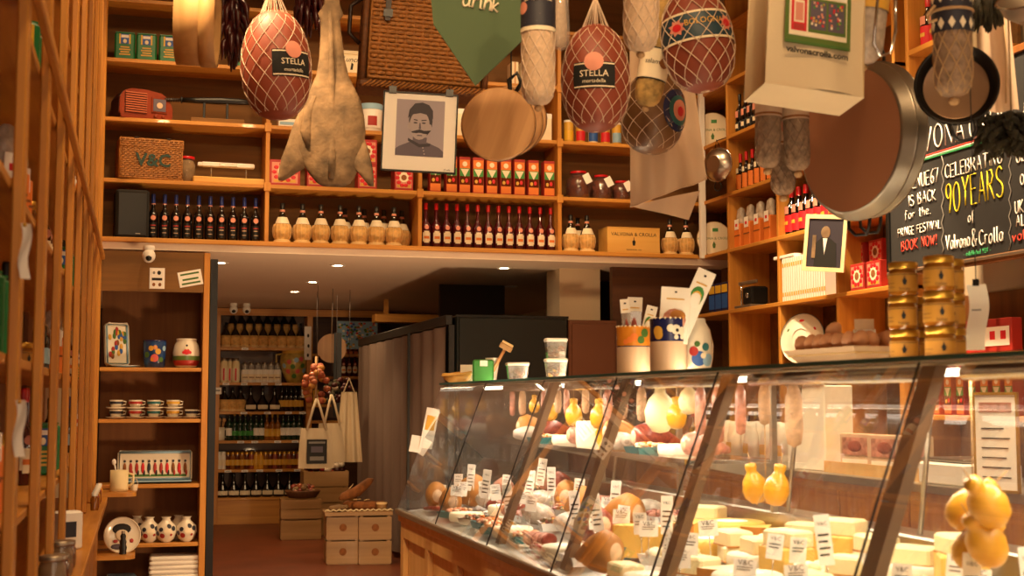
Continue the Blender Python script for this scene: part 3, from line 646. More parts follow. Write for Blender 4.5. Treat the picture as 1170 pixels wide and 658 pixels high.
kn = MB().tube([(-.1, 0, .0), (.0, 0, .002), (.14, 0, .008), (.28, 0, .01), (.4, 0, .008)], [.016, .02, .024, .022, .014], 'black', 10)
kh = MB()
kh.tube([(-.29, 0, -.012), (-.1, 0, .0)], .012, 'leather', 10)
for k in range(12): kh.tube([(-.285 + k * .015, -.0135, -.022), (-.278 + k * .015, -.0135, .004)], .0025, 'iron', 4)
st = MB().tube([(0, 0, -.085), (0, 0, -.012)], .009, 'black', 8)
kp = P(225, 115, y=BY + .08)
thing('long_knife', 'long dark knife in its sheath lying on a small stand', 'knife', (kp.x, BY + .08, kp.z), [('sheath', kn), ('handle', kh), ('guard', MB().lathe([(.024, -.004), (.024, .004)], 'iron', 12, M=TR(-.1, 0, 0) @ RY(PI/2)))])
dz = kp.z - z2
stn = proto(('stand_base', MB().cbox(-.04, .31, -.06, .06, 0, .03, 'pine_back', .004)), ('stand_post', MB().cbox(.04, .056, -.012, .012, .03, dz - .0135, 'black', .002)), ('stand_post', MB().cbox(.19, .206, -.012, .012, .03, dz - .0095, 'black', .002)))
thing('knife_stand', 'low wooden stand with two black posts under the long knife', 'stand', (kp.x, BY + .08, z2), stn)
def tub(r, h, body_, lid, lab=None):
    p = [('tub_body', MB().lathe([(r * .88, 0), (r * .9, .004), (r, h * .8)], body_, 24)), ('lid', MB().lathe([(r * 1.05, h * .8), (r * 1.06, h * .97), (r, h), (.0005, h)], lid, 24))]
    if lab: p.append(('paper_label', lab))
    return p
lt = MB().arc(.082, .03, .13, -.9, .9, 'card', off=-.002).merge(MB().arc(.082, .045, .11, -.4, .4, 'pinkred', off=.0))
onshelf('plastic_tub', 'white plastic tub with pale lid beside the framed portrait', 'tub', 422.5, z2, tub(.082, .2, 'white', 'skyblue', lt), y=BY + .12)
onshelf('paper_packet', 'white packet mostly hidden behind the fish and mortadella', 'packet', 328, z2, [('packet_body', hbox(.14, .08, .06, 'white')), ('printed_band', MB().box(-.06, .06, -.042, -.0405, .02, .04, 'skyblue'))])
for i, px in enumerate((524, 619)):
    onshelf('cream_carton', 'plain cream carton ' + ('showing between portrait and round boards' if i == 0 else 'beside the upright, behind the round boards'), 'carton', px, z2, [('carton', hbox(.115, .12, .2, 'cream')), ('lid_flap', MB().box(-.058, .058, -.061, -.06, .165, .2, 'white'))], y=BY + .12)
for i, (px, c_) in enumerate(((650, 'yellow'), (663.5, 'red_label'), (678, 'blue'), (692, 'red_label'), (705, 'skyblue'))):
    lb = {'yellow': 'yellow', 'red_label': 'red', 'blue': 'blue', 'skyblue': 'pale blue'}[c_]
    onshelf('spice_tin', '%s-fronted small tin under the netted mortadella, %s from the shelf upright' % (lb, od(i)), 'tin', px, z2, [('tin_body', MB().lathe([(.033, 0), (.034, .004), (.034, .15), (.03, .155)], 'gold_label' if i != 2 else 'cream', 16)), ('paper_label', MB().arc(.034, .02, .09, -1.3, 1.3, c_)), ('lid', MB().lathe([(.035, .15), (.035, .165), (.001, .167)], 'white', 16))], y=BY + .09)
# ---- fourth row (z = ZS[5])
z1 = ZS[5]
gp = MB().cbox(-.065, .065, -.045, .045, 0, .185, 'green_pack', .01); gf_ = MB().box(-.036, .036, -.0465, -.0455, .11, .175, 'yellow').box(-.026, .026, -.0475, -.0465, .11, .175, 'blue').box(-.024, .024, -.0482, -.0475, .15, .168, 'white').ell((0, -.0478, .127), (.012, .0015, .014), 'cream')
for k in range(4): gf_.box(-.035 + (k % 2) * .008, .035 - (k % 2) * .006, -.0465, -.0455, .035 + k * .016, .044 + k * .016, 'gold_label')
P_GP = proto(('packet', gp), ('printed_front', gf_), ('folded_top', MB().box(-.06, .06, -.03, .03, .185, .192, 'green_pack')))
for i, px in enumerate((138, 163, 189, 214, 276)):
    onshelf('pasta_packet', 'green packet with blue and yellow badge, %s from the aisle posts' % od(i), 'packet', px, z1, P_GP, y=BY + .1, group='green packets on the top shelf')
tinb = MB().cbox(-.085, .085, -.06, .06, 0, .14, 'cream', .012); tt = text_mb('Lunch', .05, 'ink', shear=.4)
onshelf('cream_tin', 'cream tin with black script lettering beside the large basket', 'tin', 399, z1, [('tin_body', tinb), ('lid', MB().cbox(-.087, .087, -.062, .062, .14, .165, 'cream', .008)), ('script_lettering', MB().merge(tt, TR(-.01, -.0615, .1)).prism([(-.012, .03), (.004, .03), (.01, .07), (-.004, .08)], -.0615, -.061, 'ink'))])
for i, (px, wd) in enumerate(((600, .09), (586, .05), (668, .2), (700, .18))):
    onshelf('gift_carton', ['pale gift carton beside the netted salami', 'narrow pale carton by the green pennant', 'cream carton above the netted mortadella', 'cream carton behind the hanging salami'][i], 'carton', px, z1, [('carton', hbox(wd, .12, .17, 'cream')), ('ribbon', MB().box(-.006, .006, -.062, -.06, 0, .17, 'board_wood' if i else 'gold_label'))], y=BY + .12)

# ================================================================== RIGHT WALL GOODS
RR = -PI / 2
def onright(name, label, cat, py_y, z, pr, x=RX0 + .08, group=None, scale=None, rz=RR):
    return thing(name, label, cat, (x, py_y, z), pr, (0, 0, rz), group, scale)
def ys(pa, pb, n, x=RX0 + .08, bay=0):
    a, b = P(pa, 300, x=x).y, P(pb, 300, x=x).y
    a = min(a, ry[bay] - .055); b = max(b, ry[bay + 1] + .055)
    return [a + (b - a) * i / max(1, n - 1) for i in range(n)]
b3, c3 = bottle(.031, .29, 'dark_glass', 'black', .34, .04)
P_DK = proto(('glass_body', b3), ('cap', c3), ('paper_label', MB().arc(.031, .03, .09, -1, 1, 'black').merge(MB().arc(.031, .045, .075, -.7, .7, 'cream', off=.0026)).merge(MB().arc(.031, .12, .165, -.7, .7, 'peach'))))
for i, y in enumerate(ys(835, 882, 6)):
    onright('wine_bottle', 'dark bottle with round pink label, %s from the corner on its shelf' % od(i), 'bottle', y, ZS[4], P_DK, group='dark bottles by the corner')
bb, cc = bottle(.03, .3, 'dark_glass', 'blue_cap', .36, .05)
P_BL = proto(('glass_body', bb), ('cap', cc), ('paper_label', MB().arc(.03, .04, .1, -1, 1, 'skyblue')))
for i, y in enumerate(ys(836, 866, 4, RX0 + .2)):
    onright('blue_capped_bottle', 'blue-capped bottle behind the dark wine bottles, %s from the corner' % od(i), 'bottle', y, ZS[4], P_BL, x=RX0 + .2, group='blue-capped bottles behind')
b4, c4 = bottle(.031, .27, 'dark_glass', 'red_cap', .36, .05)
P_OR = proto(('glass_body', b4), ('cap', c4), ('paper_label', MB().arc(.031, .02, .12, -1.2, 1.2, 'orange_label').merge(MB().arc(.031, .13, .165, -.6, .6, 'cream'))))
for i, y in enumerate(ys(836, 883, 6)):
    onright('orange_label_bottle', 'red-capped dark bottle with orange label, %s from the corner' % od(i), 'bottle', y, ZS[3], P_OR, group='orange-labelled bottles')
pk = MB().cbox(-.045, .045, -.035, .035, 0, .17, 'orange_label', .006); pt = MB().lathe([(.042, .17), (.044, .22), (.035, .27), (.012, .285)], 'plastic_wrap', 12, sy=.7)
P_PK = proto(('packet_body', pk), ('clear_top', pt), ('paper_label', MB().box(-.03, .03, -.0385, -.035, .13, .2, 'card').box(-.015, .015, -.0395, -.0385, .15, .17, 'red_label')), ('seam_band', MB().box(-.046, .046, -.037, -.035, .085, .092, 'brown_bread')))
for i, y in enumerate(ys(840, 882, 4)):
    onright('biscuit_packet', 'orange packet with clear twisted top, %s from the corner' % od(i), 'packet', y, ZS[2], P_PK, group='orange packets with clear tops')
b5, c5 = bottle(.041, .27, 'dark_glass', 'red_cap', .34, .04)
P_RD = proto(('glass_body', b5), ('cap', c5), ('paper_label', MB().arc(.041, .02, .115, -1.2, 1.2, 'red_label').merge(MB().arc(.041, .06, .08, -.5, .5, 'gold_label', off=.0026)).merge(MB().arc(.041, .122, .165, -.6, .6, 'peach'))))
for i, y in enumerate(ys(894, 957, 7, bay=1)):
    onright('red_label_bottle', 'dark bottle with red label and red cap, %s from the orange packets' % od(i), 'bottle', y, ZS[2], P_RD, group='red-labelled bottles', scale=1.12)
# salami bits of shelf: white boxed books
bk = MB().cbox(-.014, .014, -.09, .09, 0, .27, 'paper', .002)
bk.box(-.007, .007, -.0915, -.09, .03, .055, 'gold_label').box(-.007, .007, -.0915, -.09, .215, .24, 'gold_label').box(.011, .0145, -.0912, -.09, .0, .268, 'linen')
P_BK = proto(('cover', bk), ('page_block', MB().box(-.011, .011, -.085, .092, .003, .273, 'white')))
for i, y in enumerate(ys(893, 957, 19, RX0 + .1, 1)):
    onright('white_book', 'white-spined book with gold bands, %s from the slicer end of the row' % od(i), 'book', y, ZS[1], P_BK, x=RX0 + .1, group='white books in a row')
thing('flat_book', 'white book lying flat on top of the row of white books', 'book', (RX0 + .1, P(910, 300, x=RX0 + .1).y, ZS[1] + .274), [('cover', MB().cbox(-.09, .09, -.14, .14, 0, .02, 'paper', .002)), ('page_block', MB().box(-.092, .088, -.135, .135, .003, .017, 'white'))])
# small framed picture clipped in front of the books
py0 = P(950, 278, x=RX0 - .06)
pf = [('frame', MB().box(-.115, .115, -.008, .008, -.15, -.128, 'cheese_pale').box(-.115, .115, -.008, .008, .128, .15, 'cheese_pale').box(-.115, -.095, -.008, .008, -.128, .128, 'cheese_pale').box(.095, .115, -.008, .008, -.128, .128, 'cheese_pale')),
      ('photograph', MB().box(-.095, .095, -.002, .006, -.128, .128, 'photo_dark').ell((.0, -.003, .055), (.026, .002, .034), 'cod').prism([(-.055, -.128), (.07, -.128), (.06, .0), (.02, .03), (-.02, .03), (-.05, 0)], -.004, -.002, 'blackmat').prism([(-.012, .025), (.012, .025), (.0, -.06)], -.0055, -.004, 'card').box(-.07, -.05, -.005, -.003, -.08, .04, 'cod')),
      ('hanging_wire', MB().tube([(-.08, .01, .14), (0, .03, .2), (.08, .01, .14)], .0015, 'iron', 4))]
thing('framed_photo', 'small gold-framed photo of a man, hung in front of the white books', 'framed photo', (RX0 - .1, py0.y, py0.z), pf, (0, .1, RR + .7), scale=1.1)
P_RB = cake_box(.15, .15, .13)
for i, (y, z, x) in enumerate([(P(991, 320, x=RX0 + .07).y, ZS[1], RX0 + .07), (P(1010, 320, x=RX0 + .07).y, ZS[1], RX0 + .07), (P(990, 300, x=RX0 + .22).y, ZS[1], RX0 + .225), (P(990, 300, x=RX0 + .22).y, ZS[1] + .151, RX0 + .225), (P(1011, 300, x=RX0 + .22).y, ZS[1] + .0, RX0 + .225), (P(1011, 300, x=RX0 + .22).y, ZS[1] + .151, RX0 + .225)]):
    onright('gift_box', ['bright red gift box in front, nearer the framed photo', 'bright red gift box in front, touching the chalkboard side', 'dim red box low behind the bright gift boxes, photo side', 'dim red box on top behind, photo side', 'dim red box low behind, chalkboard side', 'dim red box on top behind, chalkboard side'][i], 'box', y, z, P_RB, x=x, group='red gift boxes')
# round cheese boxes and the strainer in the corner bay
def round_box(label, px, py, r, yy=None, tilt=.25):
    y = 9.0 if px > 810 else 9.13
    p = MB().lathe([(r - .002, 0), (r, .004), (r, .036), (r - .002, .04)], 'bentwood', 28); f = MB().lathe([(r * .96, .0402), (.0005, .0402)], 'cream', 28, caps=False)
    pr = MB().merge(text_mb('VALVONA & CROLLA', r * .2, 'leaf'), TR(0, 0, .0) ).merge(MB().box(-.01, .03, -.001, 0, .05, .075, 'green').prism([(-.008, -.07), (.008, -.07), (.012, -.045), (0, -.02), (-.012, -.045)], -.001, 0, 'leaf'))
    M = RX(PI/2)
    return thing('round_cheese_box', label, 'cheese box', (RX0 + (.1 if px > 810 else .16), y, 0), [('wooden_drum', MB().merge(p, M)), ('paper_disc', MB().merge(f, M)), ('print', MB().merge(pr, TR(0, -.0415, 0)))], (0, 0, RR + 1.15))
for (px, z, r, lab) in ((817.5, ZS[4], .13, 'round pale cheese box propped on the corner shelf beside the dark bottles'), (806, ZS[4] , .12, 'round pale cheese box half hidden beside the white post'), (813, ZS[2], .125, 'round pale cheese box alone on the lowest corner shelf')):
    o = round_box(lab, px, 140, r); o.location.z = z + r
sp_ = P(820, 188, x=RX0 - .1)
st_ = MB().lathe([(.055, .05), (.09, .035), (.115, .0)], 'steel', 24, caps=False).lathe([(.115, 0), (.122, .002), (.122, -.004), (.115, -.002)], 'chrome', 24, caps=False).lathe([(.0005, .05), (.055, .05)], 'steel', 24, caps=False)
thing('small_pan', 'small shallow metal pan hung by its loop beside the white post', 'pan', (RX0 - .1, sp_.y, sp_.z), [('pan_bowl', MB().merge(st_, RX(PI/2))), ('handle', MB().tube([(.03 * math.cos(a), 0, -.122 - .03 - .03 * math.sin(a)) for a in [i * PI / 6 for i in range(-2, 9)]], .004, 'iron', 6)), ('hanging_loop', MB().tube([(-.02, 0, .118), (0, -.01, .17), (.02, 0, .118)], .003, 'iron', 6)), ('wall_hook', MB().tube([(0, -.01, .165), (0, .1, .2)], .003, 'iron', 6))], (0, 0, RR + .5))
# slicer and tins lower down
sy_ = P(862, 335, x=RX0 + .1).y
onright('food_slicer', 'dark metal kitchen gadget with steel posts, below the orange packets', 'kitchen gadget', sy_, ZS[1], [('base_plate', MB().cbox(-.13, .13, -.07, .07, 0, .02, 'brushed', .003)), ('body', MB().cbox(-.02, .13, -.06, .06, .02, .14, 'iron', .01)), ('post', MB().tube([(-.1, -.03, .02), (-.1, -.03, .18)], .006, 'chrome', 8)), ('arm', MB().cbox(-.14, .14, -.035, -.02, .16, .185, 'brushed', .004)), ('knob', MB().ell((.07, -.068, .08), (.02, .01, .02), 'chrome'))])
P_BR = proto(('rack_body', hbox(.1, .1, .2, 'navy', .004)), ('printed_front', MB().box(-.045, .045, -.052, -.05, .02, .12, 'blue').box(-.045, .045, -.052, -.05, .13, .185, 'yellow')), ('side_print', MB().box(.05, .052, -.045, .045, .02, .12, 'cream')))
for i in range(3):
    onright('anchovy_tins', 'blue and yellow printed pack on the low corner shelf, %s from the pine upright' % od(i), 'packet', ry[0] + .085 + i * .108, ZS[1], P_BR, x=RX0 + .06, group='blue and yellow packs')
# decorated plate leaning behind the eggs
dp = P(912, 388, x=RX0 + .03)
pl_ = MB().lathe([(.05, .008), (.07, .006), (.13, -.012), (.133, -.008), (.13, -.004)], 'ceramic', 32, caps=False).lathe([(.0005, .004), (.055, .004), (.095, -.004)], 'ceramic', 32, caps=False)
pd = MB().lathe([(.126, -.0125), (.134, -.012), (.134, -.006)], 'teal', 32, caps=False)
art = MB()
for a, r, m_ in ((.6, .08, 'red_label'), (1.6, .085, 'red_label'), (2.6, .08, 'leaf'), (3.9, .075, 'orange_label'), (5.0, .085, 'leaf'), (.0, .02, 'red_label'), (3.2, .04, 'red_label'), (5.6, .05, 'leaf')): art.ell((r * math.cos(a), r * math.sin(a), -.003), (.022, .017, .004), m_, 10, 5)
plz = 1.52
thing('painted_plate', 'round white plate painted with red and green motifs, propped behind the eggs', 'plate', (RX0 + .05, dp.y, plz + .162), [('dish', MB().merge(pl_, RX(PI/2))), ('teal_rim', MB().merge(pd, RX(PI/2))), ('painted_motif', MB().merge(art, TR(0, .0, 0) @ RX(PI/2)))], (-.12, 0, RR + .5), scale=1.2)
# red bottles on the bracket shelf
for i in range(3):
    thing('syrup_bottle', 'red-labelled bottle in the short box shelf over the chalkboard, %s from its side panel' % od(i), 'bottle', (3.84, yq1 - .05 - i * .085, 3.08), P_RD, (0, 0, RR), 'bottles in the short box shelf')

# ================================================================== CHALKBOARD
CB = 3.79
ya = P(1018, 280, x=CB).y; yb = ya - 2.6; za, zb_ = 1.97, 2.86
cbm = MB().box(CB, CB + .02, yb, ya, za, zb_, 'slate')
cfr = MB().cbox(CB - .012, CB + .022, yb - .03, ya + .03, za - .035, za, 'pine_dark', .003).cbox(CB - .012, CB + .022, yb - .03, ya + .03, zb_, zb_ + .035, 'pine_dark', .003).cbox(CB - .012, CB + .022, ya, ya + .03, za, zb_, 'black', .003).cbox(CB - .012, CB + .022, yb - .03, yb, za, zb_, 'black', .003)
ctr = MB().cbox(CB - .03, CB - .012, yb, ya, za - .02, za - .006, 'brushed', .002)
G = {'V': [[(0,1),(.3,0),(.6,1)]], 'O': [[(.3,1),(.08,.85),(0,.5),(.08,.15),(.3,0),(.5,.15),(.6,.5),(.5,.85),(.3,1)]], 'N': [[(0,0),(.02,1),(.5,0),(.52,1)]], 'A': [[(0,0),(.3,1),(.6,0)],[(.1,.38),(.5,.38)]],
 'C': [[(.55,.85),(.35,1),(.1,.85),(0,.5),(.1,.15),(.35,0),(.55,.12)]], 'R': [[(0,0),(0,1),(.35,1),(.5,.78),(.35,.55),(0,.5)],[(.2,.5),(.58,0)]], 'L': [[(0,1),(0,0),(.5,0)]], 'E': [[(.5,1),(0,1),(0,0),(.5,0)],[(0,.5),(.4,.52)]],
 'B': [[(0,0),(0,1),(.35,1),(.45,.78),(.3,.55),(0,.52)],[(.3,.55),(.52,.3),(.4,.03),(0,0)]], 'T': [[(0,1),(.6,1)],[(.3,1),(.3,0)]], 'I': [[(.1,0),(.1,1)]], 'G': [[(.55,.85),(.3,1),(.08,.8),(0,.5),(.1,.1),(.35,0),(.55,.15),(.55,.42),(.32,.42)]],
 'Y': [[(0,1),(.28,.5),(.58,1)],[(.28,.5),(.25,0)]], 'S': [[(.5,.88),(.3,1),(.06,.88),(.05,.65),(.3,.52),(.52,.35),(.5,.1),(.25,0),(0,.12)]], '9': [[(.45,.7),(.25,.5),(.05,.68),(.1,.93),(.3,1),(.45,.85),(.45,.5),(.3,0)]], '0': [[(.25,1),(.05,.8),(0,.45),(.1,.1),(.28,0),(.48,.2),(.52,.6),(.42,.9),(.25,1)]],
 'U': [[(0,1),(.02,.25),(.2,0),(.42,.1),(.5,.35),(.5,1)]], '6': [[(.45,1),(.15,.7),(.02,.3),(.2,0),(.45,.1),(.45,.38),(.25,.5),(.05,.32)]], '7': [[(0,1),(.5,1),(.2,0)]], 'K': [[(0,0),(0,1)],[(.48,1),(0,.45),(.52,0)]], 'F': [[(0,0),(0,1),(.48,1)],[(0,.55),(.38,.55)]],
 'W': [[(0,1),(.15,0),(.32,.7),(.5,0),(.66,1)]], '!': [[(.1,1),(.08,.3)],[(.07,.08),(.08,0)]], '.': [[(.05,.06),(.09,.0)]], '&': [[(.55,0),(.12,.75),(.2,1),(.38,.95),(.36,.7),(.05,.3),(.15,0),(.4,.05),(.6,.4)]], '-': [[(0,.4),(.3,.4)]], '1': [[(0,.8),(.15,1),(.15,0)]], '3': [[(0,.95),(.35,.95),(.2,.58),(.42,.3),(.25,0),(0,.08)]], '4': [[(.3,0),(.32,1),(0,.35),(.45,.35)]],
 'a': [[(.4,.5),(.2,.6),(.02,.4),(.05,.08),(.25,.02),(.4,.2),(.4,.58),(.42,.02)]], 'o': [[(.2,.6),(.02,.4),(.06,.05),(.25,0),(.42,.25),(.35,.55),(.2,.6)]], 'l': [[(.05,1),(.03,.1),(.14,0)]], 'v': [[(0,.6),(.16,0),(.36,.6)]], 'n': [[(0,0),(.02,.6)],[(.02,.4),(.2,.6),(.35,.5),(.37,0)]],
 'r': [[(0,0),(.02,.6)],[(.02,.38),(.15,.58),(.3,.55)]], 'f': [[(.35,.95),(.18,1),(.1,.8),(.08,-.15)],[(0,.55),(.28,.57)]], 't': [[(.12,.95),(.1,.05),(.25,0)],[(0,.65),(.28,.67)]], 'h': [[(0,0),(0,1)],[(0,.38),(.18,.58),(.34,.5),(.35,0)]], 'e': [[(.02,.3),(.36,.36),(.3,.56),(.12,.58),(.0,.3),(.12,.02),(.36,.08)]],
 's': [[(.3,.52),(.1,.6),(.04,.42),(.28,.25),(.22,.02),(0,.05)]], 'd': [[(.38,.45),(.2,.58),(.02,.35),(.1,.02),(.3,.08),(.4,.3)],[(.4,1),(.38,.1),(.5,.02)]], 'i': [[(.03,.55),(.05,.05),(.16,.04)],[(.04,.78),(.06,.82)]], 'k': [[(.02,1),(0,0)],[(.32,.55),(.03,.25),(.36,.0)]], ' ': []}
def strokes(s, h, m, r=.004, wd=1.0, gap=.22, slope=0, jit=.03):
    """hand-drawn lettering in the XZ plane facing -Y, starting at x = 0; returns MB and its width"""
    o = MB(); x = 0
    for ch in s:
        gl = G.get(ch, []); wmax = max([p[0] for st in gl for p in st], default=.3)
        k = 1 + random.uniform(-jit, jit); dz_ = random.uniform(-jit, jit) * h
        for st in gl:
            pts = st
            if len(st) > 3:
                V_ = [Vector((a, b, 0)) for a, b in st]; pts = []
                for i in range(len(V_) - 1):
                    p0, p1, p2, p3 = V_[max(0, i-1)], V_[i], V_[i+1], V_[min(len(V_)-1, i+2)]
                    for t in (0, .34, .67):
                        q = .5 * ((2*p1) + (p2-p0)*t + (2*p0-5*p1+4*p2-p3)*t*t + (3*p1-p0-3*p2+p3)*t*t*t); pts.append((q.x, q.y)) if ch not in 'NAEKBRW' else None
                    if ch in 'NAEKBRW': pts.append((p1.x, p1.y))
                pts.append((V_[-1].x, V_[-1].y))
            o.tube([(x + a * h * k * wd, 0, b * h * k + dz_ + slope * x) for a, b in pts], r, m, 5)
        x += (wmax * wd + gap) * h
    return o, x
chk = {}
def chalk(s, px0, py0, px1, h, m, r=.0045, key='x', wmul=None):
    r *= .72; a = P(px0, py0, x=CB); b = P(px1, py0, x=CB); L = abs(a.y - b.y)
    st0 = random.getstate(); _, w0 = strokes(s, h, m, r); random.setstate(st0)
    k = L / max(w0 - .22 * h, .01); o, w1 = strokes(s, h, m, r, wd=k, gap=.22 * k)
    # local x -> world -y ; facing -x
    M = TR(CB - .004, a.y, a.z) @ RZ(-PI/2)
    chk.setdefault((key, m), MB()).merge(o, M)
# board coordinates are read off at each word's lower left
chalk('VALVONA', 1023, 184, 1103, .115, 'chalk', .0055, 'title'); chalk('CROLLA', 1109, 159, 1180, .115, 'chalk', .0055, 'title')
chalk('CELEBRATING', 1081, 204, 1146, .065, 'chalk', .0042, 'middle')
chalk('90', 1082, 244, 1098, .145, 'chalk_yellow', .005, 'middle'); chalk('YEARS', 1101, 236, 1147, .14, 'chalk_yellow', .005, 'middle')
chalk('of', 1107, 254, 1114, .05, 'chalk', .0032, 'middle')
chalk('Valvona', 1082, 286, 1109, .068, 'chalk', .0048, 'middle'); chalk('&', 1111.5, 281, 1117, .08, 'chalk', .0048, 'middle'); chalk('Crolla', 1120, 280, 1147, .07, 'chalk', .0048, 'middle')
chalk('- established 1934 -'.replace('b', 'h'), 1102, 293, 1133, .022, 'chalk_green', .002, 'middle')
chalk('VENUE67', 1038, 217, 1073, .07, 'chalk', .0042, 'side'); chalk('IS BACK', 1039, 236, 1070, .055, 'chalk', .0042, 'side'); chalk('for the.', 1035, 251, 1064, .045, 'chalk', .0034, 'side')
chalk('FRINGE FESTIVAL', 1027, 271, 1076, .042, 'chalk', .0036, 'side'); chalk('BOOK NOW!', 1031, 287, 1071, .05, 'chalk_red', .0038, 'side')
chalk('JULY', 1158, 187, 1180, .055, 'chalk', .0042, 'far'); chalk('OF', 1167, 211, 1176, .045, 'chalk', .0042, 'far'); chalk('UK', 1161, 244, 1170, .055, 'chalk', .0042, 'far'); chalk('ALL', 1162, 259, 1178, .05, 'chalk', .0042, 'far'); chalk('valv', 1158, 276, 1178, .045, 'chalk_red', .0042, 'far')
wl = MB()
for px in (1077, 1154):
    pts = []
    for k in range(13):
        q = P(px + (1.3 if k % 2 else -1.3), 178 + k * 9.6 - (px - 1077) * .1, x=CB - .004); pts.append(q)
    wl.tube(pts, .003, 'chalk_dim', 4)
for z_, m_ in ((0, 'chalk_red'), (-.018, 'chalk'), (-.036, 'chalk_green')):
    a = P(1024, 186, x=CB - .003); wl.tube([(CB - .003, a.y, a.z + z_ * .5 - .012), (CB - .003, a.y - 1.5, a.z + z_ * .5 - .012)], .0048, m_, 5)
parts = [('board', cbm), ('frame', cfr), ('chalk_ledge', ctr), ('wavy_divider', wl)]
for (k, m_), mb_ in chk.items(): parts.append(('chalk_lettering', mb_))
thing('chalkboard', 'long framed chalkboard with white, yellow and red chalk writing', 'chalkboard', (0, 0, 0), parts)

# ================================================================== HANGING GOODS
struct('trim_hanging_rail', MB().tube([(-.6, 9.0 - 2.9, 4.46), (4.2, 9.0 - 2.9, 4.46)], .02, 'iron', 8))
def cordpart(top, r=.0025, m='twine', to=None):
    """cord from a local point straight up to the ceiling"""
    return lambda z0: MB().tube([(top[0], top[1], top[2]), (top[0], top[1], CEIL - z0)], r, m, 6)
def net_on(prof, n=12, m='net', r=.0022, twist=1.2, z0=None, z1=None, steps=16, top=None, sy=1.0):
    o = MB(); z0 = z0 if z0 is not None else prof[0][1]; z1 = z1 if z1 is not None else prof[-1][1]
    for s_ in (1, -1):
        for k in range(n):
            a0 = 2 * PI * k / n; pts = []
            for i in range(steps + 1):
                t = i / steps; z = z0 + (z1 - z0) * t; rr = interp(prof, z) + .0015; a = a0 + s_ * twist * t * PI
                pts.append((rr * math.cos(a), rr * sy * math.sin(a), z))
            if top: pts += [(pts[-1][0] * .5, pts[-1][1] * .5, (z1 + top) / 2), (0, 0, top)]
            o.tube(pts, r, m, 4)
    return o
def egg_prof(r, h, k=14, skew=.12):
    out = []
    for i in range(k + 1):
        a = -PI/2 + PI * i / k; z = (math.sin(a) + 1) / 2; rr = r * max(math.cos(a), 0) ** .8 * (1 + skew * (.5 - z)); out.append((max(rr, .0008), z * h))
    return out
def hang(name, label, cat, pos, parts, cord=None, rot=(0, 0, 0), m='twine', r=.003, group=None):
    """hangs a thing from the ceiling by its own cord part; parts built with the item's base at the origin"""
    ps = list(parts)
    if cord is not None:
        R_ = (Matrix.Rotation(rot[2], 4, 'Z') @ Matrix.Rotation(rot[1], 4, 'Y') @ Matrix.Rotation(rot[0], 4, 'X'))
        up = R_.inverted() @ Vector((0, 0, CEIL - pos[2] - (R_ @ Vector(cord)).z))
        a = Vector(cord); b = a + up; ps.append(('hanging_cord', MB().tube([a, b], r, m, 6)))
    return thing(name, label, cat, pos, ps, rot, group)
def facing(p):  # z rotation that turns local -Y to the camera
    return math.atan2(p.x - EYE.x, -(p.y - EYE.y)) + PI if False else -math.atan2(p.x, p.y)

# 1 netted mortadella near the radio
def mort(px, py_bot, d, r, h, label, rz=0, roll=0, lab=True, pitch=0, mcol='mortadella'):
    p = P(px, py_bot, d=d); pr = egg_prof(r, h)
    ps = [('sausage_body', MB().lathe(pr, mcol, 28, caps=False)), ('netting', net_on(pr, 13, r=.0013, twist=.8, top=h * 1.28, z1=h * .97)), ('tied_end', MB().tube([(0, 0, h * .99), (0, 0, h * 1.3)], [.012, .008], 'net', 8))]
    if lab:
        z0, z1 = h * .34, h * .58
        L = MB().arc(0, z0, z1, -.62, .62, 'blackmat', 10, prof=pr, nz=5, off=.003).merge(MB().arc(0, z0 + .004, z0 + .009, -.6, .6, 'cream', 10, prof=pr, off=.004)).merge(MB().arc(0, z1 - .009, z1 - .004, -.6, .6, 'cream', 10, prof=pr, off=.004))
        rr = interp(pr, (z0 + z1) / 2)
        L.merge(MB().lathe([(.0005, .003), (.03, .001), (.036, 0)], 'peach', 14, M=TR(0, -rr - .0035, z1 + .0) @ RX(PI/2 - .12))).merge(text_mb('STELLA', .034, 'cream', bend=rr + .005), TR(0, 0, (z0 + z1) / 2 + .004)).merge(text_mb('mortadella', .02, 'cream', bend=rr + .005), TR(0, 0, z0 + .025))
        L.arc(0, z1 - .0, z1 + .01, -.16, .16, 'red_label', 4, prof=pr, off=.006)
        ps.append(('paper_label', L))
    return hang('mortadella', label, 'mortadella', (p.x, p.y, p.z), ps, (0, 0, h * 1.28), (pitch, roll, facing(p) + rz), r=.006, m='net')
mort(318, 137, 5.5, .142, .45, 'big netted mortadella with black label hanging between bentwood hoop and dried fish', rz=.5, roll=-.06)
mort(681, 151, 5.0, .128, .405, 'big netted mortadella with black label hanging beside the blue-topped salami', rz=-.05)
# 3 mortadella with blue band
p = P(806, 105, d=4.8); pr = egg_prof(.125, .38)
z0, z1 = .17, .26
L = MB().arc(0, z0, z1, -PI, PI, 'band_blue', 36, prof=pr, nz=4, off=.003).merge(MB().arc(0, z0 - .008, z0, -PI, PI, 'cream', 36, prof=pr, off=.004)).merge(MB().arc(0, z1, z1 + .008, -PI, PI, 'cream', 36, prof=pr, off=.004))
rr = interp(pr, .215); L.merge(text_mb('BOLOGNA', .03, 'gold_label', bend=rr + .006), TR(0, 0, .225) @ RZ(.25))
for a in (-.55, .95, 2.4):
    q = MB().add([(math.cos(k * PI / 8) * (.036 if k % 2 else .024), 0, math.sin(k * PI / 8) * (.03 if k % 2 else .02)) for k in range(16)], [tuple(range(16))], 'peach').add([(math.cos(k * PI / 6) * .018, -.001, math.sin(k * PI / 6) * .014) for k in range(12)], [tuple(range(12))], 'red_label'); L.merge(q, RZ(a) @ TR(0, -rr - .006, .215))
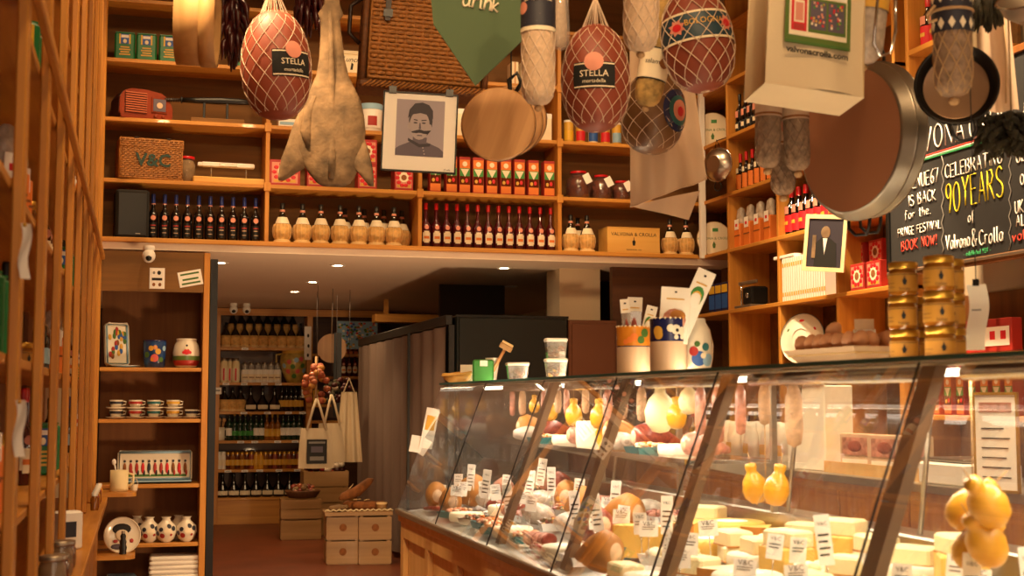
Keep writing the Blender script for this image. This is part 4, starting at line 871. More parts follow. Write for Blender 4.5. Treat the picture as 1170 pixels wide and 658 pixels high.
hang('mortadella', 'netted mortadella wrapped with a blue printed band, beside the canvas tote bag', 'mortadella', tuple(p), [('sausage_body', MB().lathe(pr, 'mortadella', 28, caps=False)), ('paper_band', L), ('netting', net_on([(a + .004, b) for a, b in pr], 12, r=.0018, twist=.8, z1=.37, top=.52))], (0, 0, .5), (0, -.14, facing(p)), r=.005, m='net')
# 4 dull ham with round label
p = P(742, 176, d=5.4); pr = egg_prof(.128, .34)
q = MB()
L = disc_on(pr, .17, .95, .085, 'navy', .003).merge(disc_on(pr, .17, .95, .06, 'teal', .004)).merge(disc_on(pr, .17, .95, .042, 'peach', .0055)).merge(disc_on(pr, .165, .95, .02, 'red_label', .0065))
hang('cured_ham', 'dull brown netted ham with a round dark blue label, below the salami', 'ham', tuple(p), [('ham_body', MB().lathe(pr, 'ham_dull', 28, caps=False)), ('round_label', L), ('netting', net_on(pr, 10, r=.0012, twist=.9, z1=.33, top=.5))], (0, 0, .48), (.0, .1, facing(p)), r=.004, m='net')
# salami
def salami(px, pyb, d, r, L_, label, mcol='salami', roll=0, bands=(), extra=None, net=True, pitch=0, rz=0, netc='net', group=None):
    p = P(px, pyb, d=d)
    pr = [(.0008, 0), (r * .25, .002), (r * .6, r * .18), (r * .88, r * .5), (r, r), (r * 1.02, L_ * .5), (r * .97, L_ * .9), (r * .8, L_ * .96), (r * .3, L_), (.008, L_ * 1.02)]
    ps = [('salami_body', MB().lathe(pr, mcol, 22, caps=False)), ('tied_tip', MB().ell((0, 0, -.008), (.014, .014, .012), 'twine', 8, 5))]
    if net: ps.append(('netting', net_on(pr, 9, r=.0016, m=netc, twist=1.6, z0=.01, z1=L_ * .98, steps=22)))
    for nm, z0, z1, mm in bands: ps.append((nm, MB().arc(0, z0, z1, -PI, PI, mm, 28, prof=pr, off=.0035, nz=2)))
    if extra: ps += extra(pr)
    return hang('salami', label, 'salami', tuple(p), ps, (0, 0, L_ * 1.01), (pitch, roll, facing(p) + rz), group=group)
def ex8(pr):
    m = MB().merge(text_mb('SALAME', .03, 'cream', bend=.063), TR(0, 0, .36)).merge(disc_on(pr, .33, -1.0, .022, 'peach', .0055)).merge(disc_on(pr, .41, -.95, .024, 'orange_label', .0055))
    return [('label_print', m)]
salami(615, 121, 4.6, .056, .56, 'pale netted salami with dark blue wrapper top beside the green pennant', 'salami_pale', bands=(('wrapper', .265, .46, 'charcoal'), ('wrapper_trim', .25, .264, 'cream')), extra=ex8)
salami(732, 60, 4.3, .055, .5, 'pale netted salami hanging highest, between mortadella and blue-banded one', 'salami_pale', roll=.02)
def ex11(pr): return [('label_print', MB().merge(text_mb('salame', .026, 'ink', bend=.058), TR(0, 0, .16)).merge(disc_on(pr, .16, .7, .02, 'brown_bread', .0055)))]
salami(738, 122, 5.0, .052, .42, 'mottled salami with cream paper band, leaning behind the pale salami', 'mould', roll=.2, bands=(('paper_band', .1, .21, 'cream'), ('string_tie', .095, .1, 'black'), ('string_tie', .21, .215, 'black')), extra=ex11, net=False)
def ex3(pr): return [('label_print', MB().merge(disc_on(pr, .225, .0, .018, 'peach', .0055)).merge(text_mb('negroni', .016, 'ink', bend=.04), TR(0, 0, .265)))]
for i, (px, pyb, d, roll, lb) in enumerate(((877, 193, 4.3, .03, 'grey-brown salami with cream band below the tote bag, nearer the white post'), (912, 196, 4.32, -.03, 'grey-brown salami with cream band below the tote bag, touching the large pan'), (895, 224, 4.46, .0, 'lowest grey-brown salami hanging behind the other two under the tote bag'))):
    salami(px, pyb, d, .039, .385, lb, 'salami_dark', roll=roll, bands=(('paper_band', .165, .262, 'linen'), ('string_tie', .255, .262, 'brown_bread'), ('string_tie', .17, .177, 'brown_bread')), extra=ex3, netc='salami_dark')
def exp(pr):
    m = MB()
    for k in range(12):
        a = 2 * PI * k / 12
        for z in (.185, .2 + .055): m.merge(MB().prism([(-.009, 0), (0, -.016), (.009, 0), (0, .016)], -.0005, 0, 'cream'), RZ(a) @ TR(0, -interp(pr, z) - .005, z))
    m.tube([(.052 * math.cos(a) , .052 * math.sin(a), .222) for a in [i * PI / 8 for i in range(16)]], .004, 'twine', 6, closed=True)
    return [('diamond_print', m), ('rope_loop', MB().tube([(-.04, -.035, .235), (-.06, -.04, .21), (-.055, -.045, .19), (-.035, -.045, .195)], .004, 'twine', 6))]
salami(1090, 112, 3.45, .047, .5, 'rough netted salami with dark diamond-patterned band in front of the black pan', 'salami_dark', bands=(('paper_band', .165, .275, 'charcoal'),), extra=exp, netc='twine')
salami(986, 74, 4.0, .054, .42, 'salami wrapped in shiny clear plastic beside the tote bag', 'plastic_wrap', roll=.12, bands=(('paper_label', .16, .32, 'gold_label'),), net=False)
# glass globe lamp-like cloche
p = P(641, 58, d=5.3)
hang('plastic_bag_bundle', 'clear plastic wrapped bundle hanging between the navy salami and the mortadella', 'bundle', tuple(p), [('wrap', MB().lathe([(.001, 0), (.03, .01), (.038, .06), (.034, .16), (.03, .24), (.012, .3)], 'plastic_clear', 14, sy=.6)), ('filling', MB().lathe([(.001, .01), (.022, .02), (.026, .1), (.02, .2), (.004, .26)], 'salami_pale', 12, sy=.6))], (0, 0, .29))
# dried salted fish
p = P(374, 213, d=5.9); s5 = 5.9 / FPX
def fx(px): return (px - 374) * s5
def fz(py): return (213 - py) * s5
rows = []
for y, a, b, th in ((213, 369, 392, .006), (209, 362, 400, .018), (200, 354, 406, .026), (186, 345, 411, .03), (170, 338, 414, .034), (150, 337, 417, .036), (130, 340, 415, .036), (112, 347, 411, .034), (98, 354, 404, .03), (84, 360, 397, .026), (64, 363, 392, .024), (40, 364, 389, .022), (20, 364, 386, .02), (12, 361, 390, .018), (0, 368, 386, .014), (-30, 370, 384, .014)):
    rows.append((fz(y), fx((a + b) / 2), (b - a) / 2 * s5, th, 0))
cb_ = MB().loft(rows, 'cod', 26)
flapL = MB().loft([(fz(207), fx(322), .012, .005, .01), (fz(203), fx(325), .026, .008, .01), (fz(192), fx(334), .055, .012, .0), (fz(180), fx(338), .06, .014, .0), (fz(165), fx(341), .05, .014, 0), (fz(145), fx(343), .036, .014, 0), (fz(125), fx(347), .02, .01, 0)], 'cod', 14)
flapR = MB().loft([(fz(212), fx(424), .01, .006, -.01), (fz(202), fx(420), .026, .01, -.01), (fz(188), fx(413), .045, .013, -.01), (fz(168), fx(408), .045, .014, 0), (fz(145), fx(404), .03, .012, 0)], 'cod', 12)
ridge = MB().loft([(fz(y), fx(x), w_ * s5 * .8, .012, -.024 if y > 20 else -.016) for y, x, w_ in ((205, 378, 4), (180, 379, 7), (140, 380, 6), (100, 378, 6), (60, 377, 4), (10, 375, 3))], 'cod', 12)
tail = MB().loft([(fz(14), fx(375), .05, .006, 0), (fz(6), fx(375), .03, .012, 0)], 'cod', 12)
r1 = MB().loft([(fz(y), fx(x), w_ * s5, .01, -.022) for y, x, w_ in ((170, 352, 3), (150, 350, 8), (128, 352, 6), (110, 358, 3))], 'cod', 10)
hang('dried_fish', 'large whole dried salted fish hung head down beside the wicker basket', 'dried fish', tuple(p), [('fish_body', cb_), ('fin', flapL), ('fin', flapR), ('spine_ridge', ridge), ('belly_fold', r1)], (0, 0, fz(-28)), (0, 0, facing(p)))
# bentwood hoop (sieve drum)
p = P(226, 22, d=6.0)
hoop = MB().lathe([(.2, -.085), (.206, -.085), (.206, .085), (.2, .085), (.2, -.085)], 'bentwood', 48, caps=False)
hoop2 = MB().lathe([(.206, .02), (.2095, .02), (.2095, .088), (.198, .088)], 'bentwood', 48, caps=False)
mesh_ = MB().lathe([(.0005, -.0), (.199, .0)], 'linen', 32, caps=False)
hang('wooden_sieve', 'round bentwood sieve drum hung edge-on above the table radio', 'sieve', tuple(p), [('drum_wall', MB().merge(hoop, RY(PI/2))), ('outer_hoop', MB().merge(hoop2, RY(PI/2))), ('sieve_cloth', MB().merge(mesh_, RY(PI/2)))], (0, 0, .21), (0, .03, -.13), m='iron')
# chilli bunches
def chillies(px, pyt, d, n, label, spread=.09, ln=.3):
    p = P(px, pyt, d=d); m = MB(); st_ = MB()
    for i in range(n):
        a = random.uniform(0, 2*PI); r = spread * random.uniform(.1, 1); z = -random.uniform(0, ln)
        m.tube([(r*.4*math.cos(a), r*.4*math.sin(a), z), (r*math.cos(a), r*math.sin(a), z - .05), (r*math.cos(a)*1.1, r*math.sin(a)*1.1, z - .13)], [.009, .016, .003], 'chilli', 6)
    st_.tube([(0, 0, 0), (0, 0, -ln)], .005, 'twine', 5)
    hang('chilli_bunch', label, 'dried chillies', tuple(p), [('chillies', m), ('string', st_)], (0, 0, 0)); return m
p_ = chillies(268, -14, 6.3, 60, 'dark bunch of dried chillies hanging beside the bentwood sieve', .07, .26)
chillies(352, -40, 6.35, 60, 'dark bunch of dried chillies half hidden between mortadella and dried fish', .07, .22)
bpy.data.objects['chillies']['kind'] = 'stuff'; bpy.data.objects['chillies.001']['kind'] = 'stuff'
# big wicker basket with portrait below
p = P(413, 99, d=7.2)
bw, bh, bdp = .66, .62, .26
bk_ = MB().cbox(.01, bw - .01, .01, bdp - .01, .04, bh, 'wicker_dark', .01).merge(weave(bw - .06, bh - .08, 13, 24, r=.0125, amp=.008), TR(bw / 2, 0, .05))
bk_.merge(weave(bdp, bh - .06, 7, 34, 'wicker_dark', r=.0085), TR(0, bdp / 2, .05) @ RZ(-PI/2)).merge(weave(bdp, bh - .06, 7, 34, 'wicker_dark', r=.0085), TR(bw, bdp / 2, .05) @ RZ(PI/2))
rim = MB().cbox(-.02, bw + .02, -.025, bdp + .02, -.0, .045, 'wicker_dark', .012)
for k in range(26): rim.tube([(k * bw / 26, -.026, .004), (k * bw / 26 + .03, -.03, .022), (k * bw / 26 + .05, -.026, .04)], .006, 'wicker', 5)
psts = [('corner_post', MB().tube([(x, y, .03), (x, y, bh)], .018, 'wicker_dark', 8)) for x in (0, bw) for y in (0, bdp)]
o = hang('wicker_basket', 'large dark wicker basket hung above the framed portrait', 'basket', tuple(p), [('basket_body', bk_), ('base_rim', rim)] + psts + [
    ('leather_strap', MB().box(.1, .13, -.034, -.03, .36, bh, 'leather')), ('leather_strap', MB().box(.47, .5, -.034, -.03, .36, bh, 'leather')), ('buckle', MB().box(.09, .14, -.04, -.034, .38, .42, 'black')),
    ('lettering', MB().merge(text_mb('V&C', .24, 'leather', bold=.008), TR(.32, -.03, .575))), ('handle', MB().tube([(-.02, .1, .5), (-.08, .1, .45), (-.08, .1, .3), (-.02, .1, .25)], .012, 'leather', 8))], (bw / 2, bdp / 2, bh), (.06, .05, -.1), m='iron')
pp = P(477.5, 197, d=7.1)
pw, ph = .395, .425
fr_ = MB()
for a in ((-pw/2, -pw/2 + .008, 0, ph), (pw/2 - .008, pw/2, 0, ph), (-pw/2, pw/2, 0, .008), (-pw/2, pw/2, ph - .008, ph)): fr_.box(a[0], a[1], -.012, .012, a[2], a[3], 'iron')
card_ = MB().box(-pw/2 + .008, pw/2 - .008, -.004, .008, .008, ph - .008, 'card')
x0_, x1_, zb0, zt0 = -.125, .128, .085, .385
ph_ = MB().box(x0_, x1_, -.006, -.004, zb0, zt0, 'photo_bg')
def fl(pts, y, m): ph_.prism(pts, -.006 - y * .0006, -.006 - (y - 1) * .0006, m)
def elp(cx, cz, rx, rz_, n=20, a0=0, a1=2*PI): return [(cx + rx * math.cos(a0 + (a1-a0)*i/n), cz + rz_ * math.sin(a0 + (a1-a0)*i/n)) for i in range(n)]
fl([(-.125, .085), (.128, .085), (.128, .115), (.105, .135), (.055, .155), (.03, .165), (-.035, .17), (-.06, .155), (-.105, .135), (-.125, .12)], 1, 'photo_mid')
fl([(-.035, .15), (.035, .14), (.04, .185), (-.035, .195)], 2, 'photo_mid'); fl([(-.06, .165), (.0, .132), (.055, .14), (.06, .155), (.0, .15), (-.06, .18)], 3, 'photo_dark')
fl(elp(.004, .272, .062, .09), 4, 'photo_dark'); fl(elp(-.002, .25, .053, .078), 5, 'skin_grey')
fl(elp(-.056, .245, .009, .018), 5, 'skin_grey'); fl(elp(.053, .24, .009, .018), 5, 'skin_grey')
fl([(-.064, .285), (-.058, .33), (-.03, .365), (.01, .372), (.045, .36), (.066, .33), (.068, .285), (.05, .305), (0, .315), (-.045, .305)], 6, 'photo_dark')
fl([(-.045, .214), (-.02, .222), (0, .228), (.02, .222), (.048, .21), (.06, .225), (.04, .203), (.015, .206), (0, .212), (-.015, .206), (-.04, .208), (-.058, .226)], 7, 'photo_dark')
for sx in (-1, 1): fl(elp(sx * .022 - .002, .262, .011, .004, 10), 7, 'photo_dark'); fl([(sx * .01 - .003, .272), (sx * .034, .276), (sx * .034, .281), (sx * .01 - .003, .278)][::sx], 7, 'photo_dark')
fl([(-.006, .23), (.007, .23), (.003, .262), (-.003, .262)], 7, 'photo_mid'); fl([(-.015, .192), (.015, .192), (.012, .198), (-.012, .198)], 7, 'photo_mid')
for k in range(3): fl(elp(.02 + k * .004, .13 - k * .016, .004, .004, 8), 8, 'skin_grey')
clip = lambda x: MB().box(x - .02, x + .02, -.02, .014, ph - .012, ph + .024, 'black')
thing('framed_portrait', 'black and white framed portrait of a moustached person in uniform, under the wicker basket', 'framed photo', tuple(pp), [('frame', fr_), ('mount_card', card_), ('photograph', ph_), ('clip', clip(-.15)), ('clip', clip(.15)),
    ('hanging_wire', MB().tube([(-.15, .012, ph + .01), (-.15, .05, ph + .05)], .003, 'iron', 4)), ('hanging_wire', MB().tube([(.15, .012, ph + .01), (.15, .05, ph + .05)], .003, 'iron', 4)),
    ('signature', MB().merge(text_mb('Crolla', .014, 'ink', shear=.4), TR(.15, -.0045, .02)))], (.0, .035, -.14))
# green pennant
p = P(543, 98, d=5.0); s_ = 5.0 / FPX
poly = [(0, 0), (54 * s_, 53 * s_), (58 * s_, .36), (-52 * s_, .36), (-48 * s_, 71 * s_)]
dr, wd_ = strokes('drink', .062, 'cream', .0042, 1.0, .12, .0, .0)
hang('green_pennant', 'dark green pointed sign with white script word, hung above the round boards', 'sign', tuple(p), [('sign_board', MB().prism(poly, -.006, .006, 'pennant')), ('script_lettering', MB().merge(dr, TR(-.05, -.009, .3) @ RY(.18)))], (0, 0, .355), (0, 0, facing(p)), m='black')
# round boards
for i, (px, py, d, r, lb) in enumerate(((569.5, 142, 5.5, .152, 'round wooden board in front, hung under the green pennant'), (580, 140, 5.56, .145, 'round wooden board directly behind the front one'), (585, 137, 5.62, .145, 'round wooden board at the back of the three, beside the navy-topped salami'))):
    p = P(px, py, d=d); m = MB().merge(MB().lathe([(r - .006, -.012), (r, -.006), (r, .006), (r - .006, .012)], 'board_wood', 40), RX(PI/2))
    ps = [('board', m), ('edge_band', MB().merge(MB().lathe([(r + .0005, -.004), (r + .0025, 0), (r + .0005, .004)], 'dark_wood', 40, caps=False), RX(PI/2)))]
    if i < 2: ps.append(('leather_loop', MB().tube([(0, 0, r - .01), (-.02, -.015, r + .03), (.0, -.01, r + .07), (.03, 0, r + .04), (.02, .01, r)], .009, 'black', 8)))
    hang('round_board', lb, 'board', tuple(p), ps, (0, 0, r), (0, .35 + i * .2, facing(p) - .1), m='black', group='round wooden boards')
# linen apron cloth
p = P(765, 252, d=5.7); s_ = 5.7 / FPX
def lin(u, v):
    z = v; xl = -44 + v * 6; xr = 44 - v * 14
    x = (xl + (xr - xl) * u) * s_; zz = ((.0 + 38 * (1 - u * .45) * 0 + (18 - 46 * u * 0)) * 0 + v * 190 + (1 - v) * (14 + 0)) * s_
    low = (228 - (205 + 20 * 0))
    zb = {0: 16, 1: 62}; zlow = (0 if False else (18 + 28 * u))
    zz = (zlow + (200 - zlow) * v) * s_
    return (x, .012 * math.sin(u * 9 + v * 3) + .01 * math.sin(u * 17), zz)
cl = MB().grid(lin, 30, 30, 'linen'); cl2 = MB().grid(lambda u, v: lin(u, v)[0:1] + (lin(u, v)[1] + .004,) + lin(u, v)[2:], 30, 30, 'linen')
tri = MB()
def trf(u, v):
    a = Vector((-44, 0, 20)); b = Vector((36, 0, 34)); c = Vector((22, 0, 1)); q = a.lerp(b, u).lerp(a.lerp(c, u), v); return (q.x * s_, .02 + .008 * math.sin(u * 8) + v * .01, q.z * s_)
tri.grid(trf, 16, 8, 'linen')
hang('linen_apron', 'beige linen apron cloth hanging in folds behind the netted ham', 'apron', tuple(p), [('cloth', cl.merge(cl2)), ('lower_fold', tri), ('hem', MB().tube([lin(i / 20, 0) for i in range(21)], .003, 'linen', 5))], (0, .0, 195 * s_), (0, -.03, facing(p)), r=.006, m='linen')
# canvas tote
p = P(925, 113, d=3.9); s_ = 1
tw, th, td = .3, .5, .16
fc = MB()
def tot(u, v): return ((u - .5) * tw * (1 - .02 * v), -td / 2 + .006 * math.sin(u * 7 + v * 5) + .01 * v, v * th)
fc.grid(tot, 16, 16, 'canvas').grid(lambda u, v: (tot(u, v)[0], td / 2 - .01 * v, v * th), 6, 8, 'canvas')
sd = lambda x: MB().grid(lambda u, v: (x * (tw/2) * (1 - .02 * v) + x * -.035 * math.sin(u * PI) * (.3 + v), -td/2 + u * td, v * th), 8, 10, 'canvas')
bt = MB().box(-tw/2, tw/2, -td/2, td/2, -.004, .0, 'canvas')
prn = MB(); yk = -td/2 - .009
def pb(x0, x1, z0, z1, m, k=0): prn.box(x0, x1, yk - k * .0007, yk - k * .0007 + .0006, z0, z1, m)
pb(-.1, .1, .125, .345, 'ceramic_green'); pb(-.088, .088, .15, .335, 'cream', 1); pb(-.085, .085, .275, .325, 'paper', 2)
prn.merge(text_mb('VALVONA & CROLLA', .0165, 'ink', bold=.0004), TR(0, yk - .0022, .303)).merge(text_mb('EDINBURGH', .01, 'red_label'), TR(0, yk - .0022, .284)).merge(text_mb('valvonacrolla.com', .026, 'ink', bold=.0009), TR(0, yk - .001, .105))
pb(-.082, -.035, .165, .265, 'red_label', 2); pb(-.074, -.043, .19, .258, 'cream', 3); pb(-.07, -.047, .195, .25, 'peach', 4); pb(-.074, -.043, .168, .185, 'pinkred', 3)
pb(-.03, .085, .165, .27, 'ceramic_green', 2); pb(-.024, .024, .175, .262, 'photo_mid', 3); pb(.03, .079, .175, .262, 'photo_mid', 3)
random.seed(3)
for k in range(46): x = random.choice((-1, 1)) * random.uniform(.0, .022) + (.0 if k % 2 else .054); z = random.uniform(.18, .256); pb(x - .003, x + .003, z, z + .007, random.choice(['red_label', 'cream', 'gold_label', 'green', 'peach']), 4)
pb(-.085, .085, .152, .162, 'cream', 2); pb(-.095, .095, .128, .134, 'leaf', 2)
sl_ = MB()
for x in (-.08, .08): sl_.tube([(x, -td/2 + .01, th - .02), (x * .7, -.03, th + .12), (0, 0, th + .25)], .009, 'canvas', 6)
hang('tote_bag', 'cream canvas tote bag printed with a green shopfront and web address', 'tote bag', (p.x - .02, p.y, p.z + .0), [('front_panel', fc), ('side_gusset', sd(-1)), ('side_gusset', sd(1)), ('base_panel', bt), ('shopfront_print', prn), ('handle', sl_)], (0, 0, th + .24), (-.12, .1, facing(p) + .42), m='canvas', r=.006)
# large pans
def pan(r, dep, out, inn, seg=56, rim='pan_steel'):
    return MB().lathe([(.0005, -.0), (r * .86, .0), (r * .9, .004), (r * .985, dep), (r, dep), (r * 1.0, dep + .004), (r * .975, dep + .003), (r * .885, .008), (r * .85, .0045), (.0005, .004)], out, seg, caps=False)
def loop(x, z, w_, m='black', r=.0055): 
    return MB().tube([(x - w_, 0, z + .0), (x - w_ * .95, .0, z - .03), (x - w_ * .5, .01, z - .052), (x + w_ * .5, .01, z - .052), (x + w_ * .95, 0, z - .03), (x + w_, 0, z)], r, m, 8)
def big_pan(px, py, d, r, tilt, lb, botm, k=0):
    p = P(px, py, d=d); M_ = RX(-PI/2)   # disc bottom faces -Y
    b_ = MB().merge(MB().lathe([(r * .89, 0), (r * .93, .005), (r * .985, .04), (r * 1.0, .042), (r * 1.0, .046), (r * .96, .044), (r * .91, .01), (.0005, .008)], 'pan_steel', 64, caps=False), M_)
    bot = MB().merge(MB().lathe([(.0005, -.001), (r * .89, 0)], botm, 64, caps=False), M_)
    ps = [('pan_wall', b_), ('pan_base', bot), ('handle', MB().merge(loop(0, -r * .97, .05, 'black'), TR(0, .05, 0))), ('handle', MB().merge(loop(0, -r * .97, .05, 'black'), TR(0, .05, 0) @ RY(PI)))]
    return hang('paella_pan', lb, 'pan', tuple(p), ps, (0, .05, r * 1.25), (0, 0.06, facing(p) + tilt), m='iron', group='nested large pans')
TL = -.84
big_pan(970, 160, 4.4, .262, TL, 'large shallow pan in front with brown base facing out, beside the tote bag', 'pan_brown')
q = P(1000, 155, d=3.36); big_pan(983, 159, 4.46, .262, TL, 'large shallow steel pan nested behind the brown-based one, nearer the chalkboard', 'pan_steel')
# black pan behind the diamond-banded salami
p = P(1093, 97, d=3.85); r = .112
M_ = RX(PI/2)
hang('frying_pan', 'round black two-handled pan behind the diamond-banded salami', 'pan', tuple(p), [
    ('pan_bowl', MB().merge(MB().lathe([(.0005, -.04), (r * .8, -.04), (r * .86, -.034), (r * .98, 0), (r, 0), (r, -.004), (r * .88, -.045), (.0005, -.046)], 'pan_black', 56, caps=False), M_)),
    ('inner_base', MB().merge(MB().lathe([(.0005, -.0385), (r * .78, -.0385), (r * .81, -.0375)], 'pan_inner', 48, caps=False), M_)),
    ('rolled_rim', MB().merge(MB().lathe([(r, -.006), (r * 1.045, -.003), (r * 1.05, .003), (r * 1.0, .005), (r * .96, .0)], 'pan_black', 56, caps=False), M_)),
    ('handle', MB().merge(loop(.0, -r * .98, .034, 'black', .006), TR(.0, -.005, 0))), ('handle', MB().merge(loop(.0, -r * .98, .034, 'black', .006), TR(0, -.005, 0) @ RY(PI)))], (0, 0, r * 1.4), (0, -.12, facing(p) + .05), m='iron')
# things at the far right: dark bunch, apron, basin
p = P(1150, 25, d=4.4)
hang('canvas_apron', 'khaki canvas apron with hanging string tie, beside the black pan', 'apron', tuple(P(1133, 128, d=4.5)), [
    ('cloth', MB().grid(lambda u, v: ((u - .5) * .17 * (1 - .3 * v), .02 * math.sin(u * 12 + v), v * .42), 20, 12, 'linen')), ('tie_string', MB().tube([(.04, -.03, .4), (.05, -.035, .2), (.045, -.03, .02)], .003, 'twine', 5)), ('fold', MB().grid(lambda u, v: (-.09 + u * .05, -.02 - .01 * math.sin(u * 6), .12 + v * .3), 6, 8, 'canvas'))], (0, 0, .41), (0, 0, -.6), m='linen')
m = MB(); random.seed(5)
for i in range(260):
    a = random.uniform(0, 2*PI); r = random.uniform(.0, .082); z = random.uniform(-.06, .035)
    q_ = random.uniform(0, 6); m.tube([(r*math.cos(a), r*math.sin(a), z + .01), (r*math.cos(a) + .02 * math.cos(q_), r*math.sin(a) + .02 * math.sin(q_), z), (r*math.cos(a) + .035 * math.cos(q_), r*math.sin(a) + .035 * math.sin(q_), z - .02)], [.006, .012, .002], 'darkherb', 5)
o = hang('herb_bunch', 'dark dried herb bunch hanging in front of the chalkboard title', 'dried herbs', tuple(P(1156, 148, d=3.9)), [('herbs', m)], (0, 0, .04)); bpy.data.objects['herbs']['kind'] = 'stuff'
m = MB()
for i in range(110):
    a = random.uniform(0, 2*PI); r = random.uniform(.0, .04); z = random.uniform(-.05, .0)
    m.tube([(r*.6*math.cos(a)*1.1, r*.6*math.sin(a), z + .04), (r*math.cos(a)*1.1, r*math.sin(a), z), (r*1.3*math.cos(a), r*1.2*math.sin(a), z - .05)], [.006, .011, .002], 'darkherb', 5)
hang('herb_bunch', 'dark herb bunch hanging high above the khaki apron', 'dried herbs', tuple(P(1128, 0, d=4.2)), [('herbs', m)], (0, 0, .04)); bpy.data.objects['herbs.001']['kind'] = 'stuff'
p = P(1184, -6, d=3.6)
hang('metal_basin', 'grey perforated metal basin hanging above the khaki apron', 'basin', tuple(p), [('basin_wall', MB().lathe([(.0005, -.075), (.05, -.07), (.09, -.035), (.1, .0), (.105, .002)], 'brushed', 32, caps=False)), ('rim', MB().lathe([(.1, 0), (.108, .003), (.1, .006)], 'chrome', 32, caps=False))], (0, 0, -.07), (.3, -.5, 0), m='iron')
# hook wires over the pans
p = P(1012, 60, d=3.5)
hang('wire_hook', 'large steel wire hook looping above the nested pans', 'hook', tuple(p), [('hook_wire', MB().tube([(.0, 0, .3), (-.025, 0, .1), (-.035, 0, .02), (-.015, 0, -.01), (.015, 0, 0), (.03, 0, .06), (.035, 0, .2)], .004, 'chrome', 8))], (0, 0, .29), m='iron', r=.003)

# ================================================================== ON THE COUNTER TOP (glass at z = ZT + .007)
ZC = ZT + .0075
def ontop(name, label, cat, px, x, pr, rz=0, group=None, scale=None, rot=None):
    y = P(px, 400, x=x).y; return thing(name, label, cat, (x, y, ZC), pr, rot or (0, 0, rz), group, scale)
FA = -.42   # turn towards the camera side
def pot(r, h, band, rim, deco):
    b = MB().lathe([(r * .96, 0), (r, .006), (r, h * .58)], 'linen', 28).lathe([(r * 1.002, h * .58), (r * 1.01, h * .6), (r * 1.01, h)], band, 28, caps=False)
    b.lathe([(r * 1.01, h), (r * .93, h), (r * .92, h * .5), (.0005, h * .5)], 'ceramic', 28, caps=False)
    rm = MB()
    for k in range(22): a = 2 * PI * k / 22; rm.ell((r * .97 * math.cos(a), r * .97 * math.sin(a), h), (.005, .005, .004), rim, 6, 4)
    return [('pot_body', b), ('beaded_rim', rm), ('painted_line', MB().lathe([(r * 1.012, h * .575), (r * 1.016, h * .585), (r * 1.012, h * .595)], 'navy', 28, caps=False)), ('painted_motif', deco)]
rp, hp = .062, .175
prf = [(rp * 1.01, 0), (rp * 1.01, .3)]
deco1 = disc_on(prf, .125, .5, .014, 'leaf', .002).merge(disc_on(prf, .15, .75, .016, 'leaf', .002)).merge(disc_on(prf, .135, .1, .014, 'orange_label', .002)).merge(disc_on(prf, .125, -.15, .012, 'orange_label', .002)).merge(disc_on(prf, .118, -.4, .01, 'orange_label', .002))
ontop('utensil_pot', 'cream and orange ceramic pot holding packets, on the glass counter top', 'pot', 724, 1.74, pot(rp, hp, 'ceramic_orange', 'cream', deco1), FA)
rp2, hp2 = .063, .185
prf = [(rp2 * 1.01, 0), (rp2 * 1.01, .3)]
deco2 = disc_on(prf, .14, -.55, .018, 'gold_label', .002).merge(disc_on(prf, .128, -.5, .016, 'gold_label', .0025)).merge(disc_on(prf, .145, .45, .017, 'ceramic', .002)).merge(disc_on(prf, .14, .8, .015, 'ceramic', .002)).merge(disc_on(prf, .15, .15, .013, 'ceramic', .002)).merge(disc_on(prf, .12, .45, .008, 'ceramic', .002)).merge(disc_on(prf, .12, .8, .008, 'ceramic', .002)).merge(disc_on(prf, .143, .5, .006, 'ink', .003))
ontop('utensil_pot', 'cream and navy ceramic pot with lemon motif holding packets, beside the orange one', 'pot', 764, 1.74, pot(rp2, hp2, 'navy', 'cream', deco2), FA)
jp = [(.04, 0), (.05, .005), (.058, .05), (.06, .1), (.05, .15), (.036, .175), (.034, .19)]
jd = MB().merge(disc_on(jp, .05, .2, .026, 'blue', .002)).merge(disc_on(jp, .045, .8, .022, 'skyblue', .0025)).merge(disc_on(jp, .075, -.1, .016, 'pinkred', .0025)).merge(disc_on(jp, .09, .6, .014, 'teal', .0025)).merge(disc_on(jp, .1, .1, .01, 'leaf', .0025)).merge(disc_on(jp, .06, .45, .01, 'cream', .0035))
ontop('painted_jug', 'white rounded jug painted with blue and red waves, beside the navy pot', 'jug', 795, 1.86, [('jug_body', MB().lathe(jp, 'ceramic', 28)), ('painted_motif', jd), ('spout', MB().ell((-.0, -.0, .185), (.018, .016, .01), 'ceramic', 10, 6)), ('handle', MB().tube([(0, .05, .15), (0, .085, .14), (0, .09, .09), (0, .056, .06)], .007, 'ceramic', 8))], FA)
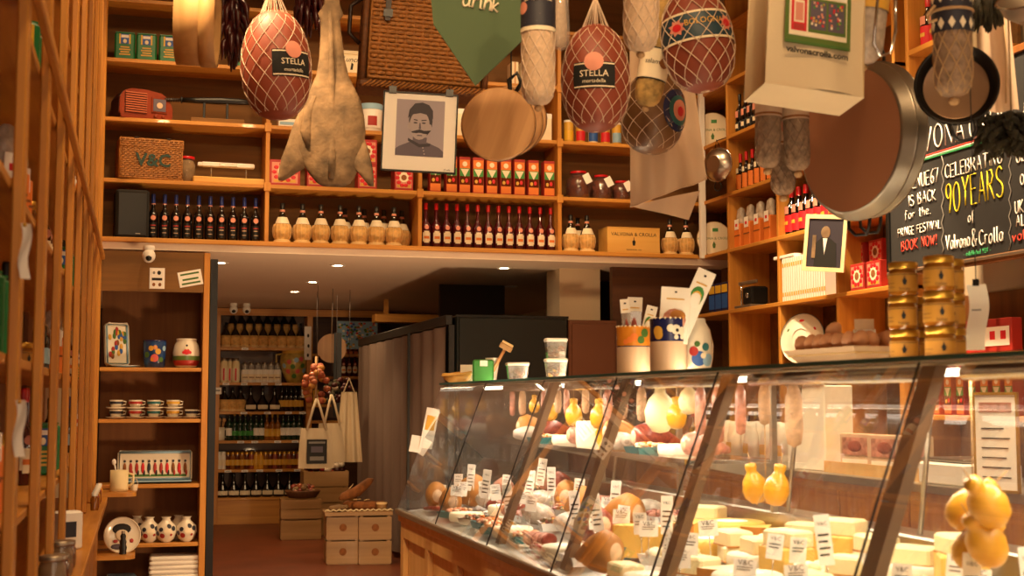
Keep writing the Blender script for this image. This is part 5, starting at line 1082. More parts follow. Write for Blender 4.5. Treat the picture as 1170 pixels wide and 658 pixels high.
# packets standing in the pots (white printed header cards with meat sticks)
def packet(w_, h_, kind):
    b = MB().cbox(-w_/2, w_/2, -.005, .005, 0, h_, 'plastic_clear' if kind == 0 else 'paper', .002); f = MB().box(-w_/2, w_/2, -.007, -.0055, h_ * .72, h_, 'paper')
    if kind == 0: f.ell((0, -.002, h_ * .35), (w_ * .25, .006, h_ * .28), 'meat', 10, 6)
    if kind == 1: f.ell((0, -.0065, h_ * .6), (w_ * .36, .002, h_ * .16), 'green', 12, 6).ell((0, -.0072, h_ * .57), (w_ * .3, .002, h_ * .13), 'gold_label', 12, 6).ell((.0, -.008, h_ * .54), (w_ * .3, .002, h_ * .12), 'paper', 12, 6)
    if kind == 2: f.ell((0, -.0065, h_ * .42), (w_ * .4, .003, h_ * .2), 'meat_pink', 12, 6).ell((.01, -.0075, h_ * .5), (w_ * .28, .003, h_ * .1), 'rind', 12, 6).box(-w_ * .4, w_ * .4, -.0085, -.006, h_ * .12, h_ * .2, 'card')
    f.box(-.004, .004, -.0085, -.007, h_ * .9, h_ * .93, 'ink').box(-w_ * .3, w_ * .3, -.0085, -.007, h_ * .78, h_ * .8, 'gold_label')
    return [('wrapper', b), ('printed_card', f)]
yp1 = P(724, 400, x=1.74).y; yp2 = P(764, 400, x=1.74).y
for x, y, z, w_, h_, k, roll, rz, lb in (
    (1.715, yp1 - .018, .095, .035, .18, 0, -.08, 0, 'narrow clear packet of meat sticks in the orange pot, nearest the green cabinet'), (1.745, yp1 + .02, .1, .055, .185, 0, .05, .1, 'wide clear packet of meat sticks at the back of the orange pot'), (1.765, yp1 - .02, .095, .04, .16, 1, .25, .1, 'leaning white packet with green oval in the orange pot'),
    (1.74, yp2 - .035, .1, .1, .19, 2, .08, 0, 'large packet of sliced meat leaning in the navy pot'), (1.775, yp2 - .012, .13, .065, .24, 1, .42, .15, 'white packet with green oval rising highest from the navy pot'), (1.77, yp2 + .022, .1, .05, .15, 1, .28, .3, 'short white packet at the back of the navy pot')):
    thing('snack_packet', lb, 'packet', (x, y, ZC + z), packet(w_, h_, k), (0, roll, FA + rz))
# green box with brush, wooden bowl, paper, tubs
xg = 1.62
ontop('wooden_bowl', 'small scooped wooden bowl at the far end of the counter top', 'bowl', 522, xg, [('bowl_body', MB().lathe([(.045, 0), (.075, .018), (.088, .05), (.082, .052), (.066, .022), (.0005, .01)], 'box_wood', 24, caps=False, sy=.8)), ('rolled_rim', MB().tube([(.085 * math.cos(a), .068 * math.sin(a), .05 + .012 * math.cos(a)) for a in [i * PI / 10 for i in range(20)]], .006, 'box_wood', 6, closed=True))], .3, scale=.95)
gy = P(552, 400, x=1.74).y
thing('green_bag', 'upright green bag with small white tag beside the wooden bowl', 'bag', (1.74, gy, ZC), [('bag_body', MB().cbox(-.055, .055, -.03, .03, 0, .12, 'green', .008)), ('tag', MB().box(-.018, .022, -.0325, -.031, .085, .115, 'card'))], (0, 0, -.2))
thing('white_envelope', 'folded white paper standing behind the wooden bowl', 'paper', (1.7, gy + .09, ZC), [('sheet', MB().cbox(-.06, .05, -.003, .003, 0, .095, 'paper', .001)), ('fold', MB().prism([(-.06, .06), (.05, .0), (.05, .04)], -.006, -.003, 'white'))], (0, 0, -.2))
thing('pastry_brush', 'wooden-handled brush leaning in the green bag', 'brush', (1.79, gy - .01, ZC + .06), [('handle', MB().tube([(0, 0, 0), (0, 0, .13)], [.01, .008], 'board_wood', 8)), ('head', MB().cbox(-.035, .035, -.014, .014, .128, .158, 'bentwood', .004)), ('bristles', MB().cbox(-.032, .032, -.011, .011, .157, .17, 'straw_base', .002))], (.1, .5, -.2))
bpy.data.objects['bristles']['kind'] = 'stuff'
thing('white_scoop', 'curled white paper cup beside the green bag', 'paper cup', (1.8, gy + .03, ZC), [('cup', MB().lathe([(.018, 0), (.032, .09), (.04, .13)], 'paper', 16, caps=False)), ('cup_base', MB().lathe([(.0005, .001), (.018, .001)], 'paper', 16, caps=False))], (0, 0, 0))
def snack_tub(px, x, z, label, cont='brown_fruit', w_=.05):
    y = P(px, 400, x=x).y
    b = MB(); vs = []
    for zz, k in ((0, .82), (.075, 1)): vs += [(-w_ * k, -w_ * k * .8, zz), (w_ * k, -w_ * k * .8, zz), (w_ * k, w_ * k * .8, zz), (-w_ * k, w_ * k * .8, zz)]
    b.add(vs, [(3, 2, 1, 0), (0, 1, 5, 4), (1, 2, 6, 5), (2, 3, 7, 6), (3, 0, 4, 7)], 'plastic_clear')
    c = MB(); random.seed(int(px))
    for k in range(46): c.ell((random.uniform(-w_ * .68, w_ * .68), random.uniform(-w_ * .52, w_ * .52), random.uniform(.012, .05)), (.011, .009, .008), random.choice([cont, 'olive', 'brown_bread']), 6, 4)
    thing('snack_tub', label, 'tub', (x, y, ZC + z), [('tub_wall', b), ('snacks', c), ('lid', MB().cbox(-w_ * 1.08, w_ * 1.08, -w_ * .88, w_ * .88, .073, .087, 'white', .004))], (0, 0, -.15))
snack_tub(591, 1.74, 0, 'clear lidded tub of snacks standing alone between green bag and stacked tubs')
snack_tub(635, 1.74, 0, 'lower of two stacked clear tubs before the green cabinet', 'cheese', .045); snack_tub(635, 1.74, .088, 'upper of two stacked clear tubs before the green cabinet', 'brown_bread', .045)
for o in bpy.data.objects:
    if o.name.startswith('snacks'): o['kind'] = 'stuff'
# end cards of the counter
c_ = P(472, 495, y=Y1 + .03)
thing('notice_cards', 'white notice cards standing at the far end of the display case', 'cards', (c_.x, Y1 + .012, c_.z - .07), [('tall_card', MB().box(.03, .1, 0, .004, .0, .22, 'card')), ('short_card', MB().box(-.02, .045, .006, .01, -.03, .06, 'card')), ('print', MB().box(.04, .09, -.001, 0, .1, .18, 'gold_label'))], (.18, .16, 0))
# ---- eggs in a tray
ex = 2.02; ey0 = P(924, 400, x=ex).y; ey1 = P(1008, 400, x=ex).y
cx, cy = ex, (ey0 + ey1) / 2; L_ = ey0 - ey1
tr = MB(); a = L_ / 2
tr.add([(-.05, -a * .8, 0), (.05, -a * .8, 0), (.05, a * .62, 0), (-.05, a * .62, 0), (-.09, -a, .06), (.09, -a, .06), (.09, a, .06), (-.09, a, .06)], [(3, 2, 1, 0), (0, 1, 5, 4), (1, 2, 6, 5), (2, 3, 7, 6), (3, 0, 4, 7)], 'linen')
thing('egg_tray', 'shallow brown tray holding the brown eggs on the counter top', 'tray', (cx, cy, ZC), [('tray_body', tr), ('padding', MB().box(-.08, .08, -a * .95, a * .93, .04, .052, 'straw_base'))])
egg = MB().lathe([(.0005, 0), (.012, .003), (.021, .014), (.0235, .027), (.02, .042), (.011, .053), (.0005, .057)], 'egg', 16, caps=False).mesh('egg')
k = 0; random.seed(11); n_ = max(5, int(L_ / .053))
for r_, xo in enumerate((-.045, .005, .052)):
    for i in range(n_):
        y = cy + a * .9 - .024 - i * (2 * a * .86 - .03) / (n_ - 1)
        o = _link('egg', egg); o.location = (cx + xo + random.uniform(-.003, .003), y, ZC + .07 + (.0)); o.rotation_euler = (random.uniform(-.35, .35), random.uniform(-.35, .35), random.uniform(0, 3))
        o.location.z = ZC + .0525; o['category'] = 'egg'; o['group'] = 'brown eggs in the tray'
        o['label'] = 'brown egg in the %s row of the tray, %s from the painted plate' % (['front', 'middle', 'back'][r_], od(i)); k += 1
y_ = cy + a * .25
o = _link('egg', egg); o.location = (cx - .02, y_, ZC + .094); o.rotation_euler = (.5, .4, .6); o['category'] = 'egg'; o['group'] = 'brown eggs in the tray'; o['label'] = 'single brown egg resting on top of the others'
# small packs behind the eggs
for (px, x, lb, h_, c__) in ((988, 2.2, 'small pale bag standing behind the eggs, nearer the plate', .13, 'paper'), (1004, 2.22, 'small white bag standing behind the eggs, nearer the honey jars', .09, 'white')):
    ontop('small_bag', lb, 'bag', px, x, [('bag_body', MB().loft([(0, 0, .035, .02, 0), (h_ * .7, 0, .038, .016, 0), (h_, 0, .034, .004, 0)], c__, 12)), ('tag', MB().box(-.015, .015, -.024, -.021, h_ * .35, h_ * .6, 'gold_label')), ('header_card', MB().box(-.03, .03, -.003, .003, h_ * .95, h_ * 1.25, 'linen'))], FA - .1)
# ---- honey jars in stacks
jr, jh = .036, .086
hj = MB().lathe([(jr * .93, 0), (jr, .004), (jr, jh * .74), (jr * .9, jh * .8)], 'honey', 24)
hl_ = MB().lathe([(jr * .97, jh * .79), (jr * 1.02, jh * .8), (jr * 1.02, jh * .97), (jr * .95, jh), (.0005, jh)], 'gold', 24)
hlab = MB().arc(jr, .01, jh * .66, -1.9, 1.1, 'jarlabel', 16)
hlab.merge(MB().prism([(-.003, .026), (.003, .026), (.006, .036), (.002, .042), (0, .05), (-.002, .042), (-.006, .036)], -jr - .004, -jr - .0032, 'ink')).merge(text_mb('honey', .011, 'ink', bend=jr + .003), TR(0, 0, .016)).merge(MB().arc(jr, .052, .0535, -1.5, .9, 'ink', off=.0025)).merge(MB().arc(jr, .02, .021, -1.7, -.7, 'ink', off=.0025)).merge(MB().arc(jr, .03, .031, -1.7, -.7, 'ink', off=.0025))
P_HJ = proto(('jar_glass', hj), ('lid', hl_), ('paper_label', hlab))
xj = 1.88
yj = [P(px, 400, x=xj).y for px in (1034, 1075)]
for lvl in range(3):
    for i, y in enumerate(yj):
        thing('honey_jar', 'gold-lidded amber jar in the %s layer of the front stack, %s' % (['bottom', 'middle', 'top'][lvl], ['egg side', 'side of the hanging receipt'][i]), 'jar', (xj, y + (.004 if lvl == 1 else 0), ZC + lvl * (jh + .0005)), P_HJ, (0, 0, FA + random.uniform(-.2, .2)), 'stacked honey jars')
    if lvl < 2: thing('honey_jar', 'gold-lidded amber jar in the %s layer, standing behind towards the eggs' % ['bottom', 'middle'][lvl], 'jar', (xj + .06, yj[0] + .055, ZC + lvl * (jh + .0005)), P_HJ, (0, 0, FA), 'stacked honey jars')
    thing('honey_jar', 'gold-lidded amber jar in the %s layer, standing behind the gap of the front two' % ['bottom', 'middle', 'top'][lvl], 'jar', (xj + .075, (yj[0] + yj[1]) / 2 - .01, ZC + lvl * (jh + .0005)), P_HJ, (0, 0, FA), 'stacked honey jars')
# till receipt hanging from a rail behind the jars
p = P(1115, 325, d=3.6)
rc = MB().grid(lambda u, v: ((u - .5) * .05 + .006 * math.sin(v * 5), .012 * math.sin(v * 6), -v * .175), 4, 14, 'paper')
thing('till_receipt', 'long curling white till receipt hanging behind the honey jars', 'receipt', tuple(p), [('paper_strip', rc), ('print', MB().box(-.012, .012, -.003, -.002, -.07, -.066, 'chalk_dim').box(-.01, .014, .004, .005, -.11, -.106, 'chalk_dim')), ('clip', MB().box(-.008, .008, -.006, .006, -.004, .014, 'iron')), ('string', MB().tube([(0, 0, .014), (.0, 0, CEIL - p.z)], .0015, 'iron', 4))], (0, 0, facing(p) - .1))

# ================================================================== INSIDE THE CASE
def deck_z(x): return ZF + .1 * (x - (XF + .03)) / (2.2 - XF - .03) + .001
def wedge(r, ang, h, m, rind):
    n = 8; o = MB(); top = [(0, 0)] + [(r * math.cos(ang * i / n - ang / 2), r * math.sin(ang * i / n - ang / 2)) for i in range(n + 1)]
    vs = [(x, y, 0) for x, y in top] + [(x, y, h) for x, y in top]; k = len(top)
    o.add(vs, [tuple(range(k - 1, -1, -1)), tuple(range(k, 2 * k)), (0, 1, k + 1, k), (k - 1, 0, k, 2 * k - 1)], m)
    rd = MB(); rv = [(r * 1.0 * math.cos(ang * i / n - ang / 2) * s__, r * math.sin(ang * i / n - ang / 2) * s__, z) for s__ in (1, 1.03) for z in (0, h) for i in range(n + 1)]
    q = n + 1; rd.add(rv, [(2*q + i, 2*q + i + 1, 3*q + i + 1, 3*q + i) for i in range(n)] + [(q + i, q + i + 1, 3*q + i + 1, 3*q + i) for i in range(n)] + [(0, q, 3*q, 2*q), (n, 2*q + n, 3*q + n, q + n)], rind)
    return proto(('cut_cheese', o), ('rind', rd))
def wheel(r, h, m):
    return proto(('cheese_body', MB().lathe([(r * .93, 0), (r, h * .15), (r * 1.01, h * .5), (r, h * .85), (r * .93, h), (.0005, h)], m, 28)), ('paper_label', MB().lathe([(.0005, h + .001), (r * .5, h + .001)], 'card', 20, caps=False)))
def ham(L_, r, m='meat'):
    b = MB().loft([(0, 0, r * .5, r * .4, 0), (L_ * .08, 0, r * .8, r * .7, 0), (L_ * .3, 0, r, r * .8, 0), (L_ * .6, .01, r * .8, r * .7, 0), (L_ * .85, .02, r * .45, r * .4, 0), (L_, .03, r * .25, r * .25, 0)], m, 16, RX(0) @ RY(PI/2))
    f = MB().loft([(-.001, 0, r * .46, r * .36, 0), (.004, 0, r * .5, r * .42, 0)], 'fat', 16, RY(PI/2))
    return proto(('meat_body', b), ('cut_face', f))
def tray_food(w_, d_, fill, n, sz, seed, tm='tray'):
    random.seed(seed); t = MB(); vs = []
    for zz, k in ((0, .88), (.035, 1)): vs += [(-w_/2*k, -d_/2*k, zz), (w_/2*k, -d_/2*k, zz), (w_/2*k, d_/2*k, zz), (-w_/2*k, d_/2*k, zz)]
    t.add(vs, [(3, 2, 1, 0), (0, 1, 5, 4), (1, 2, 6, 5), (2, 3, 7, 6), (3, 0, 4, 7)], tm); f = MB()
    for i in range(n): f.ell((random.uniform(-w_ * .38, w_ * .38), random.uniform(-d_ * .38, d_ * .38), random.uniform(.012, .05)), (sz * random.uniform(.8, 1.3), sz, sz * .7), random.choice(fill), 7, 5)
    f = proto(('tray', t), ('filling', f)); return f
W1, W2, W3, W4 = wedge(.16, .75, .075, 'cheese', 'rind'), wedge(.18, .6, .09, 'cheese_pale', 'rind_white'), wedge(.2, .5, .11, 'cheese', 'rind'), wedge(.15, 1.1, .05, 'cheese_pale', 'rind')
H1, H2 = wheel(.1, .05, 'rind_white'), wheel(.12, .06, 'cheese')
BLK = proto(('cheese_block', MB().cbox(-.09, .09, -.06, .06, 0, .1, 'cheese', .005)), ('paper_label', MB().box(-.03, .03, -.0615, -.0605, .02, .07, 'card')))
BL2 = proto(('cheese_block', MB().cbox(-.08, .08, -.05, .05, 0, .06, 'cheese_pale', .008)), ('rind', MB().cbox(-.081, .081, -.052, .052, -.0, .006, 'rind', .002)))
M1, M2, M3 = ham(.26, .075, 'meat'), ham(.24, .06, 'meat_pink'), ham(.22, .085, 'rind')
T1, T2 = tray_food(.18, .15, ['olive', 'meat', 'gold_label'], 60, .013, 1), tray_food(.18, .16, ['meat_pink', 'fat', 'meat'], 46, .02, 2)
T3 = tray_food(.18, .16, ['rind_white', 'cheese_pale'], 26, .024, 3); T4 = tray_food(.18, .16, ['orange_label', 'meat', 'olive'], 60, .013, 4, 'steel')
SLC = MB(); random.seed(5)
for k in range(12): SLC.ell((-.07 + k * .0125, random.uniform(-.008, .008), .03), (.006, .05, .034), 'meat_pink' if k % 3 else 'meat', 10, 6, TR(0, 0, 0) @ RY(0))
SLC = proto(('sliced_meat', SLC), ('paper_liner', MB().cbox(-.09, .09, -.065, .065, -.006, 0, 'paper', .003)))
STK = MB()
for k in range(4): STK.tube([(-.12, -.045 + k * .03, .016 + (k % 2) * .004), (0, -.04 + k * .03, .02), (.12, -.045 + k * .03, .016)], [.012, .016, .012], 'meat', 8)
STK = proto(('sausages', STK), ('string_ties', MB().tube([(.0, -.06, .038), (.0, .06, .038)], .003, 'twine', 5)))
WRP = MB().ell((0, 0, .045), (.1, .065, .045), 'plastic_wrap', 12, 8, jit=.08)
WRP = proto(('clear_wrap', WRP), ('inner_meat', MB().ell((0, 0, .045), (.088, .055, .036), 'meat_pink', 12, 8)), ('paper_label', MB().box(-.03, .03, -.0, .002, .0, .04, 'card', TR(0, -.045, .055) @ RX(-.7))))
T5 = tray_food(.2, .15, ['meat_pink', 'fat', 'orange_label'], 50, .015, 8, 'teal')
cheeses = [(W1, 'golden cheese wedge'), (W2, 'pale cheese wedge with white rind'), (W3, 'tall golden cheese wedge'), (W4, 'broad pale cheese wedge'), (H1, 'small white-rinded cheese wheel'), (H2, 'golden cheese wheel'), (BLK, 'golden cheese block with label'), (BL2, 'pale flat cheese block'), (T3, 'tray of small fresh cheeses')]
meats = [(M1, 'dark cured ham piece'), (SLC, 'fanned sliced cured meat'), (M3, 'brown rounded cured joint'), (STK, 'dark cured sausage row of four'), (WRP, 'clear-wrapped meat pack'), (T5, 'teal tray of pink antipasti'), (WRP, 'clear-wrapped meat pack'), (SLC, 'fanned sliced cured meat'), (T2, 'tray of sliced pink meat'), (T1, 'tray of olives and peppers'), (M2, 'pink cured meat piece'), (T4, 'steel tray of antipasti'), (H1, 'small white-rinded cheese wheel')]
def low(pr): return -min(v.co.z for _, me, _, _ in pr for v in me.vertices)
names = {'fanned': 'sliced_ham', 'sausage': 'cured_sausage', 'wrapped': 'meat_pack', 'wedge': 'cheese_wedge', 'wheel': 'cheese_round', 'block': 'cheese_block', 'tray': 'food_tray', 'ham': 'cured_meat', 'meat': 'cured_meat', 'joint': 'cured_meat'}
random.seed(21); cnt = {}
rows_x = [(1.475, .19, 'front'), (1.66, .185, 'second'), (1.84, .19, 'third'), (2.03, .2, 'back')]
for ri, (x, st_, rn) in enumerate(rows_x):
    y = Y1 - .25; j = 0
    while y > 2.0:
        cheese_side = y < 4.15 + .2 * ri
        pr_, nm = random.choice(cheeses if cheese_side else meats)
        kind = next(v for k_, v in names.items() if k_ in nm)
        key = (nm, rn); cnt[key] = cnt.get(key, 0) + 1
        rz_ = random.uniform(-.5, .5) + (PI if 'wedge' in nm else (PI/2 if kind == 'cured_meat' else PI/2))
        if kind in ('cheese_wedge',): rz_ = random.choice((PI, PI * .75, PI * 1.25)) + random.uniform(-.2, .2)
        xo = .06 if kind == 'cheese_wedge' else 0
        yy_ = y + (-.11 if kind == 'cured_meat' else 0)
        sc_ = random.uniform(.85, 1.02) * (.9 if ri == 0 else 1)
        thing(kind, '%s, %s row of case, %s from the far end' % (nm, rn, od(cnt[key] - 1)), 'cheese' if 'cheese' in nm and 'tray' not in nm else ('tray of food' if 'tray' in nm else 'cured meat'), (x + xo + random.uniform(-.01, .01), yy_, deck_z(x + .12) + low(pr_) * sc_ + .002), pr_, (0, 0, rz_), 'goods in the %s row of the case' % rn, sc_)
        if cheese_side and ri > 0 and random.random() < .5 and kind in ('cheese_block', 'cheese_round'):
            cnt['stk'] = cnt.get('stk', 0) + 1
            h0 = {'cheese_block': .1 if nm.startswith('golden') else .06, 'cheese_round': .06 if nm.startswith('golden') else .05}[kind] * sc_
            thing('cheese_block', 'pale cheese block stacked on another cheese, %s stack from far end' % od(cnt['stk'] - 1), 'cheese', (x, y, deck_z(x + .1) + h0 + .001), BL2, (0, 0, rz_ + .2), 'stacked cheese blocks', .85)
        y -= st_; j += 1
for o in bpy.data.objects:
    if o.name.startswith('filling'): o['kind'] = 'stuff'
# price cards
def card_mesh(w_, h_, big):
    c = MB().box(-w_/2, w_/2, -.001, .001, .03, .03 + h_, 'card'); pr_ = MB().merge(text_mb('V&C', w_ * .34, 'ink'), TR(0, -.0018, .03 + h_ * .82))
    for q in range(4 if big else 2): pr_.box(-w_ * .36, w_ * (.34 - .1 * (q % 2)), -.0022, -.0014, .03 + h_ * (.58 - q * .13), .03 + h_ * (.62 - q * .13), 'ink')
    return proto(('card_face', c), ('print', pr_), ('spike', MB().tube([(0, .002, -.04), (0, .002, .04)], .0015, 'chrome', 4)))
CA, CB2, CC = card_mesh(.045, .07, 0), card_mesh(.04, .13, 1), card_mesh(.06, .05, 0)
random.seed(31)
for i in range(52):
    y = Y1 - .25 - i * .1; x = random.choice((1.5, 1.6, 1.72, 1.82)) + random.uniform(-.03, .03); pr_ = random.choice((CA, CA, CB2, CC))
    thing('price_card', 'small white price card on a spike among the goods, %s from the far end' % od(i), 'price card', (x, y, deck_z(x) + .05 + random.uniform(0, .05)), pr_, (random.uniform(-.15, .15), random.uniform(-.15, .15), FA + random.uniform(-.25, .25)), 'price cards in the case')
# upper shelf of the case (far end): hams, joints, sausages
random.seed(41); y = Y1 - .3; j = 0
up = [(M3, 'brown rounded joint'), (WRP, 'clear-wrapped meat pack'), (M1, 'dark cured ham'), (T5, 'teal tray of food'), (H1, 'white-rinded cheese wheel'), (M2, 'pink cured meat'), (wheel(.09, .14, 'rind_white'), 'tall white cheese'), (proto(('flask_body', MB().lathe([(.03, 0), (.045, .03), (.05, .08), (.03, .13), (.012, .16), (.012, .19)], 'provolone', 16)), ('string', MB().lathe([(.014, .16), (.017, .165), (.014, .17)], 'twine', 10, caps=False))), 'pear-shaped yellow cheese')]
while y > seams[3] + .15:
    pr_, nm = up[j % len(up)]; thing('cured_meat' if 'c' in nm[:0] or 'meat' in nm or 'ham' in nm or 'joint' in nm else 'cheese_round', '%s on the upper glass shelf, %s item from the far end' % (nm, od(j)), 'cured meat' if 'cheese' not in nm else 'cheese', (1.97 if 'cheese' in nm else 1.9, y - (0 if 'cheese' in nm else .04), 1.0945 + low(pr_) * .78), pr_, (0, 0, .2 if 'cheese' in nm else .12), 'goods on the upper glass shelf', .8)
    y -= .17; j += 1
# netted yellow cheeses hung in the case; middle pair is a reflection built solid
p0 = P(1112, 590, x=1.66)
pv = [(.0005, 0), (.022, .004), (.036, .022), (.042, .05), (.036, .08), (.022, .098), (.016, .108), (.02, .12), (.018, .132), (.0005, .136)]
P_PV = proto(('cheese_body', MB().lathe(pv, 'provolone', 22, caps=False)), ('string', MB().tube([(0, 0, .134), (0, 0, .17)], .002, 'twine', 5)))
for i, (px, py, x, rot) in enumerate(((1086, 600, 1.70, (.3, .75, 0)), (1142, 596, 1.74, (.3, -.8, 0)), (1094, 646, 1.72, (.3, .7, 0)), (1140, 642, 1.76, (.2, -.7, 0)), (884, 578, 1.95, (0, .2, 0)), (866, 575, 1.98, (0, -.2, 0)))):
    p = P(px, py, x=x)
    thing('hanging_cheese', 'pear-shaped yellow cheese hung by string in the case, ' + ['upper pair by the glass, far side', 'upper pair by the glass, near side', 'lower pair by the glass, far side', 'lower pair by the glass, near side', 'near one, modelled from a reflection', 'far one, modelled from a reflection'][i], 'cheese', (p.x, p.y, p.z), P_PV, rot, 'yellow string-hung cheeses')
for px, py, x, n in ((1113, 590, 1.72, 1), (875, 560, 1.965, 2)):
    p = P(px, py, x=x)
    thing('cheese_string', 'twine holding the yellow cheeses from the case roof, ' + ('near end' if n == 1 else 'added for the reflected pair'), 'string', (p.x, p.y, p.z), MB().tube([(0, 0, -.02), (.0, 0, ZT - .004 - p.z)], .002, 'twine', 5).tube([(0, 0, 0), (-.02, .03, -.05)], .002, 'twine', 5).tube([(0, 0, 0), (.02, -.02, -.05)], .002, 'twine', 5))

# ================================================================== SERVER SIDE, SEEN THROUGH THE CASE
def onwt(name, label, cat, px, x, z, pr, rz=RR, group=None, scale=None):
    y = P(px, 450, x=x).y; return thing(name, label, cat, (x, y, z), pr, (0, 0, rz), group, scale)
bagp = proto(('bag_stack', MB().cbox(-.16, .16, -.1, .1, 0, .46, 'paper', .006)), ('top_fold', MB().tube([(-.16 + .32 * i / 16, -.1, .46 + (.012 if i % 2 else 0)) for i in range(17)], .008, 'white', 5)))
onwt('paper_bag_stack', 'tall stack of white paper bags standing on the metal worktop', 'paper bags', 936, 3.62, .921, bagp, RR + .2)
onwt('orange_sack', 'short orange sack lying on the white paper bags', 'sack', 930, 3.62, 1.4, [('sack_body', MB().cbox(-.15, .13, -.08, .08, 0, .07, 'ceramic_orange', .02)), ('fold', MB().tube([(-.12, -.082, .02), (.12, -.082, .05)], .006, 'gold_label', 5))], RR + .2)
mug = [('mug_body', MB().lathe([(.05, 0), (.052, .004), (.052, .13), (.047, .13), (.045, .01), (.0005, .01)], 'ceramic', 22, caps=False)), ('handle', MB().tube([(.05, 0, .11), (.085, 0, .1), (.085, 0, .045), (.05, 0, .03)], .008, 'ceramic', 8)), ('lettering', text_mb('LOVE', .03, 'ink', bend=.054).merge(text_mb('ITALY', .03, 'ink', bend=.054), TR(0, 0, -.035)))]
mug[2] = ('lettering', MB().merge(mug[2][1], TR(0, 0, .085)))
onwt('mug', 'white mug with dark lettering on the low shelf under the chalkboard', 'mug', 1058, 3.92, 1.2265, mug, RR + .5, scale=1.1)
gy_ = proto(('packet', MB().cbox(-.06, .06, -.03, .03, 0, .16, 'pinkred', .004)), ('paper_label', MB().box(-.045, .045, -.032, -.0305, .03, .12, 'card').box(-.02, .02, -.033, -.032, .06, .1, 'red_label')))
for i in range(11):
    onwt('red_packet', 'red packet with white label on the upper low shelf, %s from the shelf upright' % od(i), 'packet', 1030 + i * 12.5, 3.93, 1.5265, gy_, group='red packets under the chalkboard')
for i in range(7):
    onwt('white_packet', 'cream packet on the lower low shelf, %s from the mug' % od(i), 'packet', 1075 + i * 14, 3.95, 1.2265, P_CART, group='cream packets near the mug', scale=.8)
bkt = proto(('book_cover', MB().cbox(-.12, .12, -.015, .015, 0, .17, 'linen', .003)), ('cover_print', MB().box(-.1, .1, -.017, -.0155, .06, .15, 'meat_pink').box(-.1, .1, -.017, -.0155, .02, .04, 'paper').ell((0, -.0165, .105), (.06, .003, .03), 'meat', 14, 6)))
for i, px in enumerate((978, 1012, 1043)):
    onwt('recipe_card', 'large printed card propped on the worktop, %s from the white paper bags' % od(i), 'card', px, 3.56, .96 + .0, bkt, RR + .15, group='printed cards on the worktop')
wood_rack = proto(('crate_body', MB().cbox(-.45, .45, -.09, .09, 0, .04, 'box_wood', .004)), ('crate_front', MB().box(-.45, .45, -.1, -.09, 0, .06, 'oak')))
onwt('card_rack', 'long low wooden rack on the metal worktop', 'rack', 1010, 3.62, .9205, wood_rack)
onwt('weighing_scale', 'grey weighing scale on the metal worktop, near end', 'scale', 1105, 3.62, .921, [('body', MB().cbox(-.18, .18, -.15, .15, 0, .1, 'white', .01)), ('pan', MB().cbox(-.17, .17, -.14, .14, .105, .12, 'steel', .005)), ('foot', MB().box(-.05, .05, -.05, .05, .1, .106, 'iron')), ('display_head', MB().cbox(-.12, .12, .11, .15, .2, .3, 'charcoal', .006)), ('post', MB().tube([(0, .13, .1), (0, .13, .2)], .012, 'chrome', 8))])
q = P(1138, 490, x=3.42)
thing('menu_frame', 'tall pale framed price list behind the near end of the case', 'framed list', (3.42, q.y, .921), [('frame', MB().box(-.11, .11, -.006, .006, 0, .012, 'gold').box(-.11, .11, -.006, .006, .4, .412, 'gold').box(-.11, -.1, -.006, .006, 0, .41, 'gold').box(.1, .11, -.006, .006, 0, .41, 'gold')), ('sheet', MB().box(-.1, .1, -.003, .003, .012, .4, 'card')), ('print', MB().box(-.08, .08, -.0045, -.003, .33, .37, 'meat_pink').box(-.07, .07, -.0045, -.003, .06, .065, 'ink').box(-.07, .07, -.0045, -.003, .1, .105, 'ink').box(-.07, .05, -.0045, -.003, .14, .145, 'ink').box(-.07, .06, -.0045, -.003, .18, .185, 'ink').box(-.07, .07, -.0045, -.003, .22, .225, 'ink').box(-.07, .04, -.0045, -.003, .26, .265, 'ink')), ('foot', MB().box(-.05, .05, 0, .08, 0, .008, 'gold'))], (0, 0, RR + .3))
random.seed(51)
wl_ = [('glass bottle of oil', bottle(.035, .3, 'honey', 'gold', .35)), ('dark green bottle', bottle(.036, .3, 'bottle_green', 'red_cap', .35)), ('dark bottle', bottle(.036, .28, 'dark_glass', 'black', .35))]
WB = [proto(('glass_body', b), ('cap', c), ('paper_label', MB().arc(.036, .05, .13, -1, 1, 'cream'))) for _, (b, c) in wl_]
for i in range(12):
    k = i % 3; onwt('oil_bottle', '%s on the back worktop, %s from the dark green cabinet' % (wl_[k][0], od(i)), 'bottle', 782 + i * 9.0, 3.92, .921, WB[k], group='bottles on the back worktop')

# pale cheeses, sausages and herbs hung under the case roof at the far end
BIGP = proto(('cheese_body', MB().lathe([(.0005, 0), (.03, .006), (.055, .04), (.06, .085), (.045, .13), (.022, .155), (.02, .175), (.0005, .18)], 'cheese_pale', 20)), ('string', MB().tube([(0, 0, .178), (0, 0, .2)], .002, 'twine', 5)))
SAUS = proto(('sausage_body', MB().lathe([(.0005, 0), (.016, .008), (.02, .05), (.019, .15), (.01, .175), (.0005, .18)], 'meat_pink', 12)), ('string', MB().tube([(0, 0, .178), (0, 0, .2)], .0015, 'twine', 5)))
SAUD = proto(('sausage_body', MB().lathe([(.0005, 0), (.02, .01), (.026, .05), (.024, .14), (.012, .175), (.0005, .18)], 'salami', 12)), ('string', MB().tube([(0, 0, .178), (0, 0, .2)], .0015, 'twine', 5)))
YELP = proto(('cheese_body', MB().lathe(pv, 'provolone', 16)), ('string', MB().tube([(0, 0, .134), (0, 0, .2)], .0015, 'twine', 5)))
struct('trim_case_hanging_rod', MB().tube([(1.93, 3.6, ZT - .012), (1.93, Y1 - .06, ZT - .012)], .005, 'chrome', 6))
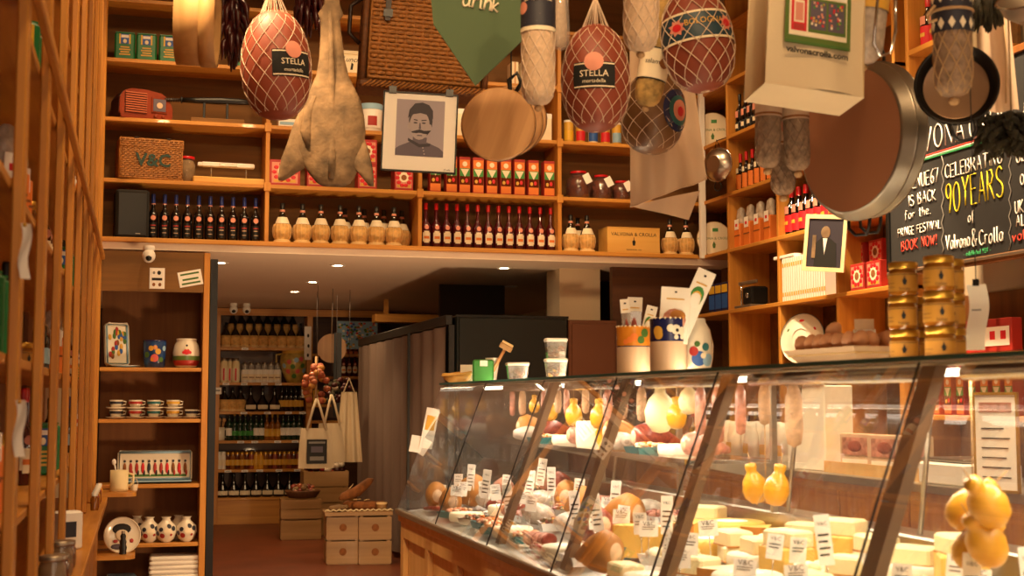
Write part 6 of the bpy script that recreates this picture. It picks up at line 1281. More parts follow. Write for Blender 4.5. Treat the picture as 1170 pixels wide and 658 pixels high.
random.seed(77); y = Y1 - .12; j = 0; ky = [('white pear-shaped cheese', BIGP, 'hung_cheese', 'cheese'), ('pink sausage', SAUS, 'hung_sausage', 'sausage'), ('speckled sausage', SAUD, 'hung_sausage', 'sausage'), ('small yellow cheese', YELP, 'hung_cheese', 'cheese')]
while y > 3.7:
    nm, pr_, nam, cat_ = ky[random.choice((1, 2, 2, 3, 1, 2, 0, 1))]
    k_ = cnt.get(nm, 0); cnt[nm] = k_ + 1; sc2 = random.uniform(.62, 1.12)
    thing(nam, '%s hung under the case roof, %s like it from far end' % (nm, od(k_)), cat_, (1.93 + .0, y, ZT - .012 - .2 * sc2), pr_, (0, 0, random.uniform(0, 3)), 'goods hung from the case rod', sc2)
    y -= random.uniform(.1, .22); j += 1
# white-wrapped packs standing on the metal worktop
WPK = proto(('wrapper', MB().loft([(0, 0, .07, .04, 0), (.16, 0, .075, .035, 0), (.22, 0, .065, .02, 0), (.25, 0, .07, .006, 0)], 'paper', 14)), ('paper_label', MB().box(-.035, .035, -.041, -.039, .06, .12, 'gold_label')))
for i in range(14):
    onwt('white_pack', 'white paper-wrapped pack on the metal worktop, %s from the dark green cabinet' % od(i), 'pack', 800 + i * 9.6, 3.58 + .12 * (i % 2), .921, WPK, group='white packs on the worktop')

# ================================================================== BACK ROOM, SEEN UNDER THE OVERHANG
def far(name, label, cat, px, z, pr, y=FY + .1, rz=0, group=None, scale=None):
    p = P(px, 450, y=y); return thing(name, label, cat, (p.x, y, z), pr, (0, 0, rz), group, scale)
def zz(row): return FZ[5 - row]          # row 0 = top shelf
def lab(s): return s
for i in range(9):
    far('straw_flask', 'straw wine flask, front of the top shelf in the back room, %s from the doorway' % od(i), 'wine flask', 257 + i * 10.7, zz(0), P_FLASK_S, group='straw flasks in the back room', scale=.95)
step = MB().cbox(-.48, .48, -.05, .05, 0, .13, 'dark_wood', .003)
far('shelf_riser', 'wooden riser lifting the rear flasks on the top shelf', 'riser', 300, zz(0), step, y=FY + .22)
for i in range(8):
    far('straw_flask', 'straw wine flask, raised rear row of the top shelf, %s from the doorway' % od(i), 'wine flask', 265 + i * 9.8, zz(0) + .131, P_FLASK_S, y=FY + .22, group='straw flasks in the back room', scale=.95)
TJ = proto(('jar_body', MB().lathe([(.04, 0), (.042, .2), (.03, .23)], 'cheese_pale', 14)), ('lid', MB().lathe([(.032, .23), (.032, .26), (.001, .26)], 'brushed', 12)), ('paper_label', MB().arc(.042, .02, .15, -1.3, 1.3, 'cream').merge(MB().arc(.042, .02, .15, -.3, .1, 'red_label', off=.0025))))
for i in range(3):
    far('tall_jar', 'tall clear jar with red and white label, %s from the doorway' % od(i), 'jar', 255.5 + i * 6.8, zz(1), TJ, y=FY + .08 + .06 * (i % 2), group='tall striped-label jars')
SJ = proto(('jar_body', MB().lathe([(.042, 0), (.044, .005), (.044, .12), (.034, .14)], 'white', 14)), ('clear_neck', MB().lathe([(.034, .14), (.03, .19)], 'clearish', 12)), ('lid', MB().lathe([(.022, .19), (.024, .215), (.001, .218)], 'brushed', 12)), ('paper_label', MB().arc(.044, .03, .09, -1, 1, 'cream').merge(MB().arc(.044, .05, .06, -.6, .6, 'brown_bread', off=.0025))))
for i in range(6):
    far('white_jar', 'white label jar with clear neck beside the painted urn, %s from the tall jars' % od(i), 'jar', 279.5 + i * 7.4, zz(1), SJ, group='white jars beside the urn')
up_ = [(.07, 0), (.085, .02), (.13, .12), (.155, .22), (.15, .28), (.12, .315), (.125, .335)]
ud = MB()
for k, (a, z, m_) in enumerate(((-.6, .12, 'pinkflower'), (-.2, .17, 'leaf'), (.2, .12, 'pinkflower'), (.55, .18, 'leaf'), (-.45, .22, 'pinkflower'), (.05, .24, 'skyblue'), (.4, .25, 'pinkflower'), (-.1, .07, 'leaf'), (.8, .13, 'skyblue'), (-.9, .18, 'skyblue'))): ud.merge(disc_on(up_, z, a, .026, m_, .003))
far('painted_urn', 'two-handled urn painted with pink flowers on the second back-room shelf', 'urn', 335.5, zz(1), [('urn_body', MB().lathe(up_, 'urn', 28)), ('painted_flower', ud), ('mouth_band', MB().lathe([(.123, .313), (.135, .335), (.128, .345)], 'gold_label', 28, caps=False)),
    ('handle', MB().tube([(-.12, 0, .31), (-.19, 0, .3), (-.19, 0, .22), (-.15, 0, .18)], .012, 'urn', 8)), ('handle', MB().tube([(.12, 0, .31), (.19, 0, .3), (.19, 0, .22), (.15, 0, .18)], .012, 'urn', 8))])
for i in range(3): far('straw_flask', 'straw wine flask on the third back-room shelf, %s from the doorway' % od(i), 'wine flask', 256.5 + i * 9.2, zz(2), P_FLASK_S, group='straw flasks in the back room', scale=.92)
CF = proto(('glass_body', MB().lathe([(.05, 0), (.072, .03), (.07, .075), (.03, .14), (.016, .19), (.015, .27)], 'dark_glass', 18)), ('cap', MB().lathe([(.018, .235), (.018, .28), (.001, .282)], 'black', 12)), ('paper_label', MB().arc(0, .025, .07, -.8, .8, 'cream', prof=[(.05, 0), (.072, .03), (.07, .075)], nz=2, off=.003)))
for i in range(3): far('round_flagon', 'dark round flagon with white label on the third back-room shelf, %s from the straw flasks' % od(i), 'bottle', 286.5 + i * 13.6, zz(2), CF, group='dark flagons on the third shelf')
GB_ = proto(('glass_body', bottle(.035, .27, 'dark_glass', 'black', .3)[0]), ('cap', bottle(.035, .27, 'dark_glass', 'black', .3)[1]), ('paper_label', MB().arc(.035, .05, .12, -1.1, 1.1, 'gold_label')))
for i in range(5): far('gold_label_bottle', 'dark bottle with gold label beside the flagons, %s from them' % od(i), 'bottle', 322 + i * 5.4, zz(2), GB_, group='gold-labelled bottles')
GR = proto(('glass_body', bottle(.036, .3, 'bottle_green', 'iron', .34)[0]), ('cap', bottle(.036, .3, 'bottle_green', 'iron', .34)[1]), ('paper_label', MB().arc(.036, .05, .13, -1.1, 1.1, 'white')))
GD = proto(('glass_body', bottle(.036, .3, 'bottle_green', 'gold', .34)[0]), ('cap', bottle(.036, .3, 'bottle_green', 'gold', .34)[1]), ('paper_label', MB().arc(.036, .05, .1, -1, 1, 'green')))
GY = proto(('glass_body', bottle(.034, .28, 'honey', 'gold', .34)[0]), ('cap', bottle(.034, .28, 'honey', 'gold', .34)[1]), ('paper_label', MB().arc(.034, .04, .12, -1, 1, 'gold_label')))
seq = [GR, GD, GD, GD, GD, GR, GR, GY, GY, GY, GR, GR, GR, GR]
for i, pr_ in enumerate(seq):
    px = 261 + i * 6.15
    far('wine_bottle', '%s bottle on the fourth back-room shelf, %s from the utensil jug' % ({id(GR): 'white-labelled green', id(GD): 'green-labelled dark', id(GY): 'amber'}[id(pr_)], od(i)), 'bottle', px + 1.5, zz(3), pr_, group='bottles on the fourth shelf')
ut = MB()
random.seed(61)
for k in range(8): a = 2 * PI * k / 8; ut.tube([(.02 * math.cos(a), .02 * math.sin(a), .05), (.05 * math.cos(a), .05 * math.sin(a), .2)], .006, 'board_wood', 6).ell((.054 * math.cos(a), .054 * math.sin(a), .215), (.014, .008, .022), 'board_wood', 8, 5)
far('utensil_jug', 'pale jug full of wooden spoons at the doorway end of the fourth shelf', 'jug', 251.5, zz(3), [('jug_body', MB().lathe([(.05, 0), (.058, .01), (.056, .14), (.05, .14), (.048, .02)], 'ceramic', 18)), ('spoons', ut), ('handle', MB().tube([(.056, 0, .12), (.09, 0, .1), (.09, 0, .05), (.057, 0, .03)], .007, 'ceramic', 6))])
cols = ['white', 'white', 'brown_fruit', 'honey', 'brown_fruit', 'honey', 'brown_fruit', 'meat', 'provolone', 'provolone', 'honey', 'brown_fruit', 'meat', 'brown_fruit', 'honey', 'meat', 'brown_fruit', 'meat']
SM = {c: proto(('jar_glass', MB().lathe([(.028, 0), (.031, .01), (.031, .13), (.022, .155)], c, 12)), ('lid', MB().lathe([(.024, .155), (.024, .185), (.001, .186)], 'gold' if c != 'white' else 'white', 12)), ('paper_label', MB().arc(.031, .04, .1, -1, 1, 'gold_label' if c != 'white' else 'cream'))) for c in set(cols)}
nmc = {'white': 'white', 'brown_fruit': 'brown', 'honey': 'amber', 'meat': 'red', 'provolone': 'yellow'}
for i, c in enumerate(cols):
    far('sauce_jar', 'small %s jar on the fifth back-room shelf, %s from the doorway' % (nmc[c], od(i)), 'jar', 251 + i * 5.35, zz(4), SM[c], group='small jars on the fifth shelf')
for i in range(8):
    far('round_flagon', 'dark flagon with white label on the lowest back-room shelf, %s from the doorway' % od(i), 'bottle', 256 + i * 12.7, zz(5), CF, group='dark flagons on the lowest shelf')
# row across the shelf edges: price tickets are part of the shelving look
for i, (px, row) in enumerate([(279, 0), (258, 1), (279, 1), (302, 1), (318, 1), (279, 2), (306, 2), (330, 2), (346, 2), (276, 3), (292, 3), (318, 3), (338, 3), (262, 4), (281, 4), (298, 4), (320, 4), (341, 4)]):
    p = P(px, 450, y=FY - .004)
    thing('price_ticket', 'small white ticket, back-room shelf %s from the top, %s of all tickets' % (['one', 'two', 'three', 'four', 'five'][row], od(i)), 'price ticket', (p.x, FY - .004, zz(row) - .028), MB().box(-.035, .035, 0, .003, 0, .024, 'card').box(-.025, .02, -.001, 0, .008, .014, 'chalk_dim'), group='shelf edge tickets')
# strips and notices on the uprights
p = P(353, 392, y=FY - .012); thing('paper_strip', 'long white paper strip pinned to the back-room shelf upright', 'notice', (p.x - .01, FY - .014, p.z - .16), [('sheet', MB().box(-.04, .035, 0, .002, -.02, .34, 'card')), ('print', MB().ell((0, -.001, .24), (.012, .001, .02), 'ink', 8, 5).ell((.005, -.001, .13), (.012, .001, .02), 'ink', 8, 5).ell((.0, -.001, .03), (.012, .001, .02), 'ink', 8, 5))], (0, 0, .0))
p = P(352, 449, y=FY - .01); thing('notice', 'small white notice on the upright above the hanging onions', 'notice', (p.x - .02, FY - .014, p.z - .05), [('sheet', MB().box(-.05, .05, 0, .002, 0, .12, 'card')), ('print', MB().box(-.03, .03, -.001, 0, .07, .09, 'chalk_dim'))])
p = P(248, 447, y=FY - .01); thing('notice', 'small white notice on the upright nearest the doorway', 'notice', (p.x, FY - .014, p.z - .03), [('sheet', MB().box(-.045, .045, 0, .002, 0, .07, 'card')), ('print', MB().box(-.03, .03, -.001, 0, .03, .045, 'chalk_dim'))])
# picture, round board, shelves to the side
p = P(408, 383, y=FY - .02); pcm = MB(); random.seed(71)
for k in range(120): x, z = random.uniform(-.2, .2), random.uniform(-.13, .13); pcm.ell((x, -.012, z), (.016, .003, .012), random.choice(['pinkflower', 'cream', 'skyblue', 'leaf', 'red_label', 'blue', 'gold_label']), 6, 4)
thing('colourful_picture', 'bright picture of many small figures high in the back room', 'picture', (p.x, FY - .03, p.z), [('panel', MB().box(-.22, .22, -.01, .025, -.15, .15, 'skyblue')), ('figures', pcm)])
p = P(379, 398, y=13.9); r = .15
thing('round_peel', 'round wooden peel with black strap hanging in the back room', 'board', (p.x, 13.9, p.z), [('board', MB().merge(MB().lathe([(r, -.012), (r, .012)], 'board_wood', 32), RX(PI/2)).merge(MB())), ('strap', MB().box(.02, .1, -.02, -.014, -.7, .16, 'black')), ('hanging_cord', MB().tube([(0, 0, r), (0, 0, 2.283 - p.z)], .004, 'twine', 6))], (0, 0, -.1), scale=(1, 1, 1))
for (px, row, pr_, n, st_, lb) in ((392, FZ[4] + .07, P_REDBOT, 3, 6.5, 'red-capped sauce bottle beside the round peel'),):
    for i in range(n): far('sauce_bottle', lb + ', %s from it' % od(i), 'bottle', px + i * st_, row, pr_, group='sauce bottles by the peel', scale=.9)
for i in range(4): far('pasta_box', 'yellow and red carton under the bright picture, %s from the peel' % od(i), 'carton', 394 + i * 6, FZ[5] - .06, P_CART, group='cartons under the picture', scale=.55)
for i in range(3): far('tomato_tin', 'red tin on the shelf by the white apron, %s from the peel' % od(i), 'tin', 392 + i * 6.5, FZ[3] - .1, SM['meat'], group='red tins by the apron')
far('yellow_packet', 'small yellow packet on the shelf over the hanging onions', 'packet', 361, FZ[4] - .23, [('packet_body', hbox(.06, .05, .15, 'yellow')), ('paper_label', MB().box(-.02, .02, -.027, -.0255, .03, .1, 'cream'))], y=FY - .0)
p = P(361, 440, y=FY - .0); thing('side_shelf', 'narrow shelf board under the yellow packet', 'shelf', (p.x, FY + .05, FZ[4] - .262), MB().cbox(-.09, .16, -.1, .0 - .056, 0, .03, 'pine', .003))
# hanging onions and aubergine-dark bunch, tote bags, aprons
def hung(name, label, cat, px, py, y, parts, ztop, rot=(0, 0, 0), m='twine'):
    m = 'leather'
    p = P(px, py, y=y); ps = list(parts) + [('hanging_cord', MB().tube([(0, 0, ztop), (0, 0, 2.284 - p.z)], .002, m, 6))]
    return thing(name, label, cat, (p.x, y, p.z), ps, rot)
random.seed(81); on = MB()
for k in range(34):
    a = random.uniform(0, 2*PI); z = random.uniform(0, .32); r = .1 * math.sin(PI * min(.92, .2 + z * 2.2)) ; on.ell((r * math.cos(a), r * math.sin(a), z), (.034, .034, .03), random.choice(['onion', 'onion', 'rind', 'terracotta']), 10, 7)
o = hung('onion_string', 'plaited string of brown onions hanging above the canvas shopping bag', 'onions', 361, 458, 12.2, [('onions', on), ('plait', MB().tube([(0, 0, 0), (0, 0, .4)], .012, 'twine', 6))], .38); bpy.data.objects['onions']['kind'] = 'stuff'
m = MB()
for k in range(70):
    a = random.uniform(0, 2*PI); z = random.uniform(0, .2); r = random.uniform(0, .13); m.ell((r * math.cos(a), r * math.sin(a), z), (.03, .02, .024), random.choice(['chilli', 'chilli', 'darkherb']) if k % 14 else 'garlic', 7, 5)
hung('dried_bunch', 'dark purple dried bunch hanging between the onions and the white apron', 'dried vegetables', 384, 458, 12.6, [('dried_heads', m)], .1); bpy.data.objects['dried_heads']['kind'] = 'stuff'
def bag(px, py, y, wd, ht, label, dark=True, rz=0):
    b = MB().grid(lambda u, v: ((u - .5) * wd * (1 - .12 * v * v), -.035 * math.sin(u * PI) * (1 - .6 * v) + .008 * math.sin(u * 11 + v * 5), v * ht), 16, 10, 'canvas').grid(lambda u, v: ((u - .5) * wd * (1 - .12 * v * v), .035 * math.sin(u * PI) * (1 - .6 * v), v * ht), 12, 6, 'canvas')
    st = MB()
    for sx in (-1, 1): st.tube([(sx * wd * .28, -.02, ht * .95), (sx * wd * .1, -.01, ht + .17), (0, 0, ht + .25)], .011, 'canvas', 6)
    ps = [('bag_body', b), ('handle', st)]
    if dark:
        q = MB().box(-.085, .085, -.052, -.048, ht * .12, ht * .72, 'ink'); q.box(-.07, .07, -.0535, -.052, ht * .62, ht * .67, 'chalk_dim').box(-.06, .06, -.0535, -.052, ht * .2, ht * .3, 'chalk_dim').box(-.05, .05, -.0535, -.052, ht * .4, ht * .55, 'photo_mid'); ps.append(('printed_panel', q))
    hung('shopping_bag', label, 'bag', px, py, y, ps, ht + .24, (0, 0, rz), 'canvas')
bag(361, 535, 11.6, .30, .34, 'cream canvas shopping bag with a dark printed panel, under the onions')
bag(378, 528, 11.9, .26, .34, 'plain cream canvas bag hanging behind the printed one', False, .2)
def apron(px, py, y, wd, ht, label, rz=0):
    b = MB().grid(lambda u, v: ((u - .5) * wd * (1 - .45 * v), .025 * math.sin(u * 16) * (1 - .5 * v), v * ht), 28, 10, 'canvas')
    hung('white_apron', label, 'apron', px, py, y, [('cloth', b), ('neck_strap', MB().tube([(-wd * .2, 0, ht * .99), (0, 0, ht + .12), (wd * .2, 0, ht * .99)], .008, 'canvas', 6))], ht + .11, (0, 0, rz), 'canvas')
apron(398, 528, 12.0, .25, .62, 'long white apron hanging beside the grey curtain')
# crates and produce
def crate(wd, dp, ht, slats=2):
    c = [('corner_post', MB().box(x - .012, x + .012, y - .012, y + .012, 0, ht, 'crate_wood')) for x in (-wd/2 + .015, wd/2 - .015) for y in (-dp/2 + .015, dp/2 - .015)]
    c.append(('crate_base', MB().box(-wd/2, wd/2, -dp/2, dp/2, 0, .008, 'crate_wood')))
    for nm, f in (('front_boards', lambda m, a, b: m.box(-wd/2, wd/2, -dp/2 - .008, -dp/2, a, b, 'crate_wood')), ('rear_boards', lambda m, a, b: m.box(-wd/2, wd/2, dp/2, dp/2 + .008, a, b, 'crate_wood')),
                  ('side_slat', lambda m, a, b: m.box(-wd/2 - .008, -wd/2, -dp/2, dp/2, a, b, 'crate_wood').box(wd/2, wd/2 + .008, -dp/2, dp/2, a, b, 'crate_wood'))):
        m = MB()
        for k in range(slats): a = .008 + k * (ht - .008) / slats; f(m, a, a + (ht - .008) / slats - .008)
        c.append((nm, m))
    return c
cp1 = P(376, 645, z=0); cp2 = P(412, 645, z=0); cwd = .255
stamp = MB().lathe([(.0005, 0), (.03, .0005)], 'brown_bread', 14, M=RX(PI/2), caps=False)
for i, px in enumerate((393, 430)):
    g = P(px, 645, z=0)
    for lvl in range(2):
        c = crate(.245, .3, .19, 1); c.append(('burnt_stamp', MB().merge(stamp, TR(0, -.16, .1))))
        thing('wooden_crate', 'small wooden wine crate, %s of the stack %s' % (['bottom', 'top'][lvl], ['nearer the shop floor opening', 'against the deli counter'][i]), 'crate', (g.x, g.y + .16, .0 + lvl * .191), c, (0, 0, -.06), 'wine crates by the counter end')
g = P(411, 645, z=0); random.seed(91)
tr_ = [('tray_board', MB().cbox(-.27, .27, -.17, .17, 0, .03, 'crate_wood', .003)), ('paper_edge', MB().tube([(-.27 + .54 * i / 24, -.172, .04 + (.012 if i % 2 else 0)) for i in range(25)], .006, 'cheese_pale', 5))]
thing('produce_tray', 'shallow wooden tray with scalloped paper edge on top of the wine crates', 'tray', (g.x, g.y + .16, .383), tr_, (0, 0, -.06))
for i, (dx, dy, rz, L_) in enumerate(((-.02, .02, .35, .34), (.08, -.03, .2, .3), (.02, .09, -.3, .28))):
    b = MB().loft([(0, 0, .012, .01, 0), (L_ * .12, 0, .035, .03, 0), (L_ * .5, .02, .045, .038, 0), (L_ * .88, .0, .032, .028, 0), (L_, 0, .01, .01, 0)], 'brown_bread', 14, RY(PI/2))
    thing('bread_loaf', 'long brown loaf on the scalloped tray, ' + ['leaning across the others', 'lying nearest the front edge', 'lying at the back'][i], 'bread', (g.x + dx - .12, g.y + .16 + dy, .456 + (.05 if i == 0 else 0)), [('crust', b), ('scored_cut', MB().tube([(L_ * .3, -.02, .04), (L_ * .5, .02, .043)], .004, 'straw_base', 5))], (0, -.45 if i == 0 else 0, rz), 'brown loaves on the tray')
for i in range(7):
    thing('potato', 'pale brown potato on the scalloped tray, %s from its doorway side' % od(i), 'potato', (g.x - .21 + .03 * (i % 3) + .01 * i, g.y + .06 + .035 * (i // 2), .441), MB().ell((0, 0, 0), (.034, .026, .024), 'potato', 12, 8), (0, 0, i), 'potatoes on the tray')
thing('cork_box', 'small pale cylinder box at the counter end of the scalloped tray', 'box', (g.x + .19, g.y + .1, .4135), [('box_body', MB().lathe([(.04, 0), (.042, .05)], 'crate_wood', 18)), ('lid', MB().lathe([(.044, .05), (.044, .065), (.001, .066)], 'straw_base', 18))])
g2 = P(345, 617, z=0)
for lvl in range(2):
    thing('wooden_crate', 'low wooden crate under the printed canvas bag, %s one' % ['lower', 'upper'][lvl], 'crate', (g2.x, g2.y + .17, lvl * .191), crate(.36, .32, .19, 1 if lvl == 0 else 2), (0, 0, -.05), 'crates below the canvas bag')
random.seed(95)
thing('wicker_tray', 'shallow brown basket of vegetables on the crates under the canvas bag', 'basket', (g2.x + .02, g2.y + .16, .3825), [('basket_body', MB().lathe([(.13, 0), (.17, .06), (.165, .07), (.125, .012)], 'wicker_dark', 20, sy=.8)), ('vegetables', (lambda m: [m.ell((random.uniform(-.11, .11), random.uniform(-.08, .08), random.uniform(.05, .11)), (.03, .028, .026), random.choice(['onion', 'potato', 'garlic', 'meat']), 8, 6) for _ in range(40)] and m)(MB()))])
bpy.data.objects['vegetables']['kind'] = 'stuff'
g3 = P(373, 612, z=0)
thing('produce_stand', 'slatted pale crate stand of garlic and red vegetables behind the loaves', 'crate', (g3.x, g3.y + .2, 0), crate(.42, .3, .62, 4) + [('produce', (lambda m: [m.ell((random.uniform(-.18, .18), random.uniform(-.12, .12), random.uniform(.58, .68)), (.04, .035, .03), random.choice(['chilli', 'meat', 'garlic', 'pinkred']), 8, 6) for _ in range(50)] and m)(MB()))])
bpy.data.objects['produce']['kind'] = 'stuff'

# ================================================================== CROCKERY UNIT BESIDE THE DOORWAY
def cr(name, label, cat, px, z, pr, y=BY + .13, rz=0, group=None, scale=None, rot=None):
    p = P(px, 450, y=y); return thing(name, label, cat, (p.x, y, z), pr, rot or (0, 0, rz), group, scale)
ZU = {k: v for k, v in zip('abcd', UZ)}
random.seed(101)
# top shelf: upright dish, flat dish, blue vase, white jar
def dish(wd, ht, n=26):
    d = MB().cbox(-wd/2, wd/2, -.008, .004, 0, ht, 'ceramic', .02); f = MB()
    for k in range(n): f.ell((random.uniform(-wd*.34, wd*.34), -.011, random.uniform(ht*.16, ht*.84)), (.012, .003, .02), random.choice(['brown_bread', 'blue', 'pinkred', 'leaf', 'gold_label']), 7, 5)
    b = MB().tube([(-wd/2+.012, -.012, .012), (wd/2-.012, -.012, .012), (wd/2-.012, -.012, ht-.012), (-wd/2+.012, -.012, ht-.012)], .007, 'skyblue', 6, closed=True)
    return [('dish_body', d), ('painted_scene', f), ('glazed_rim', b)]
cr('painted_platter', 'upright painted platter with pale blue rim on the top crockery shelf', 'platter', 133, UZ[3] + .012, dish(.16, .28), rz=.3, rot=(-.12, 0, .4))
cr('flat_dish', 'flat pale blue dish lying below the upright platter', 'dish', 143, UZ[3], [('dish_body', MB().lathe([(.05, 0), (.085, .008), (.09, .012), (.06, .009), (.0005, .007)], 'skyblue', 24, sy=.7, caps=False)), ('glazed_rim', MB().lathe([(.088, .011), (.092, .013), (.088, .014)], 'ceramic', 24, sy=.7, caps=False))], y=BY + .07)
vp = [(.06, 0), (.066, .01), (.072, .15), (.07, .165)]
vd = MB()
for a, z, m_, r_ in ((0, .06, 'pinkflower', .024), (.3, .1, 'gold_label', .018), (-.3, .12, 'gold_label', .016), (.05, .125, 'ceramic_orange', .014), (-.2, .05, 'ceramic_orange', .012), (.6, .05, 'leaf', .016), (-.7, .08, 'leaf', .018), (.9, .12, 'skyblue', .016)): vd.merge(disc_on(vp, z, a, r_, m_, .003))
cr('painted_vase', 'blue vase painted with a pink and yellow bouquet on the top crockery shelf', 'vase', 175.5, UZ[3], [('vase_body', MB().lathe(vp, 'ceramic_blue', 26)), ('painted_bouquet', vd), ('lip', MB().lathe([(.07, .163), (.074, .168), (.07, .172)], 'navy', 26, caps=False))], scale=1.05)
jp2 = [(.05, 0), (.07, .01), (.085, .05), (.088, .1), (.078, .15), (.064, .175), (.066, .185)]
jd2 = MB().merge(MB().arc(0, .015, .05, -PI, PI, 'pinkred', 30, prof=jp2, nz=3, off=.002)).merge(MB().arc(0, .05, .078, -PI, PI, 'ceramic_green', 30, prof=jp2, nz=2, off=.003))
for a, z, m_, r_ in ((0, .105, 'red_label', .02), (0, .13, 'cream', .012), (-.22, .1, 'red_label', .01), (.22, .1, 'red_label', .01), (0, .145, 'ink', .007)): jd2.merge(disc_on(jp2, z, a, r_, m_, .0045))
cr('painted_jar', 'white round jar with red and green painted bands on the top crockery shelf', 'jar', 212, UZ[3], [('jar_body', MB().lathe(jp2, 'ceramic', 28)), ('painted_figure', jd2), ('rim', MB().lathe([(.064, .183), (.07, .188), (.064, .192)], 'ceramic', 24, caps=False))])
# cups with saucers
def cup(col):
    return proto(('cup_bowl', MB().lathe([(.022, .012), (.028, .016), (.036, .05), (.033, .05), (.024, .02), (.0005, .018)], 'ceramic', 18, caps=False)), ('painted_band', MB().arc(.0325, .028, .042, -PI, PI, col, 20, off=.003)), ('handle', MB().tube([(.034, 0, .044), (.052, 0, .04), (.05, 0, .026), (.029, 0, .022)], .004, 'ceramic', 6)), ('saucer', MB().lathe([(.02, 0), (.05, .007), (.056, .012), (.05, .01), (.0005, .005)], 'ceramic', 20, caps=False)))
CU = {c: cup(c) for c in ('charcoal', 'pinkred', 'teal', 'gold_label')}
for i, (px, c, two) in enumerate(((133, 'charcoal', 1), (155, 'pinkred', 1), (176, 'teal', 1), (198, 'gold_label', 1), (219, 'charcoal', 0))):
    cn = {'charcoal': 'dark', 'pinkred': 'red', 'teal': 'green', 'gold_label': 'yellow'}[c]
    cr('coffee_cup', 'white cup and saucer with %s band, %s from the aisle posts, standing on the shelf' % (cn, od(i)), 'cup', px, UZ[2], CU[c], group='coffee cups on saucers', scale=1.2)
    if two: cr('coffee_cup', 'white cup and saucer with %s band, %s from the aisle posts, stacked on top' % (cn, od(i)), 'cup', px, UZ[2] + .062, CU[c], group='coffee cups on saucers', scale=1.2)
# platter with figures
pf_ = MB(); random.seed(111)
for k in range(11):
    x = -.19 + k * .038; c = random.choice(['pinkred', 'brown_bread', 'charcoal', 'red_label']); pf_.ell((x, -.012, .085), (.011, .003, .035), c, 8, 6).ell((x, -.013, .13), (.008, .003, .009), 'charcoal', 8, 5).ell((x + .008, -.0125, .055), (.007, .003, .02), random.choice(['ink', 'cream', 'pinkred']), 6, 4)
pf_.box(-.2, .2, -.0105, -.0095, .03, .045, 'leaf')
cr('long_platter', 'long rectangular platter painted with a row of red figures', 'platter', 179, UZ[1] + .012, [('dish_body', MB().cbox(-.235, .235, -.008, .006, 0, .2, 'ceramic', .015)), ('painted_figures', pf_), ('glazed_rim', MB().tube([(-.222, -.012, .012), (.222, -.012, .012), (.222, -.012, .188), (-.222, -.012, .188)], .01, 'skyblue', 6, closed=True)), ('plinth_foot', MB().cbox(-.23, .23, -.07, .01, -.011, -.001, 'skyblue', .003))], rot=(-.15, 0, 0))
vj = [(.025, 0), (.05, .02), (.068, .065), (.062, .105), (.03, .135), (.024, .15), (.034, .162)]
vjd = MB().merge(disc_on(vj, .075, .15, .026, 'cream', .003)).merge(disc_on(vj, .105, .3, .014, 'charcoal', .004)).merge(disc_on(vj, .085, -.5, .014, 'charcoal', .003)).merge(disc_on(vj, .045, -.4, .016, 'pinkred', .003)).merge(disc_on(vj, .05, .5, .008, 'pinkred', .004)).merge(disc_on(vj, .09, .75, .016, 'charcoal', .003)).merge(disc_on(vj, .06, -.9, .015, 'photo_mid', .003))
P_VJ = proto(('vase_body', MB().lathe(vj, 'ceramic', 26)), ('painted_face', vjd))
for i, (px, yy) in enumerate(((193, .08), (216, .08), (174, .1), (207, .2), (160, .22))):
    cr('round_vase', 'round white vase with painted face, ' + ['front row, second from the plate', 'front row, nearest the doorway', 'front row, nearest the plate', 'standing behind the gap of the front pair', 'standing behind, nearest the aisle posts'][i], 'vase', px, UZ[0], P_VJ, y=BY + yy, group='round painted vases')
# on the rounded corner shelves
g = P(136, 555, y=8.82)
thing('spoon_mug', 'cream mug holding a spoon on the upper rounded corner shelf', 'mug', (g.x, 8.82, .7365), [('mug_body', MB().lathe([(.052, 0), (.055, .005), (.055, .13), (.05, .13), (.048, .01)], 'cheese_pale', 20, caps=False)), ('handle', MB().tube([(.055, 0, .11), (.085, 0, .1), (.085, 0, .05), (.055, 0, .03)], .007, 'cheese_pale', 6)), ('spoon', MB().tube([(0, 0, .02), (-.03, 0, .17)], .005, 'white', 6).ell((-.033, 0, .18), (.014, .006, .02), 'white', 8, 5))])
thing('small_basket', 'tiny pale basket beside the cream mug', 'basket', (g.x + .09, 8.86, .7365), [('basket_body', MB().lathe([(.02, 0), (.026, .04), (.023, .04)], 'garlic', 14, caps=False)), ('handle', MB().tube([(-.024, 0, .04), (-.015, 0, .07), (.015, 0, .07), (.024, 0, .04)], .003, 'garlic', 5))])
g = P(139, 612, y=8.84)
pm = MB().lathe([(.0005, .0), (.06, .002), (.095, .014), (.1, .018), (.095, .02)], 'ceramic', 32, caps=False)
pd_ = MB().ell((0, .035, .006), (.05, .03, .006), 'ink', 14, 6).ell((0, .005, .008), (.034, .036, .006), 'cream', 14, 6).ell((-.035, -.03, .008), (.014, .01, .004), 'pinkred', 8, 5).ell((-.02, -.06, .012), (.045, .016, .004), 'photo_mid', 10, 5).ell((.05, -.03, .01), (.012, .012, .004), 'pinkred', 8, 5)
thing('face_plate', 'round white plate painted with a dark-haired face on the lower corner shelf', 'plate', (g.x + .0, 8.88, .357 + .1), [('dish', MB().merge(pm, RX(PI/2))), ('painted_face', MB().merge(pd_, RX(PI/2)))], (-.2, 0, .2), scale=1.15)
thing('black_mill', 'small black twisted bottle standing in front of the face plate', 'bottle', (g.x + .01, 8.76, .3565), [('bottle_body', MB().lathe([(.022, 0), (.02, .02), (.024, .04), (.018, .055), (.022, .075), (.015, .09), (.018, .11), (.01, .125)], 'black', 14)), ('cap', MB().lathe([(.011, .125), (.011, .14), (.001, .141)], 'brushed', 10))])
g = P(200, 645, y=BY + .14)
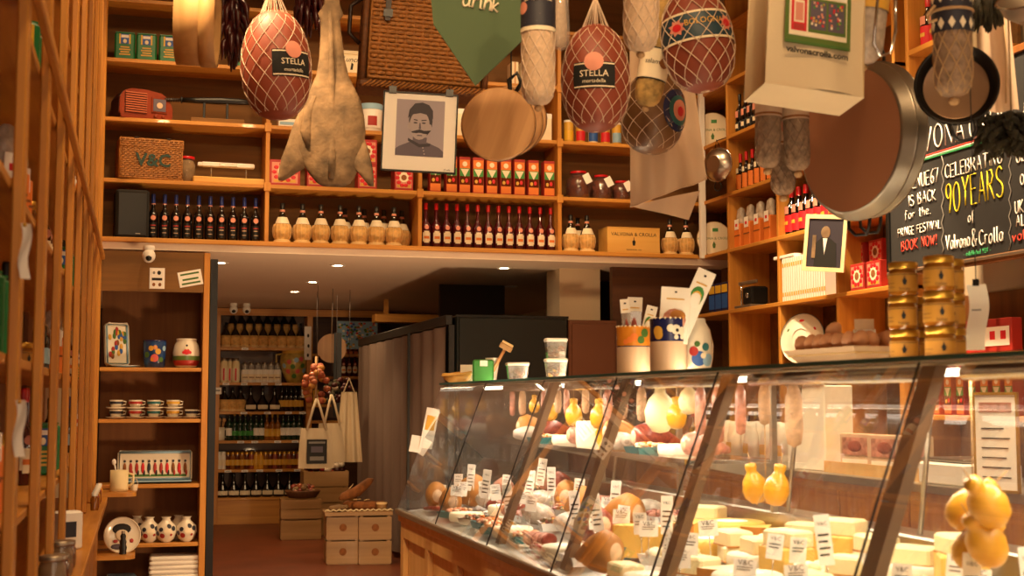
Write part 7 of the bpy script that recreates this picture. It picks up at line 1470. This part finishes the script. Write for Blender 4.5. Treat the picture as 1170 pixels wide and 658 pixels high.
for i in range(7):
    thing('linen_stack', 'folded cream napkin in the pile on the lowest crockery shelf, %s from the bottom' % od(i), 'napkin', (g.x + random.uniform(-.005, .005), BY + .14, .101 + i * .029), MB().cbox(-.165, .165, -.11, .11, 0, .028, 'paper', .01), (0, 0, random.uniform(-.04, .04)), 'pile of folded napkins')
g = P(136, 648, y=BY + .1)
for i in range(3):
    thing('book', 'thin pale book lying under the lower corner shelf, %s from the bottom' % od(i), 'book', (g.x + .02, BY + .16, .101 + i * .026), [('cover', MB().cbox(-.085, .085, -.11, .11, 0, .025, ['linen', 'cream', 'skyblue'][i], .002)), ('page_block', MB().box(-.086, .08, -.112, .105, .004, .021, 'white'))], (0, 0, .05 * i), 'thin books')
# notices on the header
for (px, py, w_, h_, rt, lb, c) in ((179.5, 318, .095, .135, 0, 'small white notice with little drawings on the crockery unit header', 'ink'), (217.5, 318, .15, .1, -.2, 'tilted green-edged card on the crockery unit header', 'leaf')):
    p = P(px, py, y=BY + .008); ms = MB(); ms.box(-w_*.34, w_*.34, -.002, -.001, -h_*.1, h_*.02, c)
    if c == 'ink': ms.ell((.012, -.0015, h_*.27), (.012, .001, .014), 'ink', 8, 5).ell((-.02, -.0015, h_*.27), (.008, .001, .01), 'chalk_dim', 8, 5).ell((-.02, -.0015, -h_*.3), (.01, .001, .012), 'brown_bread', 8, 5).ell((.018, -.0015, -h_*.3), (.01, .001, .012), 'brown_bread', 8, 5)
    else: ms.box(-w_*.4, w_*.4, -.002, -.001, h_*.25, h_*.36, 'leaf').box(-w_*.4, w_*.4, -.002, -.001, -h_*.36, -h_*.25, 'leaf')
    thing('wall_notice', lb, 'notice', (p.x, BY + .007, p.z), [('sheet', MB().box(-w_/2, w_/2, -.001, .002, -h_/2, h_/2, 'card')), ('print', ms)], (0, rt, 0))

# ================================================================== STOCK ON THE POST SHELVING
random.seed(121)
kinds = [('bottle', P_DK, .031, 'dark bottle with pale label'), ('bottle', P_REDBOT, .036, 'red-capped bottle'), ('packet', P_PK, .045, 'orange packet with clear top'), ('jar', P_HJ, .036, 'gold-lidded amber jar'), ('packet', P_GP, .05, 'green packet'), ('tin', SM['honey'], .031, 'small amber jar'), ('bottle', P_BL, .031, 'blue-capped bottle')]
lv = {1.02: 'lowest', 1.4: 'second', 1.78: 'third', 2.2: 'fourth', 2.62: 'fifth', 3.0: 'sixth'}
for zi, (z, zn) in enumerate(lv.items()):
    for bi in range(2, len(posts) - 1):
        k = (bi * 3 + zi * 2) % 7; cat, pr_, r_, nm = kinds[k]
        n = 2 if (bi + zi) % 3 else 3
        for i in range(n):
            y = posts[bi] + .12 + i * (2 * r_ + .03) + .1 * ((bi + zi) % 2)
            thing({'bottle': 'stock_bottle', 'packet': 'stock_packet', 'jar': 'stock_jar', 'tin': 'stock_jar'}[cat], '%s on the %s shelf of the post shelving, bay %s, %s' % (nm, zn, od(bi), od(i)), cat, (-.37, y, z + .0005), pr_, (0, 0, PI/2 - .9), 'stock on the post shelving')
# goods on the counter ledge and hooked tags
for i, (px, py) in enumerate(((78, 612), (72, 625), (82, 640), (63, 640))):
    p = P(px, 650, x=-.235); j = jar(.042, .1 + .02 * (i % 2), 'potato' if i % 2 else 'brown_fruit', 'brushed', .85)
    thing('glass_jar', 'clear glass jar on the aisle ledge of the post shelving, %s towards the shop front' % od(i), 'jar', (-.24, 5.0 - i * .22, .7155), [('contents', j[0]), ('glass_wall', j[1]), ('lid', j[2])], (0, 0, 0), 'jars on the ledge')
thing('card_machine', 'white boxy device with dark screen standing on the aisle ledge', 'device', (-.26, 5.65, .7155), [('housing', MB().cbox(-.05, .05, -.035, .035, 0, .15, 'white', .008)), ('screen', MB().box(-.035, .02, -.037, -.0355, .05, .11, 'charcoal'))], (0, 0, .5))
for i, (k, z) in enumerate(((3, 1.68), (2, 1.58), (3, 1.3))):
    thing('hanging_tag', 'crumpled white paper tag pinned to an aisle post, ' + ['highest', 'middle one', 'lowest'][i], 'tag', (LX + .001, posts[k] - .046, z), [('sheet', MB().grid(lambda u, v: (-.004 + u * .02 + .004 * math.sin(v * 7), .006 * math.sin(v * 5 + u * 3), -v * .12), 6, 8, 'paper')), ('pin', MB().ell((.004, -.002, -.004), (.005, .004, .004), 'gold', 8, 5))], (0, 0, 0), 'paper tags on the posts')
for i in range(6):
    thing('spice_bottle', 'tiny red-lidded spice bottle on the aisle ledge near the crockery unit, %s from it' % od(i), 'bottle', (-.215, 8.4 - i * .16, .7155), [('bottle_body', MB().lathe([(.02, 0), (.021, .06), (.014, .075)], ['provolone', 'meat', 'honey'][i % 3], 12)), ('lid', MB().lathe([(.016, .075), (.016, .095), (.001, .096)], 'white', 12))], (0, 0, 0), 'spice bottles on the ledge')
